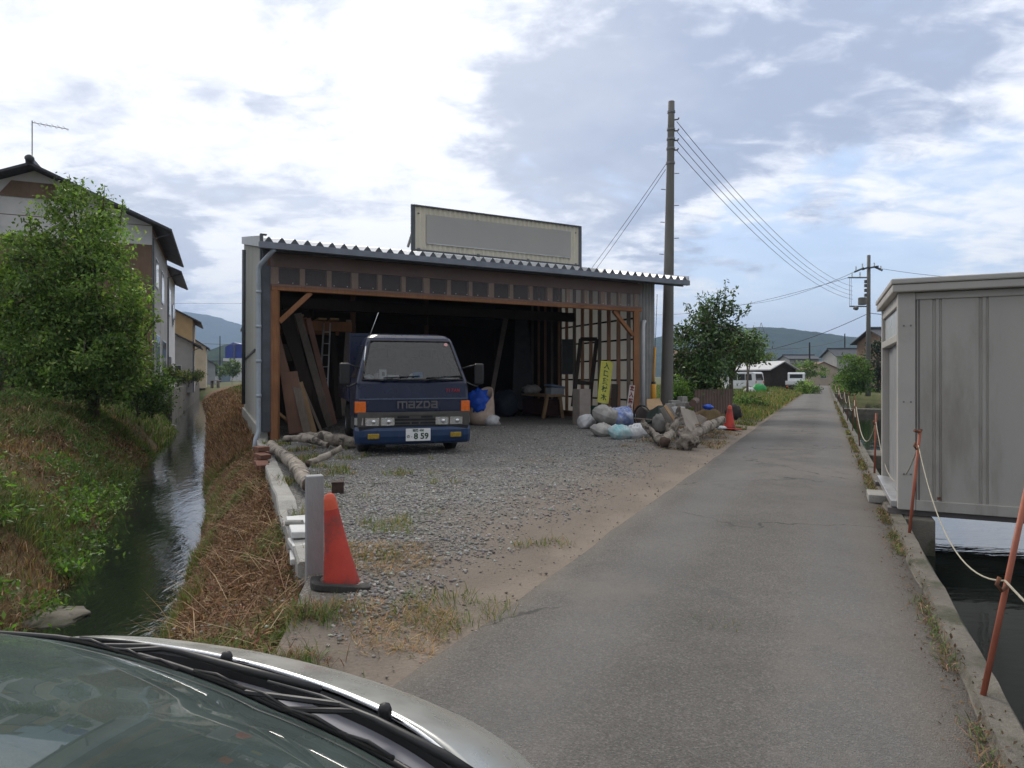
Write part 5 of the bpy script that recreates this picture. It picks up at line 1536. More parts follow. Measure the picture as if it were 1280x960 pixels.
RB(MB(), (L0 - .05, F0 + .1, ZB + .005), (L0 + .12, F1 - .1, ZB + .065)).build('door_track', M['alu'], ct, bevel=.004)
for f in (F0 + .15, (F0 + F1) / 2, F1 - .15):
    RB(MB(), (L0 - .08, f - .07, .04), (5.9, f + .07, ZB - .002)).build('bearer', M['cont_dark'], ct)
b1 = MB(); RB(b1, (.44, 8.25, .012), (.80, 8.65, .10)); b1.build('step_block', M['conc'], bevel=.01, label='flat concrete step block on the kerb before the container door', cat='block')
b1 = MB(); RB(b1, (.70, 7.36, -.32), (.95, 7.62, .036)); b1.build('footing_block', M['conc_dark'], bevel=.012, label='dark concrete footing block under the near corner of the container', cat='block')

# rusty fence posts and rope along the kerb
posts = []
plist = [(-1.2, .64, .62, .18, .0), (2.70, .64, .0, .0, .0), (6.60, .645, .0, .0, 0), (10.5, .63, .05, .04, .85), (14.4, .63, -.04, .1, .9), (18.4, .63, .06, .0, .9), (22.5, .63, .0, -.1, .9), (27, .63, .05, 0, .9), (32, .63, 0, .1, .9), (38, .63, .05, 0, .9), (46, .63, 0, 0, .9)]
words_ = ['just below the frame edge', 'leaning nearest the camera, beside the dark canal water', 'before the container corner', 'first beyond the container', 'second beyond the container', 'third beyond the container', 'fourth beyond the container', 'fifth beyond the container', 'sixth beyond the container', 'second last along the canal', 'last and smallest along the canal']
for i, (f, la, dx, dy, hh) in enumerate(plist):
    b_ = RL(la, f, .03)
    if i == 1: b_ = G(1222, 872, .04); t_ = P(1285, 605, b_.y + .02)
    elif i == 2: b_ = G(1135, 668, .04); t_ = P(1150, 538, b_.y + .05)
    else: t_ = b_ + V((dx, dy, hh or .85))
    if i == 0: continue
    po = thing('rope_post', 'rusty orange steel post ' + words_[i], 'post', b_, 0, 'rusty rope posts along the kerb')
    MB().tube([b_ - Z * .1, t_], (.0115 if i == 1 else .0125) if i < 3 else .013, 10).build('rod', M['rustpaint'] if i < 4 else M['rust'], po, smooth=True)
    kp = b_ + (t_ - b_) * (.86 if i != 1 else .545)
    mb = MB(); mb.tube([kp + V((-.035, -.015, .02)), kp + V((-.05, -.02, -.01)), kp + V((-.03, -.02, -.035)), kp + V((0, -.01, -.02))], .008, 8)
    mb.build('hook', M['rust'], po, smooth=True)
    if i == 2:
        MB().tube([t_ + V((-.05, 0, .0)), t_ + V((0, 0, -.015)), t_ + V((.01, 0, .01))], .014, 8).build('cap_bar', M['rust'], po)
    posts.append((kp, b_, t_))
kps = [p[0] for p in posts]
ends = [V((1.62, 1.2, .62))] + kps


def sag(a, b_, d, n=22):
    return [a.lerp(b_, t) - Z * d * 4 * t * (1 - t) for t in np.linspace(0, 1, n)]


for i in range(len(ends) - 1):
    d_ = [.10, .30, .55, .45, .3, .35, .3, .3, .3, .3, .3][i]
    MB().tube(sag(ends[i], ends[i + 1], d_), (.004 if i == 1 else .005) if i < 3 else .007, 8).build('slack_rope', M['rope'], smooth=True, label=['pale rope hanging from the nearest leaning post out of the picture', 'pale rope sagging between the two nearest rusty posts', 'pale rope sagging past the container door', 'slack rope between the first posts beyond the container', 'slack rope over the first concrete cross wall', 'slack rope between the third and fourth far posts', 'slack rope between the fourth and fifth far posts', 'slack rope between the fifth and sixth far posts', 'slack rope towards the second last far post', 'slack rope ending at the last far post', ''][i], cat='rope', group='ropes along the kerb')

# loose sticks and offcuts over the heap
for i in range(12):
    u, v = 812 + RNG.uniform(0, 84), 536 - RNG.uniform(0, 22); Y = 14.2 + (536 - v) * .08; a = P(u, v, Y)
    d = V((RNG.normal(0, 1), RNG.normal(0, .6), RNG.normal(.25, .3))).normalized() * RNG.uniform(.25, .6)
    if i % 2: log('stick', [a, a + d * .5 + Z * .03, a + d], [.02, .022, .014], 'thin grey stick lying loose on the scrap heap', 'stick', 'sticks on the scrap heap', seed=i)
    else: MB().beam(a, a + d, .07, .025).build('offcut', M[('timber_pale', 'timber_grey', 'timber_red')[i % 3]], bevel=.003, label='short board offcut lying loose on the scrap heap', cat='offcut', group='offcuts on the scrap heap')
# container fittings
for z in (ZB + .35, ZB + 1.05, ZT - .45):
    for a in (L0 + .05, L0 + .11): MB().lathe([(.009, 0), (.009, .004), (.004, .006)], RL(a, F0 - .001, z), 8, Matrix((RN, Z, -RD)).transposed()).build('bolt', M['steel'], ct)
for k_ in range(5):
    RB(MB(), (L0 + .33 + k_ * .37 * 2, F0 + .028, ZB + .115), (L0 + .36 + k_ * .37 * 2, F0 + .034, ZB + .14)).build('clip', M['rust'], ct)

RB(MB(), (L0 + .12, F0 + .09, ZB + .06), (L1 - .12, F1 - .09, ZT - .14)).build('dark_filler', M['cont_dark'], ct)  # unseen dark box added to block sky showing through the sheet gaps

# ================================================================== vegetation
def inblob(n, c, r):
    d = RNG.normal(0, 1, (n, 3)); d /= np.linalg.norm(d, axis=1)[:, None]
    k = RNG.uniform(.15, 1, n) ** .45
    return np.array(c) + d * k[:, None] * np.array(r)


def tree(name, label, base, trunk, r0, blobs, ncl, per, leaf, spread, cols, mat='leaf', shoots=(), group=None, limbs=26, cat='tree', wts=None, aspect=.5):
    """trunk with limbs and a crown of single leaves; blobs = (centre, radii) that outline the crown"""
    base = V(base); t = thing(name, label, cat, base, 0, group)
    mb = MB(); tp = [V(p) for p in trunk]
    mb.tube(tp, list(np.linspace(r0, r0 * .5, len(tp))), 9)
    w = np.array([b[1][0] * b[1][1] * b[1][2] for b in blobs]) ** .7; w = w / w.sum()
    cl = []
    for (c, r), k in zip(blobs, w): cl.append(inblob(max(int(ncl * k), 3), c, r))
    cl = np.concatenate(cl)
    top = tp[-1]
    for i in RNG.choice(len(cl), min(limbs, len(cl)), replace=False):
        e = V(cl[i]); s = tp[min(len(tp) - 1, 1 + i % (len(tp) - 1))]
        m1 = s.lerp(e, .5) + Z * (.12 * (e - s).length) + V(RNG.normal(0, .08, 3))
        mb.tube([s, s.lerp(m1, .6), m1, e], [r0 * .4, r0 * .28, r0 * .18, r0 * .05], 6)
    for (a, b_) in shoots: mb.tube([V(a), V(b_)], [r0 * .16, r0 * .04], 5)
    mb.build('trunk', M['bark'], t, smooth=True)
    pos = np.repeat(cl, per, 0) + RNG.normal(0, 1, (len(cl) * per, 3)) * spread * np.array([1, 1, .7])
    tone = np.repeat(RNG.normal(1, .34, len(cl)), per)
    for (a, b_) in shoots:
        q = RNG.uniform(.1, 1, 46)[:, None]; pos = np.concatenate([pos, np.array(a) * (1 - q) + np.array(b_) * q + RNG.normal(0, .05, (46, 3))]); tone = np.concatenate([tone, np.full(46, 1.1)])
    vs, sz, lp = leaf_arrays(pos, leaf, aspect=aspect)
    col = mixcol(len(pos), cols, wts) * tone[:, None].clip(.5, 1.6)
    np_mesh('crown', vs, sz, lp, M[mat], np.repeat(col, 4, 0).clip(.004, .6), t, base)
    return t


def pb_(u, v, Y, ru, rv, ry): return (tuple(P(u, v, Y)), (ru * Y / F, ry, rv * Y / F))


G1 = [(.11, .18, .045), (.15, .235, .06), (.085, .14, .038), (.21, .29, .09)]
Yt = 18.0
tb = V((-11.35, 18, .2))
tree('leafy_tree', 'bushy bright green tree standing on the creek bank in front of the two-storey house', tb,
     [tb - Z * .2, tb + V((.02, 0, .6)), tb + V((-.05, 0, 1.5)), tb + V((-.1, .05, 2.6)), tb + V((-.15, .1, 3.6))], .15,
     [pb_(100, 268, Yt, 36, 34, .7), pb_(126, 300, Yt, 40, 44, .9), pb_(50, 322, Yt - .3, 46, 42, .9), pb_(95, 352, Yt - .4, 80, 62, 1.3), pb_(142, 390, Yt, 40, 58, 1.2), pb_(55, 420, Yt - .3, 60, 52, 1.2), pb_(115, 448, Yt - .5, 72, 44, 1.2), pb_(20, 380, Yt, 30, 70, .8), pb_(105, 478, Yt - .5, 66, 24, 1.0), pb_(60, 468, Yt - .4, 40, 26, .8), pb_(150, 440, Yt, 28, 26, .8)],
     430, 105, .12, .19, G1, shoots=[(tuple(P(100, 262, Yt)), tuple(P(104, 222, Yt))), (tuple(P(86, 268, Yt)), tuple(P(74, 232, Yt))), (tuple(P(128, 270, Yt)), tuple(P(131, 231, Yt))), (tuple(P(150, 280, Yt)), tuple(P(154, 252, Yt))), (tuple(P(40, 300, Yt)), tuple(P(36, 262, Yt))), (tuple(P(180, 420, Yt)), tuple(P(198, 396, Yt)))], limbs=44)
tree('dark_tree', 'dark green tree cut by the left edge of the view behind the bank', (-16.6, 21.5, .5), [V((-16.6, 21.5, .3)), V((-16.6, 21.5, 1.6)), V((-16.5, 21.5, 2.6))], .12,
     [pb_(-8, 400, 21.5, 26, 70, .9), pb_(5, 450, 21.5, 22, 45, .8)], 60, 80, .10, .2, [(.025, .05, .015), (.035, .07, .02), (.05, .09, .03)], 'leafdark', limbs=8)
G2 = [(.04, .072, .025), (.055, .10, .033), (.075, .13, .042), (.10, .16, .052)]
Yr = 22.5; rb0 = V((6.45, 22.5, .05))
tree('glossy_tree', 'dark glossy-leaved tree standing right of the concrete pole', rb0, [rb0 - Z * .1, rb0 + V((-.05, 0, .7)), rb0 + V((.05, 0, 1.4)), rb0 + V((.15, 0, 2.3)), rb0 + V((.3, 0, 3.1))], .13,
     [pb_(893, 392, Yr, 26, 22, .5), pb_(872, 405, Yr, 22, 16, .5), pb_(915, 428, Yr, 34, 22, .9), pb_(868, 432, Yr - .3, 36, 26, .9), pb_(878, 462, Yr - .5, 36, 30, 1.1), pb_(874, 486, Yr - .5, 28, 22, .9), pb_(935, 440, Yr, 16, 12, .6)],
     150, 62, .15, .17, G2, 'leafdark', shoots=[(tuple(P(905, 392, Yr)), tuple(P(907, 350, Yr))), (tuple(P(896, 390, Yr)), tuple(P(897, 362, Yr))), (tuple(P(880, 398, Yr)), tuple(P(872, 368, Yr))), (tuple(P(914, 390, Yr)), tuple(P(918, 362, Yr))), (tuple(P(918, 400, Yr)), tuple(P(938, 384, Yr))), (tuple(P(868, 402, Yr)), tuple(P(856, 380, Yr))), (tuple(P(860, 412, Yr)), tuple(P(844, 410, Yr)))], limbs=36, aspect=.42)
tree('round_tree', 'round mid-green tree behind the dark glossy-leaved one', (9.9, 30, 0), [V((9.9, 30, -.1)), V((9.9, 30, 1.2)), V((9.95, 30, 2.1))], .12, [pb_(925, 432, 30, 22, 15, 1.1), pb_(903, 440, 30, 24, 18, 1.0), pb_(938, 440, 30, 12, 8, .7)], 90, 60, .16, .25, G1 + G2, limbs=10)
tree('yellowish_shrub', 'yellowish-green shrub tops showing above the white-roofed shed', (15.6, 44, 0), [V((15.6, 44, -.1)), V((15.6, 44, .8)), V((15.6, 44, 1.4))], .1, [pb_(938, 445, 70, 22, 8, 1.2), pb_(956, 447, 70, 12, 6, 1)], 40, 60, .2, .3, [(.10, .14, .03), (.14, .16, .035), (.07, .11, .03)], limbs=4, cat='shrub')


def bush(name, label, u, v, Y, ru, rv, ry, n, leaf, cols, zb=0.0, mat='leaf', group=None, sub=None):
    b_ = P(u, v, Y); b_.z = zb
    bl = sub or [pb_(u, v, Y, ru, rv, ry), pb_(u - ru * .45, v + rv * .3, Y - .1, ru * .6, rv * .6, ry * .7), pb_(u + ru * .5, v + rv * .25, Y, ru * .55, rv * .65, ry * .7)]
    return tree(name, label, b_, [b_, b_ + Z * .2, b_ + Z * .5], .03, bl, max(n // 60, 4), 60, leaf, .35 * leaf + .12, cols, mat, group=group, limbs=8, cat='shrub')


bush('shrub', 'dark spreading shrub beneath the bushy tree, next to the creek wall', 172, 482, 19.5, 40, 22, .8, 4200, .10, G2, .2)
bush('shrub', 'low grey-green shrub in front of the near end of the creek wall', 190, 500, 22, 22, 16, .6, 2200, .10, [(.06, .09, .04), (.04, .07, .03)], .0)
for i, (u, v, Y, r_, lb) in enumerate([(206, 468, 35.5, 12, 'first ochre-green shrub on top of the creek wall'), (222, 470, 41, 10, 'second ochre-green shrub along the creek wall top'), (236, 469, 48, 8, 'third shrub along the creek wall top'), (246, 469, 57, 7, 'last small shrub at the far end of the creek wall')]):
    bush('wall_shrub', lb, u, v, Y, r_ * 1.2, r_ * .8, .7, 1800, .13, [(.12, .13, .04), (.08, .10, .03), (.05, .08, .025)], .6, group='shrubs along the creek wall')
Yb = 43
bush('canal_bush', 'tall light-green bush beside the right-hand utility pole', 1066, 468, Yb, 20, 27, 1.2, 5200, .17, [(.09, .16, .04), (.12, .19, .05), (.06, .11, .03)], .1)
tree('dark_conifer', 'dark clipped tree between the right-hand pole and the container', P(1097, 488, 50), [P(1097, 490, 50), P(1097, 470, 50), P(1097, 445, 50)], .12, [pb_(1098, 455, 50, 11, 34, .9), pb_(1104, 470, 50, 9, 24, .8)], 40, 70, .2, .25, [(.015, .03, .012), (.025, .045, .017)], 'leafdark', limbs=5)
bush('verge_bush', 'round green bush at the left road edge near the white-backed truck', 1008, 485, 52, 13, 9, 1.0, 2200, .16, G1, 0)
bush('verge_bush', 'broad leafy bush in the grass left of the road before the green bag', 938, 508, 29, 17, 10, .7, 3000, .12, G1 + G2, .05)
bush('verge_bush', 'shrub clump behind the broken van, beside the tan hut', 1005, 462, 75, 26, 11, 1.4, 2600, .22, G1 + G2, 0)
bush('pole_bush', 'small light-green bush at the foot of the concrete pole', 848, 488, 20.8, 12, 14, .5, 1500, .11, [(.07, .13, .035), (.10, .17, .045)], .05)
for i, (u, Y, lb) in enumerate([(290, 108, 'pale green tree cluster before the blue-clad building'), (276, 130, 'small dark tree left of the blue-clad building')]):
    bush('distant_tree', lb, u, 459, Y, 9, 11, 2.2, 1500, .35, [(.09, .13, .06), (.06, .09, .04)], 0)

# ---- ground cover
def scatter(n, y0, y1, xa, xb, zf, bias=1.6):
    """points between two lines xa(y), xb(y), thicker towards the eye"""
    y = y0 + (y1 - y0) * RNG.uniform(0, 1, n) ** bias
    q = RNG.uniform(0, 1, n)
    A = np.array([xa(v) for v in y]); B = np.array([xb(v) for v in y])
    x = A + (B - A) * q
    z = np.array([zf(a, b_, c) for a, b_, c in zip(x, y, q)])
    return np.stack([x, y, z], 1)


def nval(p, s, o=0.0): return np.array([mnoise.noise(V((a * s + o, b_ * s, 1.1 + o))) for a, b_ in p[:, :2]])


def rbank_z(x, y, q):
    k = np.interp(q, [0, .1, .22, .38, .55, .72, .88, 1], [0, .2, .38, .55, .70, .83, .94, 1]); zu = zU(y)
    return -1.05 + (zu + 1.05) * k + nz(x, y, 1.5, .09) * (1 if 0 < q < 1 else 0) - .02


DRY = [(.205, .112, .07), (.27, .16, .10), (.14, .078, .052), (.34, .235, .15), (.09, .058, .04)]
GRN = [(.09, .14, .036), (.125, .185, .05), (.065, .105, .03), (.17, .21, .075)]
p = scatter(78000, 3.0, 14.2, lambda y: xR(y) - .05, lambda y: xU(y) + (.0 if y > 4.4 else -.05), rbank_z, 1.25)
g = nval(p, .9, 4) + .25 * nval(p, 3.3, 9)
dist = p[:, 1]
w = np.maximum(.0045, dist * .0011) * RNG.uniform(.7, 1.4, len(p))
h = RNG.uniform(.05, .16, len(p)) * (1 + .8 * np.clip(g, -.5, .5))
col = mixcol(len(p), DRY, [.3, .26, .2, .14, .1], .22)
gi = g > .24
col[gi] = mixcol(gi.sum(), GRN + [(.2, .2, .07)])
blades('dry_grass', p, h, w, col, M['straw'], droop=1.1, lay=1.0, kind='stuff')
p = scatter(26000, 3.0, 13.5, lambda y: xR(y) - .05, lambda y: xU(y) - .05, rbank_z, 1.2); p[:, 2] += RNG.uniform(0, .13, len(p))
vs, sz, lp = leaf_arrays(p, .05, up_bias=.4, aspect=.22)
np_mesh('dead_leaves', vs, sz, lp, M['straw'], np.repeat(mixcol(len(p), DRY, None, .25), 4, 0), kind='stuff')
# long pale stalks lying over it
p = scatter(1100, 3.2, 12, lambda y: xR(y) + .1, lambda y: xU(y) - .05, rbank_z, 1.1); p[:, 2] += RNG.uniform(.03, .12, len(p))
blades('dry_stalks', p, RNG.uniform(.25, .6, len(p)), np.full(len(p), .006), mixcol(len(p), [(.36, .26, .165), (.30, .20, .12), (.25, .15, .09)]), M['straw'], droop=.3, lay=1.25, kind='stuff')
# green at the water's edge and at the near end
p = scatter(9000, 3.1, 15, lambda y: xR(y) - .1, lambda y: xR(y) + .22, lambda x, y, q: -1.0 + .35 * q, 1.2)
p = p[nval(p, 1.1, 2) > -.05]
blades('waterside_grass', p, RNG.uniform(.08, .26, len(p)), np.maximum(.005, p[:, 1] * .0011), mixcol(len(p), GRN + DRY[:2]), M['grassmat'], lay=.45, kind='stuff')
p = scatter(16000, 2.7, 4.5, lambda y: xR(y) + .1, lambda y: xU(y) + .25, lambda x, y, q: rbank_z(x, y, min(q, 1)), 1.0)
p = p[nval(p, 1.6, 7) > -.12]
blades('near_grass', p, RNG.uniform(.08, .22, len(p)), np.full(len(p), .005), mixcol(len(p), GRN, None, .22), M['grassmat'], lay=.4, kind='stuff')
# far part of that bank: brown by the water, green above
p = scatter(30000, 13.7, 62, lambda y: xR(y) - .05, lambda y: xU(y) + .1 * y / 14, rbank_z, 1.5)
q = (p[:, 0] - np.array([xR(v) for v in p[:, 1]])) / 3.5
gr = RNG.uniform(0, 1, len(p)) < np.clip((q - .45) * 2.2, 0, .9)
col = mixcol(len(p), DRY, None, .2); col[gr] = mixcol(gr.sum(), GRN)
blades('far_bank_grass', p, RNG.uniform(.12, .34, len(p)), np.maximum(.012, p[:, 1] * .0013), col, M['straw'], lay=.55, kind='stuff')


def lbank(x, y, q):
    dx = xL(y) - x; return left_z(dx, y) + nz(x, y, .9, .10) + nz(x, y, 2.6, .05) - .03


for (n, y0, y1, wid, nm) in ((100000, 5.6, 20, 6.5, 'bank_grass'), (42000, 18, 45, 12, 'far_field_grass')):
    p = scatter(n, y0, y1, lambda y: xL(y) + .06, lambda y: xL(y) - wid, lbank, 1.25)
    g = nval(p, .75, 11) + .3 * nval(p, 2.6, 3)
    col = mixcol(n, GRN + [(.10, .13, .05), (.16, .17, .07)], None, .22)
    br = (g < .06) & (p[:, 1] < 22)
    col[br] = mixcol(br.sum(), DRY + [(.2, .19, .08)], None, .2)
    h = RNG.uniform(.12, .38, n) * (1 + .7 * np.clip(g, -.6, .7)); h[br] *= .6
    lay = .45
    blades(nm, p, h, np.maximum(.006, p[:, 1] * .00125) * RNG.uniform(.7, 1.5, n), col, M['grassmat'], lay=lay, droop=.7, kind='stuff')
# broad-leaved weeds in drifts
p = scatter(34000, 5.4, 19, lambda y: xL(y) + .1, lambda y: xL(y) - 6, lbank, 1.2)
p = p[nval(p, .9, 21) + .2 * nval(p, 4, 2) > -.02]; p[:, 2] += RNG.uniform(.02, .40, len(p))
vs, sz, lp = leaf_arrays(p, .06, up_bias=.8, aspect=.45)
np_mesh('broadleaf_weeds', vs, sz, lp, M['leaf'], np.repeat(mixcol(len(p), [(.05, .12, .03), (.07, .155, .035), (.10, .17, .05), (.04, .085, .03)]), 4, 0), kind='stuff')
# yard: sparse tufts, edge of the wall, cone surroundings
def yz(x, y, q): return yard_z(x, y) - .01
p = scatter(30000, 3.4, 13, xU, lambda y: xU(y) + 2.6, yz, 1.1)
off = p[:, 0] - np.array([xU(v) for v in p[:, 1]])
g = nval(p, 1.4, 31) + .4 * nval(p, 4.5, 5)
p = p[(g > .16 + off * .16) & (np.hypot(p[:, 0] + 1.08, p[:, 1] - 4.25) > .42)]
blades('yard_grass', p, RNG.uniform(.04, .15, len(p)), np.maximum(.004, p[:, 1] * .001), mixcol(len(p), GRN + [(.22, .2, .08), (.28, .19, .10), (.30, .22, .12)], None, .2), M['grassmat'], lay=.6, kind='stuff')
p = scatter(11000, 3.3, 5.2, lambda y: xU(y) + .1, lambda y: xU(y) + .95, yz, 1.0)
g = nval(p, 1.5, 41); p = p[(g > .0) & (np.hypot(p[:, 0] + 1.08, p[:, 1] - 4.2) > .30)]
blades('trampled_straw', p, RNG.uniform(.04, .13, len(p)), np.full(len(p), .0040), mixcol(len(p), [(.34, .21, .11), (.42, .28, .14), (.27, .15, .08), (.10, .14, .04)], [.35, .3, .2, .15]), M['straw'], lay=1.3, droop=.3, kind='stuff')
# left verge of the road and the field behind the shed
vz = lambda x, y, q: yard_z(x, y) + (max(0, zU(y) + .02) * (1 - 0) ** 2 * .0) - .01
p = scatter(26000, 11.5, 60, lambda y: rdL(y) - (1.1 if y < 20 else 2.8 + (y - 20) * .12), lambda y: rdL(y) - .12, vz, 1.3)
g = nval(p, .8, 51)
keep = ((g > .02) & (p[:, 1] > 16.5)) | (p[:, 1] > 21); p = p[keep]
col = mixcol(len(p), GRN + [(.25, .18, .08), (.30, .22, .11), (.14, .14, .05)], None, .2)
blades('verge_grass', p, RNG.uniform(.06, .22, len(p)) * np.clip(p[:, 1] / 22, .5, 1.8), np.maximum(.01, p[:, 1] * .0013), col, M['grassmat'], lay=.5, kind='stuff')
p = scatter(42000, 24, 74, lambda y: rdL(y) - 14 - y * .1, lambda y: rdL(y) - 2.2, lambda x, y, q: yard_z(x, y) - .02, 1.2)
rel = p[:, :2] - np.array([FL.x, FL.y]); dt_ = SA.x * SB.y - SA.y * SB.x
ss_ = (rel[:, 0] * SB.y - rel[:, 1] * SB.x) / dt_; tt_ = (SA.x * rel[:, 1] - SA.y * rel[:, 0]) / dt_
p = p[~((ss_ > -.3) & (ss_ < SL + .4) & (tt_ < 11.2))]
blades('field_grass', p, RNG.uniform(.2, .55, len(p)), np.maximum(.02, p[:, 1] * .0014), mixcol(len(p), GRN + [(.10, .13, .04), (.18, .16, .07)]), M['grassmat'], lay=.4, kind='stuff')
# kerb: weeds and dead leaves in the joint
f = RNG.uniform(1.6, 40, 15000) ** 1.0; la = .545 + RNG.normal(0, .032, len(f))
p = np.array([RL(a, b_, .01) for a, b_ in zip(la, f)]); p = p[(nval(p, 1.2, 61) > -.12)]
blades('kerb_weeds', p, RNG.uniform(.02, .085, len(p)), np.maximum(.004, p[:, 1] * .001), mixcol(len(p), GRN + DRY[:4], None, .2), M['straw'], lay=.9, kind='stuff')
f = RNG.uniform(1.5, 14, 1500); la = .53 + RNG.normal(0, .055, len(f)); la = np.minimum(la, .66)
p = np.array([RL(a, b_, .016 if a < .54 else .06) for a, b_ in zip(la, f)])
vs, sz, lp = leaf_arrays(p, .021, up_bias=3, aspect=.5)
np_mesh('leaf_litter', vs, sz, lp, M['straw'], np.repeat(mixcol(len(p), [(.12, .075, .045), (.2, .13, .075), (.07, .05, .035)]), 4, 0), kind='stuff')
# far bank of the ponds
fz = RNG.uniform(-3, 75, 26000); la = 5.5 + np.abs(RNG.normal(0, 1.6, len(fz))); far_ = fz > 58; la[far_] = .8 + np.abs(RNG.normal(0, 2.5, far_.sum()))
p = np.array([RL(a, b_, .1) for a, b_ in zip(la, fz)])
blades('pond_grass', p, RNG.uniform(.15, .5, len(p)), np.maximum(.015, p[:, 1] * .0014), mixcol(len(p), GRN + [(.12, .15, .05)]), M['grassmat'], lay=.4, kind='stuff')
for i, (f_, la_, hh, lb) in enumerate([(12, 7.6, 1.5, 'leafy bush on the far pond bank behind the container'), (17, 7.4, 1.9, 'tall leafy bush on the far pond bank beyond the container'), (24, 8, 1.6, 'spreading bush on the far pond bank halfway to the pole')]):
    c = RL(la_, f_, 0)
    tree('pond_bush', lb, c, [c, c + Z * .3, c + Z * .7], .04, [(tuple(c + Z * hh * .5), (1.0, 1.0, hh * .5)), (tuple(c + V((.7, .5, hh * .35))), (.7, .8, hh * .4))], 40, 60, .13, .2, G1 + G2, limbs=8, cat='shrub')

# crushed stone lying loose over the yard, with grit and pebbles along the road edge
ico = bmesh.new(); bmesh.ops.create_icosphere(ico, subdivisions=1, radius=1.0)
iv = np.array([v.co[:] for v in ico.verts], np.float32); ifc = np.array([[v.index for v in f.verts] for f in ico.faces]); ico.free()


def stones(name, p, r, cols, jit=.16):
    n = len(p); k = len(iv)
    sc_ = (RNG.uniform(.55, 1.3, (n, 1, 3)) * r[:, None, None]); sc_[:, :, 2] *= .7
    a = RNG.uniform(0, 6.28, n); ca, sa = np.cos(a)[:, None], np.sin(a)[:, None]
    vv = iv[None] * sc_ * RNG.uniform(.75, 1.2, (n, k, 1))
    x = vv[..., 0] * ca - vv[..., 1] * sa; y = vv[..., 0] * sa + vv[..., 1] * ca
    vv = np.stack([x, y, vv[..., 2]], -1) + p[:, None]
    lp = (ifc[None] + (np.arange(n) * k)[:, None, None]).reshape(-1)
    return np_mesh(name, vv.reshape(-1, 3), np.full(n * len(ifc), 3), lp, M['pebble'], np.repeat(mixcol(n, cols, None, jit), k, 0), kind='stuff')


mm, nt, b = newmat('pebble'); N = NT(nt)
N.set(b.inputs['Base Color'], N.n('ShaderNodeAttribute', attribute_name='tint').outputs['Color']); b.inputs['Roughness'].default_value = .9; M['pebble'] = mm
p = scatter(46000, 3.3, 17.5, lambda y: xU(y) + .25, lambda y: rdL(y) - .5, lambda x, y, q: yard_z(x, y) + .004, 1.25)
lat = p[:, 0] * .905 - p[:, 1] * .4254 + nval(p, .9, 3) * .8
p = p[RNG.uniform(0, 1, len(p)) < np.clip((-2.0 - lat) / 1.5, 0, 1) * np.clip((p[:, 1] - 3.0) / 2.6, 0, 1)]
stones('gravel', p, np.clip(RNG.gamma(3, .0031, len(p)), .005, .019), [(.175, .17, .16), (.22, .213, .20), (.27, .262, .247), (.14, .136, .127), (.34, .33, .31), (.23, .207, .18)])
p = scatter(5200, 2.6, 16, lambda y: rdL(y) - 1.5, lambda y: rdL(y) + .12, lambda x, y, q: max(yard_z(x, y), .0) + .004, 1.3)
stones('grit', p[::2], np.clip(RNG.gamma(2, .0026, len(p[::2])), .003, .012), [(.24, .20, .165), (.19, .155, .13), (.3, .27, .24), (.15, .13, .11)])
for i, (u, v, r_, lb) in enumerate([(156, 580, .16, 'pale stone at the water edge of the weedy bank'), (168, 588, .13, 'grey stone beside the pale one at the water edge'), (62, 772, .36, 'broad pale stone slab in the shallows near the car'), (215, 533, .18, 'dark stone in the creek where the water ripples')]):
    c = G(u, v, -1.0 if i != 2 else -1.0)
    MB().blob(c, (r_, r_ * .8, r_ * (.6 if i != 2 else .12)), .22, 1.6, 70 + i, 28, 14).build('creek_stone', M['stone'] if i != 2 else M['conc_dark'], smooth=True, label=lb, cat='stone', group='stones in the creek')

# straw and bark litter round the driftwood
p = scatter(5200, 12.2, 16.5, lambda y: rdL(y) - 1.9, lambda y: rdL(y) - .15, lambda x, y, q: yard_z(x, y) - .005, 1.0)
p = p[nval(p, 1.3, 91) > -.05]
blades('straw_litter', p, RNG.uniform(.05, .16, len(p)), np.full(len(p), .012), mixcol(len(p), [(.34, .23, .12), (.26, .16, .09), (.12, .15, .05), (.2, .14, .09)]), M['straw'], lay=1.2, droop=.4, kind='stuff')

# heaped bright weed clumps along the left water line and on the slope
cs = scatter(46, 5.6, 17, lambda y: xL(y) + .05, lambda y: xL(y) - 4.5, lbank, 1.3)
cs[:18, 0] = [xL(v) - RNG.uniform(-.15, .45) for v in cs[:18, 1]]
cs[:18, 2] = [lbank(a, v, 0) for a, v in cs[:18, :2]]
rr = RNG.uniform(.12, .34, len(cs)); k_ = 230
p = np.repeat(cs, k_, 0); q = RNG.normal(0, 1, p.shape) * np.repeat(rr, k_)[:, None] * np.array([.7, .7, .45]); q[:, 2] = np.abs(q[:, 2])
tone = np.repeat(RNG.normal(1, .25, len(cs)), k_)[:, None].clip(.5, 1.6)
vs, sz, lp = leaf_arrays(p + q, .075, up_bias=.5, aspect=.42)
np_mesh('weed_clumps', vs, sz, lp, M['leaf'], np.repeat((mixcol(len(p), [(.08, .16, .035), (.11, .20, .045), (.06, .115, .03), (.14, .2, .06)]) * tone), 4, 0), kind='stuff')
# flattened brown stems between them
p = scatter(30000, 5.6, 19, lambda y: xL(y) + .02, lambda y: xL(y) - 5.5, lbank, 1.2)
p = p[nval(p, .7, 33) + .3 * nval(p, 2.4, 8) > .02]; p[:, 2] += RNG.uniform(.02, .2, len(p))
blades('dead_stems', p, RNG.uniform(.12, .38, len(p)), np.maximum(.006, p[:, 1] * .0010), mixcol(len(p), DRY + [(.26, .22, .12)], None, .22), M['straw'], lay=1.15, droop=.5, kind='stuff')

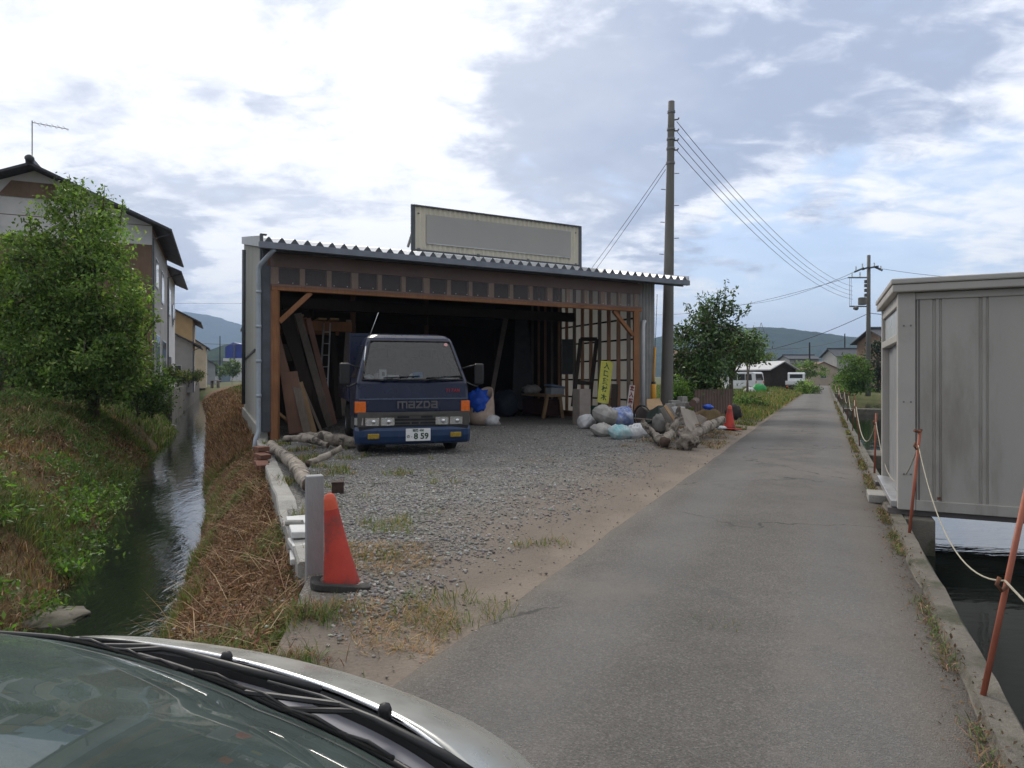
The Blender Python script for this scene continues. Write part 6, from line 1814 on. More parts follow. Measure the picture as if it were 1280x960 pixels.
# ragged fringe where the bank soil meets the trodden yard, and along the foot of the wall
yy = RNG.uniform(2.5, 4.6, 9000); xx = np.array([xU(v) for v in yy]) + RNG.normal(.02, .13, len(yy))
p = np.stack([xx, yy, np.array([(yard_z(a, b_) if a > xU(b_) else zU(b_) - .03) - .012 for a, b_ in zip(xx, yy)])], 1); p = p[(nval(p, 1.9, 15) > -.2) & (np.hypot(p[:, 0] + 1.1, p[:, 1] - 4.15) > .36)]
blades('fringe_grass', p, RNG.uniform(.05, .17, len(p)), np.full(len(p), .0045), mixcol(len(p), DRY + GRN, None, .22), M['straw'], lay=.8, droop=.7, kind='stuff')

# ================================================================== houses and far things
M['tile'] = pm('grey_roof_tile', (.055, .057, .065), (.035, .037, .042), 3, .55, bump=.4, bscale=8)
M['tile_brown'] = pm('brown_roof_sheet', (.20, .10, .055), (.13, .07, .045), 4, .7)
M['plaster'] = pm('white_plaster', (.58, .57, .56), (.50, .495, .49), 1.2, .85, c3=(.33, .33, .32), s3=.7, t3=(.55, .8))
M['plaster_grey'] = pm('grey_plaster', (.34, .33, .32), (.28, .27, .26), 1.2, .85, c3=(.22, .21, .2), s3=.7, t3=(.55, .8))
M['brownwall'] = wood('brown_board_wall', (.21, .14, .095), (.165, .108, .073), 2, 1.2)
M['tan'] = pm('tan_wall', (.46, .32, .16), (.38, .26, .13), 1.2, .85)
M['palewood'] = pm('pale_hut_wall', (.40, .32, .25), (.34, .27, .21), 1.5, .85)
M['pane'] = pm('dark_window_glass', (.02, .025, .03), (.03, .035, .04), 3, .06, spec=.8)
M['whiteroof'] = pm('light_metal_roof', (.50, .50, .50), (.42, .42, .42), 2, .5, .2)


def house(name, label, A1, A0, hv, ez, wallm, roofm, over=(.6, .6), base=-.2, gablem=None, wins=(), front_wins=(), cat='house', lower=None, ridge=True, gutter=True):
    """gabled building: ridge from A1 (near) to A0 (far), hv = horizontal half width to the eave on its right"""
    A1, A0, hv = V(A1), V(A0), V(hv); e = (A0 - A1); e.z = 0; e.normalize(); pr = hv.normalized()
    t = thing(name, label, cat, V((A1.x, A1.y, base)))
    w = hv.length; rz = A1.z; slope = (rz - ez) / w; iw = w - over[0]
    B1 = A1 + e * over[1]; B0 = A0 - e * over[1]

    def pt(B, s, z): return V((B.x + pr.x * s, B.y + pr.y * s, z))
    wz = rz - slope * iw - .12
    mb = MB(); mb.prism([pt(B1, -iw, base), pt(B1, iw, base), pt(B1, iw, wz), pt(B1, -iw, wz)], B0 - B1)
    mb.build('wall', wallm, t)
    mb = MB(); mb.prism([pt(B1, -iw, wz + .002), pt(B1, iw, wz + .002), pt(B1, 0, rz - .14)], B0 - B1); mb.build('gable', gablem or wallm, t)
    for sg in (1, -1):
        mb = MB()
        mb.prism([pt(A1, 0, rz), pt(A1, sg * w, ez), pt(A1, sg * w, ez - .10), pt(A1, 0, rz - .10)], A0 - A1); mb.build('roof', roofm, t)
        if gutter:
            mb = MB(); mb.tube([pt(A1, sg * (w + .04), ez - .06), pt(A0, sg * (w + .04), ez - .06)], .05, 8); mb.build('gutter', M['flash'], t)
    if ridge:
        mb = MB(); mb.beam(A1 - e * .05 + Z * .05, A0 + e * .05 + Z * .05, .28, .24); mb.build('ridge', roofm, t, bevel=.05)
    if gutter:
        mb = MB(); q = pt(B1, iw + .05, 0) + e * .1
        mb.tube([pt(A1, w + .04, ez - .1) + e * .7, q + Z * (ez - .35), q + Z * base], .045, 8); mb.build('downpipe', M['flash'], t)
    L = (B0 - B1).length
    for (d0, d1, z0, z1) in wins:          # side wall on the right
        a = pt(B1, iw, 0) + e * d0; b_ = pt(B1, iw, 0) + e * d1
        f = quad('window', [a + pr * .03 + Z * z0, b_ + pr * .03 + Z * z0, b_ + pr * .03 + Z * z1, a + pr * .03 + Z * z1], .03, M['alu'], parent=t, bevel=0)
        m = .06
        quad('pane', [a + e * m + pr * .064 + Z * (z0 + m), b_ - e * m + pr * .064 + Z * (z0 + m), b_ - e * m + pr * .064 + Z * (z1 - m), a + e * m + pr * .064 + Z * (z1 - m)], .006, M['pane'], parent=f, bevel=0)
    for (s0_, s1_, z0, z1) in front_wins:
        a = pt(B1, s0_, 0) - e * .03; b_ = pt(B1, s1_, 0) - e * .03
        f = quad('window', [a + Z * z0, b_ + Z * z0, b_ + Z * z1, a + Z * z1], .02, M['alu'], parent=t, bevel=0)
        m = .06
        quad('pane', [a + pr * m - e * .024 + Z * (z0 + m), b_ - pr * m - e * .024 + Z * (z0 + m), b_ - pr * m - e * .024 + Z * (z1 - m), a + pr * m - e * .024 + Z * (z1 - m)], .006, M['pane'], parent=f, bevel=0)
    if lower:
        z1, mm_ = lower
        mb = MB(); mb.prism([pt(B1, -iw - .02, base), pt(B1, iw + .02, base), pt(B1, iw + .02, z1), pt(B1, -iw - .02, z1)], (B0 - B1) + e * .04)
        o = mb.build('lower_cladding', mm_, t); o.location -= e * .02
    return t, pt, A1, B1, e, pr


hd = V((-.403, .915, 0)); hp = V((.915, .403, 0))
E1 = V((-14.44, 28, 7.64)); A1 = E1 - hp * 4.89; A1.z = 9.8
h1, pt1, a1, b1, e1, p1 = house('two_storey_house', 'two-storey house with dark tiled gable roof behind the bushy tree', A1, A1 + hd * 10.4, hp * 4.89, 7.64, M['brownwall'], M['tile'], (.72, .75), .3, M['plaster'],
      wins=[(1.2, 2.6, 5.4, 6.7), (4.4, 6.0, 5.0, 6.6), (1.3, 3.4, 1.2, 3.3), (5, 7.4, 1.0, 3.2)])
iw1 = 4.89 - .72
quad('side_cladding', [b1 + p1 * (iw1 + .012) + e1 * .02 + Z * (.3 - 9.8), b1 + p1 * (iw1 + .012) + e1 * 8.8 + Z * (.3 - 9.8), b1 + p1 * (iw1 + .012) + e1 * 8.8 + Z * (7.55 - 9.8), b1 + p1 * (iw1 + .012) + e1 * .02 + Z * (7.55 - 9.8)], .012, M['plaster_grey'], parent=h1, bevel=0)
quad('upper_band', [b1 - p1 * (iw1 + .01) - e1 * .014 + Z * (7.0 - 9.8), b1 + p1 * (iw1 + .01) - e1 * .014 + Z * (7.0 - 9.8), b1 + p1 * (iw1 + .01) - e1 * .014 + Z * (7.8 - 9.8), b1 - p1 * (iw1 + .01) - e1 * .014 + Z * (7.8 - 9.8)], .012, M['plaster'], parent=h1, bevel=0)
quad('gable_vent', [b1 - p1 * 1.2 - e1 * .03 + Z * -1.25, b1 + p1 * 1.2 - e1 * .03 + Z * -1.25, b1 + p1 * .75 - e1 * .03 + Z * -.62, b1 - p1 * .75 - e1 * .03 + Z * -.62], .02, M['brownwall'], parent=h1, bevel=0)
mb = MB(); mb.blob(a1 + Z * .12, (.17, .14, .16), .15, 2, 3, 12, 8); mb.build('ridge_end_tile', M['tile'], h1, smooth=True)
an = thing('tv_aerial', 'thin television aerial on the ridge of the near two-storey house', 'aerial', a1 + e1 * .4 + Z * .2)
q = a1 + e1 * .4
MB().tube([q + Z * .1, q + Z * 1.75], .022, 6).build('mast', M['steel'], an)
MB().tube([q + Z * 1.68, q + V((1.25, .3, 1.52))], .014, 6).build('boom', M['steel'], an)
for i in range(6):
    c = (q + Z * 1.66).lerp(q + V((1.2, .3, 1.54)), .15 + i * .16); MB().tube([c + V((-.05, .24, 0)), c - V((-.05, .24, 0))], .008, 5).build('element', M['steel'], an)
# eave-level lean-to of the first house
E2 = V((-19.0, 38, 7.44)); A2 = E2 - hp * 4.4; A2.z = 9.3
house('white_house', 'white two-storey house just behind the near one along the creek', A2, A2 + hd * 8.6, hp * 4.4, 7.44, M['plaster'], M['tile'], (.7, .6), .3,
      wins=[(.8, 2.2, 5.0, 6.6), (4.2, 5.2, 4.6, 6.0), (5.6, 6.4, 5, 6.2), (.7, 2.8, 1.0, 2.6)], front_wins=[(2.0, 3.2, 5, 6.3)])
E3 = V((-26.3, 56, 6.0)); A3 = E3 - hp * 3.6; A3.z = 7.9
house('tan_house', 'tan-walled house farther along the creek behind the white one', A3, A3 + hd * 8, hp * 3.6, 6.0, M['tan'], M['tile'], (.6, .5), .2, front_wins=[(1.6, 2.4, 2.8, 4.4)], wins=[(1, 2, 3.4, 4.6)])
E4 = V((-22.55, 48, 3.6)); A4 = E4 - hp * 2.6; A4.z = 5.0
house('low_house', 'low grey single-storey annex with a dark roof in front of the tan house', A4, A4 + hd * 6, hp * 2.6, 3.6, M['plaster_grey'], M['tile'], (.5, .4), .2, wins=[(.8, 1.6, .8, 2.2)], front_wins=[(.6, 1.4, .9, 2.2)])
far = [((244, 452), 80, 6.2, 4.2, 'cream', (.50, .42, .30), 'small cream house beyond the tan one beside the creek'), ((259, 458), 110, 4.6, 4.6, 'grey', (.30, .31, .33), 'grey house far along the creek'), ((268, 462), 135, 3.0, 4, 'white', (.5, .5, .5), 'tiny white house at the far end of the creek')]
for (u, v), Y, z_, w_, nm, c_, lb in far:
    a = P(u - 6, v, Y); a.z = z_
    house('distant_house', lb, a, a + hd * 9, hp * (w_ / 2), z_ - 1.4, pm(nm + '_far_wall', c_, None, 1, .85), M['tile'], (.4, .4), -.1, front_wins=[(-1, .4, 1.2, 2.4)], gutter=False)
# hall with a grey-green face and the building clad in blue sheeting
bl = thing('blue_clad_building', 'building wrapped in bright blue sheeting far behind the creek path', 'building', P(301, 465, 190))
c = P(301, 470, 190); c.z = 0
mb = MB(); mb.box(c + V((0, 0, 3.2)), (7.5, 6, 6.4)); mb.build('wall', M['plaster'], bl)
mb = MB(); mb.box(c + V((-.6, 0, 8.0)), (5.6, 5, 3.2)); mb.prism([c + V((-3.4, -2.5, 9.602)), c + V((2.2, -2.5, 9.602)), c + V((1.0, -2.5, 10.4)), c + V((-1.2, -2.5, 10.9))], (0, 5, 0)); mb.build('sheeting', pm('blue_sheeting', (.02, .045, .30), (.015, .03, .21), .5, .5, bump=.6, bscale=2), bl)
mb = MB(); mb.box(c + V((-.6, -3.1, 8.2)), (.35, .3, 4.6)); mb.build('mast', M['flash'], bl)
hl = thing('grey_hall', 'blue-grey hall left of the blue-clad building', 'building', P(266, 465, 160))
c = P(266, 470, 160); c.z = 0
mb = MB(); mb.box(c + V((0, 0, 2.4)), (5.2, 8, 4.8)); mb.build('wall', pm('blue_grey_wall', (.13, .17, .21), (.10, .14, .17), .6, .7), hl)
mb = MB(); mb.box(c + V((0, 0, 4.9)), (5.6, 8.4, .2)); mb.build('roof', M['flash'], hl)
# concrete wall along the creek's left side
mb = MB(); rows = []
for y in np.linspace(33, 76, 24):
    x = xL(y) + .10; rows.append([V((x, y, -1.4)), V((x, y, .74)), V((x - .2, y + .02, .74)), V((x - .2, y, -1.4))])
mb.grid(rows); mb.add(rows[0], [(0, 1, 2, 3)])
mb.build('creek_wall', M['conc_dark'], label='long grey concrete wall lining the far left side of the creek', cat='wall')
fb = thing('footbridge', 'tiny concrete footbridge crossing the far end of the creek', 'footbridge', (-31.3, 70, .2))
MB().box((-31.3, 70, .92), (.95, .6, .1), None).build('deck', M['conc'], fb)
for x in (-31.62, -30.98): MB().box((x, 70, .5), (.1, .5, .75)).build('support', M['conc_dark'], fb)

# right-hand far side
ap, an_ = P(981.5, 451, 62), P(931.5, 452, 67)
dv = V((1.35, 1.0, 0))
house('white_roof_shed', 'old wooden shed with a light metal roof behind the parked van', ap, V((an_.x, an_.y, ap.z)), V((-(an_ - ap).y, (an_ - ap).x, 0)).normalized() * -1.75, 2.02, M['timber_dark'], M['whiteroof'], (.25, .25), -.1, ridge=False, gutter=False)
mb = MB()
o_, *_r = house('tan_hut', 'small tan gabled hut with one dark window at the end of the road', P(1030, 452, 98), P(1030, 452, 98) + V((.6, 5.5, 0)), V((2.2, -.15, 0)), 2.5, M['palewood'], M['tile_brown'], (.2, .2), -.1, front_wins=[(-.5, .45, 1.05, 1.8)], ridge=False, gutter=False)
for i, (u0, u1, vr, ve, Y, lb, wm) in enumerate([(978, 1018, 444, 449, 135, 'long low house with a dark tiled roof behind the tan hut', 'plaster_grey'), (1034, 1090, 436, 446, 120, 'dark-roofed house with a broad grey roof right of the tan hut', 'plaster_grey'), (1085, 1112, 411, 428, 60, 'dark-roofed house peeping out beside the right-hand pole', 'brownwall')]):
    a, b_ = P(u1, vr, Y), P(u0, vr, Y); ez_ = P(0, ve, Y).z
    house('tiled_house', lb, a, b_, V((0, -3.2, 0)), ez_, M[wm], M['tile'], (.5, .4), -.1, wins=[(1.0, 2.6, .9, 2.2), (3.4, 5.0, .9, 2.2)] if i < 2 else [(1, 2, 2.6, 3.6)], gutter=False)
lt = thing('tin_lean_to', 'rusty-roofed lean-to behind the glossy tree', 'shed', P(856, 480, 25))
quad('roof', [P(836, 447, 24.5), P(872, 449, 24.5), P(870, 441, 26.5), P(838, 439, 26.5)], .06, M['tile_brown'], parent=lt)
quad('wall', [P(838, 505, 25.0), P(872, 505, 25.0), P(872, 449, 25.0), P(838, 448, 25.0)], .1, M['timber_dark'], parent=lt)
quad('eave_board', [P(836, 451, 24.45), P(872, 453, 24.45), P(872, 449, 24.45), P(836, 447.5, 24.45)], .04, M['timber_pale'], parent=lt)
mb = corr(P(868, 506, 20.6) * V((1, 1, 0)).length_squared * 0 if False else V((P(868, 506, 20.6).x, 20.6, 0)), V((P(915, 506, 21.4).x, 21.4, 0)), lambda q: .05, lambda q: .98, .12, .015)
mb.build('corrugated_fence', pm('brown_fence_sheet', (.155, .105, .085), (.11, .08, .065), 2, .75), solid=.004, label='brown corrugated sheet fence under the glossy tree', cat='fence')
mb = MB(); mb.box(P(917, 483, 40), (.9, .5, .25)); mb.build('white_board_stack', M['whitepaint'], label='white boards lying in the grass left of the van', cat='board')


# vehicles at the far left of the road
def vehicle(name, label, loc, rz, prof, hw, paint, wheels, glass, lamps, cat, extra=None):
    """prof: side outline (y along the length, z up), glass: side panes, lamps: (y, x, z) on the tail"""
    t = thing(name, label, cat, loc, rz)
    mb = MB(); mb.prism([(-hw, y, z) for y, z in prof], (2 * hw, 0, 0)); body = mb.build('body', paint, t, local=True, bevel=.05)
    for sg in (-1, 1):
        for g in glass:
            mb = MB(); mb.prism([(sg * (hw + .004), y, z) for y, z in g], (sg * .008, 0, 0)); mb.build('side_window', M['pane'], t, local=True)
        for y in wheels:
            mb = MB(); mb.lathe([(0, -.08), (.2, -.08), (.27, -.06), (.28, 0), (.27, .06), (.2, .08), (0, .08)], (sg * (hw - .07), y, .28), 18, Matrix.Rotation(R(90), 3, 'Y'), caps=False); wh = mb.build('wheel', M['rubber'], t, local=True, smooth=True)
            mb = MB(); mb.lathe([(0, .02), (.16, .0)], (sg * (hw + .02), y, .28), 14, Matrix.Rotation(R(90 * sg), 3, 'Y'), caps=False); mb.build('rim', M['steel'], wh, local=True)
    for (y, x, z) in lamps:
        mb = MB(); mb.box((x, y, z), (.12, .03, .22)); mb.build('tail_lamp', M['amber'], t, local=True)
    return t


VP_ = V((22.2, 59.5, 0))
vn = vehicle('minivan', 'silver-white minivan parked with its tail to the road before the white-roofed shed', VP_, R(38), [(0, .3), (0, .95), (.12, 1.68), (.3, 1.76), (2.3, 1.74), (2.85, 1.15), (3.3, .98), (3.4, .35)], .74, M['whitepaint'], (.6, 2.75),
        [[(.3, 1.02), (.95, 1.02), (.95, 1.58), (.36, 1.58)], [(1.02, 1.02), (1.75, 1.02), (1.75, 1.58), (1.02, 1.58)], [(1.82, 1.02), (2.62, 1.02), (2.3, 1.56), (1.82, 1.58)]], [(-.012, -.6, .85), (-.012, .6, .85)], 'van')
quad('rear_window', [V((-.6, -.012, 1.02)), V((.6, -.012, 1.02)), V((.52, .09, 1.58)), V((-.52, .09, 1.58))], .01, M['pane']).parent = vn
rw = [o for o in vn.children if o.name.startswith('rear_window')][0]; rw.location = (0, 0, 0); me = rw.data
me.transform(Matrix.Translation(V((0, .04, 1.02))))
KT = V((24.3, 57.2, 0))
kt = vehicle('pickup_truck', 'small white pickup truck parked tail-on right beside the minivan', KT, R(-28), [(1.95, .35), (1.95, 1.62), (2.1, 1.72), (2.8, 1.7), (3.25, 1.0), (3.3, .35)], .70, M['whitepaint'], (.6, 2.7), [[(2.15, 1.05), (2.8, 1.05), (2.62, 1.55), (2.15, 1.55)]], [], 'truck')
for nm, c_, s_ in (('bed_floor', (0, .98, .66), (1.38, 1.9, .06)), ('bed_side', (-.68, .98, .83), (.04, 1.9, .30)), ('bed_side', (.68, .98, .83), (.04, 1.9, .30)), ('tailgate', (0, .02, .83), (1.40, .04, .30)), ('tail_bar', (0, .05, .5), (1.3, .06, .16))):
    mb = MB(); mb.box(c_, s_); mb.build(nm, M['whitepaint'] if nm != 'tail_bar' else M['black'], kt, local=True, bevel=.01)
mb = MB(); mb.box((0, 1.94, 1.38), (1.05, .012, .34)); mb.build('rear_window', M['pane'], kt, local=True)
for x in (-.55, .55): mb = MB(); mb.box((x, .0, .5), (.16, .03, .12)); mb.build('tail_lamp', M['amber'], kt, local=True)
c = G(940, 494, .05) * 1.0; c = P(944, 491, 47)
MB().blob(V((c.x + .25, 47, .42)), (.5, .4, .42), .25, 2, 3, 16, 10, flat=.0).build('green_bag', M['greenbag'], smooth=True, label='bright green bag in the grass before the minivan', cat='bag')
MB().blob(V((c.x - .55, 46.6, .3)), (.38, .3, .34), .35, 2, 4, 14, 10, flat=.0).build('white_bag', M['sackwhite'], smooth=True, label='white bag slumped left of the bright green bag', cat='bag')
MB().blob(V((c.x + .3, 45.8, .12)), (.6, .3, .16), .35, 2, 5, 14, 8, flat=.0).build('white_bag', M['sackwhite'], smooth=True, label='flat white bag lying in front of the bright green bag', cat='bag')


# right-hand pole, thin far poles and the wires
Yp = 46
pz2 = V((P(1085, 0, Yp).x, Yp, .0)); tp2 = P(1086, 319, Yp)
rp = thing('utility_pole', 'concrete utility pole with crossarms and a transformer beyond the container', 'utility pole', pz2)
MB().tube([pz2, pz2.lerp(tp2, .5), tp2], [.17, .14, .11], 14).build('shaft', M['pole'], rp, smooth=True)
for (u0, v0, u1, v1) in ((1060, 347, 1084, 347), (1062, 383, 1085, 383)):
    MB().beam(P(u0, v0, Yp - .15), P(u1, v1, Yp - .15), .09, .09).build('crossarm', M['steel'], rp)
for (u0, v0, u1, v1) in ((1068, 340, 1080, 335), (1078, 337, 1086, 334), (1086, 335, 1098, 333), (1092, 333, 1103, 338)):
    MB().beam(P(u0, v0, Yp - .12), P(u1, v1, Yp - .12), .08, .12).build('bracket', M['flash'], rp)
for (u, v) in ((1070, 335.5), (1078, 332), (1093, 331), (1101, 335), (1065, 343), (1075, 343)):
    MB().tube([P(u, v + 3, Yp - .12), P(u, v - 2.5, Yp - .12)], .045, 8).build('insulator', M['whitepaint'], rp)
tr_ = MB(); tr_.tube([P(1078, 381, Yp - .35), P(1078, 372, Yp - .35)], .27, 16); tr_.build('transformer', M['pole'], rp, smooth=False, bevel=.03)
MB().blob(P(1070, 385, Yp - .2), (.18, .18, .16), .2, 2, 2, 10, 8).build('switch_box', M['steel'], rp, smooth=True)
for v in (352, 357, 363, 369): MB().box(P(1082, v, Yp - .2), (.14, .14, .22)).build('clamp', M['flash'], rp)
for u0, u1 in ((1064, 1064), (1062, 1062)): MB().tube([P(u0, 347, Yp - .15), P(u1, 383, Yp - .15)], .012, 5).build('drop_wire', M['wire'], rp)
for (u, v0, v1, Y, lb) in ((1012, 428, 472, 100, 'thin dark utility pole before the tan hut'), (1056, 417, 470, 130, 'thin far utility pole over the grey roofs'), (275, 420, 468, 150, 'thin dark pole far behind the creek path')):
    mb = MB(); a = P(u, v1, Y); a.z = 0; mb.tube([a, P(u, v0, Y)], [.16, .1], 8); mb.build('thin_pole', M['timber_dark'], label=lb, cat='pole')


def wire(a, b_, d, label, r_=.011, group='overhead wires'):
    L = (V(b_) - V(a)).length
    MB().tube(sag(V(a), V(b_), d, 26), [r_ * (1 + .0 * i) for i in range(26)], 5).build('wire', M['wire'], label=label, cat='wire', group=group)


for i, (v0, v1) in enumerate(((152, 358), (164, 364), (176, 369), (188, 374))):
    wire(P(846, v0, 20.25), P(1066, v1, 45.9), .9, 'overhead wire swooping from the tall pole to the transformer pole', .010)
wire(P(834, 203, 20.3), P(736, 340, 27), .05, 'slanting wire from the tall pole down behind the shed roof', .009)
wire(P(832, 212, 20.3), P(741, 342, 27), .05, 'slanting wire from the tall pole down behind the shed roof', .009)
wire(P(1087, 391, 46), P(880, 442, 75), 1.1, 'dark cable falling left from the transformer pole towards the trees', .022)
wire(P(1084, 391, 46), P(1250, 380, 40), .4, 'dark cable running right from the transformer pole over the container', .022)
wire(P(1103, 336, 46), P(1400, 344, 40), .5, 'upper wire running right from the transformer pole', .014)
wire(P(1068, 340, 46), P(900, 378, 90), 1.0, 'upper wire running left from the transformer pole', .016)
wire(P(1060, 347, 46), P(800, 392, 100), 1.0, 'lower wire running left from the transformer pole', .016)
wire(P(960, 436, 100), P(1056, 424, 130), .6, 'dark far wire between the two thin poles', .035)
wire(P(-300, 368, 45), P(420, 378, 60), .3, 'thin wire crossing the sky between the creek houses and the shed', .012)
wire(P(220, 427, 150), P(330, 429, 150), .4, 'thick dark far wire over the creek path', .05)

# ================================================================== the car in front (we look out beside it)
CC = -1.05                                  # lateral position of the car's middle in the road frame
M['carpaint'] = pm('silver_car_paint', (.44, .44, .41), (.42, .42, .39), 3, .28, .55, spec=.5)
M['cowl'] = pm('grey_cowl_panel', (.20, .20, .225), (.17, .17, .195), 6, .5)
M['dash'] = pm('grey_green_dashboard', (.07, .085, .078), (.055, .068, .062), 4, .8, bump=.2, bscale=80)
car = thing('silver_car', 'silver car in front with black wipers resting below its windscreen', 'car', RL(CC, 0, 0))


def hf(d): return .985 - .307 * d * d        # rear edge of the bonnet
def gf(d): return .905 - .30 * d * d         # foot of the windscreen


def gz_(d): return .80 + .045 * float(np.interp(-d, [-.15, .4], [0, 1]))


rows = []
xs = [0, .012, .03, .06, .10, .14, .18, .23, .28, .33, .37, .40, .42, .43]
ds = list(np.linspace(-.672, .672, 43))
for x in xs:
    row = []
    for d in ds:
        z = .82 - .2 * x - 1.15 * x * x - .10 * (abs(d) / .66) ** 9 * (1 + 1.0 * x)
        if x > .36: z -= (x - .36) * 2.5
        row.append(RL(CC + d, hf(d) + x * (1 - .10 * abs(d) ** 2), z))
    rows.append(row)
MB().grid(rows).build('bonnet', M['carpaint'], car, smooth=True, solid=.006)
mb = MB(); mb.tube([RL(CC + d, hf(d) - .004, .8235 - .10 * (abs(d) / .66) ** 7) for d in ds], .0042, 6); mb.build('bonnet_highlight', M['chrome'], car, smooth=True)  # bright strip added in place of the highlight along the bonnet's rear edge
mb = MB(); mb.grid([[RL(CC + d, hf(d) - f_, z_ - .10 * (abs(d) / .66) ** 7) for d in ds] for f_, z_ in ((.002, .813), (.007, .808), (.012, .787))]); mb.build('bonnet_seal', M['black'], car)
mb = MB(); mb.grid([[RL(CC + d, hf(d) - .011 + (gf(d) - hf(d) + .013) * t, .787 + .012 * t - .06 * (abs(d) / .66) ** 7 + (gz_(d) - .80) * t) for d in ds] for t in (0, .3, .6, 1)]); mb.build('cowl_panel', M['cowl'], car, smooth=True)
mb = MB()
mb.tube([RL(CC + d, gf(d) + .006, gz_(d) + .003) for d in ds], .006, 6); mb.build('screen_trim', M['black'], car, smooth=True)
AL = R(27)
gd = list(np.linspace(-.62, .62, 31))


def gpt(d, s, o=0.0):
    k = 1 - .16 * s
    return RL(CC + d * k, gf(d) - s * math.cos(AL) - .06 * s * d * d + o * math.sin(AL), gz_(d) + s * math.sin(AL) - .06 * s * s + o * math.cos(AL))


MB().grid([[gpt(d, s) for d in gd] for s in np.linspace(0, 1.0, 14)]).build('windscreen', M['carglass'], car, smooth=True)
for sg in (-1, 1):
    mb = MB(); mb.grid([[gpt(sg * d, s, o) for d, o in ((.60, -.004), (.63, .006), (.66, .0), (.68, -.05), (.64, -.07), (.60, -.05), (.60, -.004))] for s in np.linspace(0, 1.0, 8)]); mb.build('pillar', M['carpaint'], car, smooth=True)
# dashboard and cabin
mb = MB(); mb.grid([[RL(CC + d, gf(d) - .02 - s, gz_(d) - .025 - .05 * s + .0 * d) for d in np.linspace(-.6, .6, 13)] for s in (0, .15, .3, .45, .55)]); mb.grid([[RL(CC + d, gf(d) - .57, z_) for d in np.linspace(-.6, .6, 13)] for z_ in (.745, .60, .4)])
mb.build('dashboard', M['dash'], car, smooth=True)
mb = MB(); mb.box(RL(CC, -.3, .35), (1.24, 2.2, .06), Matrix((RN, RD, Z)).transposed()); mb.build('cabin_floor', M['darkint'], car)
for d in (-.33, .33):
    mb = MB(); rot = Matrix((RN, RD, Z)).transposed()
    mb.box(RL(CC + d, -.35, .52), (.48, .5, .16), rot); mb.box(RL(CC + d, -.68, .82), (.46, .13, .56), rot @ Matrix.Rotation(R(14), 3, 'X')); mb.box(RL(CC + d, -.78, 1.17), (.24, .09, .16), rot)
    mb.build('seat', M['darkint'], car, bevel=.05)
mb = MB(); sc_ = RL(CC + .33, .20, .80); ring = []
for a in np.linspace(0, 2 * math.pi, 26): ring.append(sc_ + RN * (.18 * math.cos(a)) + (Z * .9 - RD * .0 + RD * .42) .normalized() * (.18 * math.sin(a)))
mb.tube(ring, .014, 6, caps=False); mb.build('steering_wheel', M['black'], car, smooth=True)
# lower body, sides, roof: closed shell behind and below
sec = []
for f_, zt, w_ in ((1.36, .38, .56), (1.30, .46, .62), (1.2, .55, .65), (1.05, .68, .665), (.95, .72, .67), (.8, .735, .675), (.2, .76, .68), (-.8, .78, .68), (-2.0, .78, .67), (-2.5, .74, .62), (-2.62, .55, .56)):
    sec.append([RL(CC + a, f_, z_) for a, z_ in ((-w_ + .06, .22), (-w_, .27), (-w_ - .008, zt - .22), (-w_, zt - .03), (-w_ + .03, zt - .005))] + [RL(CC + a, f_, z_) for a, z_ in ((w_ - .03, zt - .005), (w_, zt - .03), (w_ + .008, zt - .22), (w_, .27), (w_ - .06, .22))])
for side in (slice(0, 5), slice(5, 10)):
    MB().grid([r_[side] for r_ in sec]).build('body_side', M['carpaint'], car, smooth=True, solid=.006)
mb = MB(); mb.grid([[r_[0], r_[9]] for r_ in sec]); mb.build('underbody', M['black'], car)
mb = MB(); mb.grid([[RL(CC + w_ * a, f_, z_ - .03 * a * a) for a in np.linspace(-1, 1, 9)] for f_, z_, w_ in ((.02 - .1, gz_(0) + math.sin(AL) - .06, .53), (-.35, 1.26, .55), (-1.1, 1.28, .55), (-1.7, 1.24, .54), (-2.05, 1.1, .54))]); mb.build('roof', M['carpaint'], car, smooth=True, solid=.01)
mb = MB(); mb.grid([[RL(CC + w_ * a, f_, z_) for a in np.linspace(-1, 1, 5)] for f_, z_, w_ in ((-2.06, 1.09, .54), (-2.45, .77, .6))]); mb.build('rear_window', M['pane'], car)
mb = MB(); mb.grid([[RL(CC + w_ * a, f_, z_) for a in np.linspace(-1, 1, 5)] for f_, z_, w_ in ((-2.45, .765, .6), (-2.62, .6, .57), (-2.63, .25, .56))]); mb.build('boot', M['carpaint'], car, smooth=True)
mb = MB(); mb.grid([[RL(CC + w_ * a, f_ - .05 * a * a, z_) for a in np.linspace(-1, 1, 9)] for f_, z_, w_ in ((1.38, .44, .56), (1.41, .38, .6), (1.41, .26, .6), (1.36, .2, .56))]); mb.build('bumper', M['carpaint'], car, smooth=True, solid=.01)
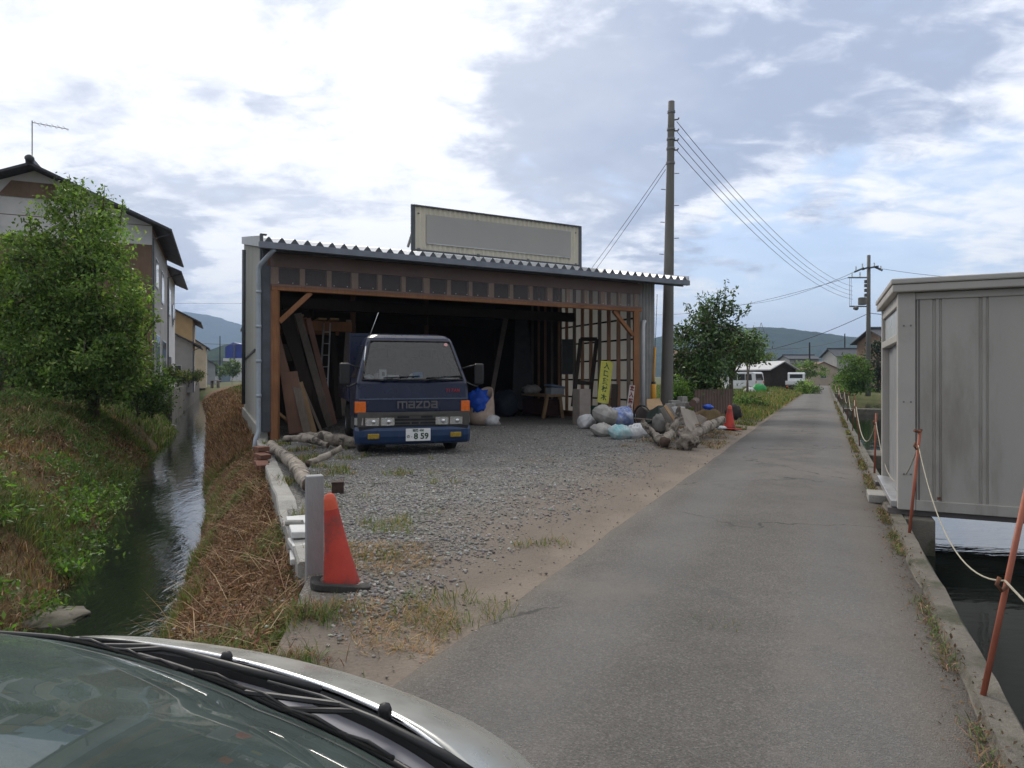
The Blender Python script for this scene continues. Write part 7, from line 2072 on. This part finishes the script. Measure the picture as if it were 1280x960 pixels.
for sg in (-1, 1):
    mb = MB(); mb.grid([[RL(CC + sg * a, f_, z_) for f_, z_ in ((.45, .80), (-.1, 1.15), (-1.0, 1.22), (-1.9, 1.10), (-2.2, .80))] for a in (.655,)] + [[RL(CC + sg * .665, f_, .772) for f_ in (.5, -.1, -1.0, -1.9, -2.25)]]); mb.build('side_window', M['pane'], car)
    mb = MB(); mb.blob(RL(CC + sg * .44, 1.355, .44), (.13, .04, .04), .02, 1, 1, 12, 8, rot=Matrix((RN, RD, Z)).transposed()); mb.build('headlight', M['lamp'], car, smooth=True)
    for f_ in (.85, -1.75):
        mb = MB(); mb.lathe([(0, -.09), (.2, -.09), (.28, -.07), (.29, 0), (.28, .07), (.2, .09), (0, .09)], RL(CC + sg * .60, f_, .29), 24, Matrix((RN, RD, Z)).transposed() @ Matrix.Rotation(R(90), 3, 'Y'), caps=False); wh = mb.build('wheel', M['rubber'], car, smooth=True)
        mb = MB(); mb.lathe([(0, .03), (.1, .03), (.19, .0)], RL(CC + sg * .692, f_, .29), 18, Matrix((RN, RD, Z)).transposed() @ Matrix.Rotation(R(90 * sg), 3, 'Y'), caps=False); mb.build('rim', M['steel'], wh, smooth=True)


# wipers and washer jets
def K(u, v, z): return G(u, v, z)


wp = []
for arm, blade, nm in (([(590, 966, .83), (556, 945, .85), (470, 900, .862), (400, 870, .86), (335, 852, .855)], [(492, 948, .822), (430, 918, .83), (360, 886, .84), (300, 858, .845), (243, 838, .85)], 0),
                       ([(400, 862, .845), (300, 836, .86), (225, 815, .868), (165, 803, .87), (100, 797, .872)], [(222, 836, .855), (180, 823, .862), (140, 811, .868), (88, 798, .872)], 1)):
    mb = MB(); pts = [K(*q) for q in arm]; mb.tube(pts, [.007, .008, .006, .0035, .003], 8); wi = mb.build('wiper', M['black'], car, smooth=True)
    mb = MB(); pts = [K(*q) for q in blade]; mb.tube(pts, .0038, 6); mb.build('blade', M['rubber'], wi, smooth=True)
    bp = [K(*q) for q in blade]; ap_ = [K(*q) for q in arm]
    for i in range(len(bp) - 1):
        m0 = bp[i].lerp(bp[i + 1], .5); m1 = m0 + Z * .007
        mb = MB(); mb.tube([bp[i], m1, bp[i + 1]], .003, 6); mb.build('bracket', M['black'], wi, smooth=True)
    for q in (.35, .62): mb = MB(); a = ap_[2].lerp(ap_[3], q); mb.tube([a, bp[1].lerp(bp[-1], q)], .005, 6); mb.build('link', M['black'], wi)
for (u, v, z) in ((283, 826, .832), (481, 893, .832)):
    c = G(u, v, z); MB().lathe([(.011, -.012), (.012, .008), (.009, .016), (.0, .019)], c, 12).build('washer_jet', M['black'], car, smooth=True)
MB().box(RL(CC + .18, .60, .775), (.12, .07, .004), Matrix((RN, RD, Z)).transposed() @ Matrix.Rotation(.4, 3, 'Z')).build('paper_note', M['white'], label='small white note lying on the dashboard of the silver car', cat='paper')
MB().blob(RL(CC + .36, .66, .785), (.10, .05, .02), .3, 3, 4, 12, 6, rot=Matrix((RN, RD, Z)).transposed()).build('red_cloth', pm('dark_red_cloth', (.16, .02, .02), None, 6, .9), smooth=True, label='dark red cloth lying on the dashboard of the silver car', cat='cloth')

# ================================================================== air
hz_ = MB(); hz_.box((0, 1600, 158), (10000, 6000, 323))
o = hz_.build('haze', bpy.data.materials.new('haze'), kind='stuff')
m = o.data.materials[0]; m.use_nodes = True; nt = m.node_tree; nt.nodes.remove(nt.nodes['Principled BSDF'])
pv = nt.nodes.new('ShaderNodeVolumePrincipled'); pv.inputs['Color'].default_value = (.52, .70, 1.0, 1); pv.inputs['Density'].default_value = .00030; pv.inputs['Anisotropy'].default_value = 0.0
nt.links.new(pv.outputs[0], nt.nodes['Material Output'].inputs['Volume'])
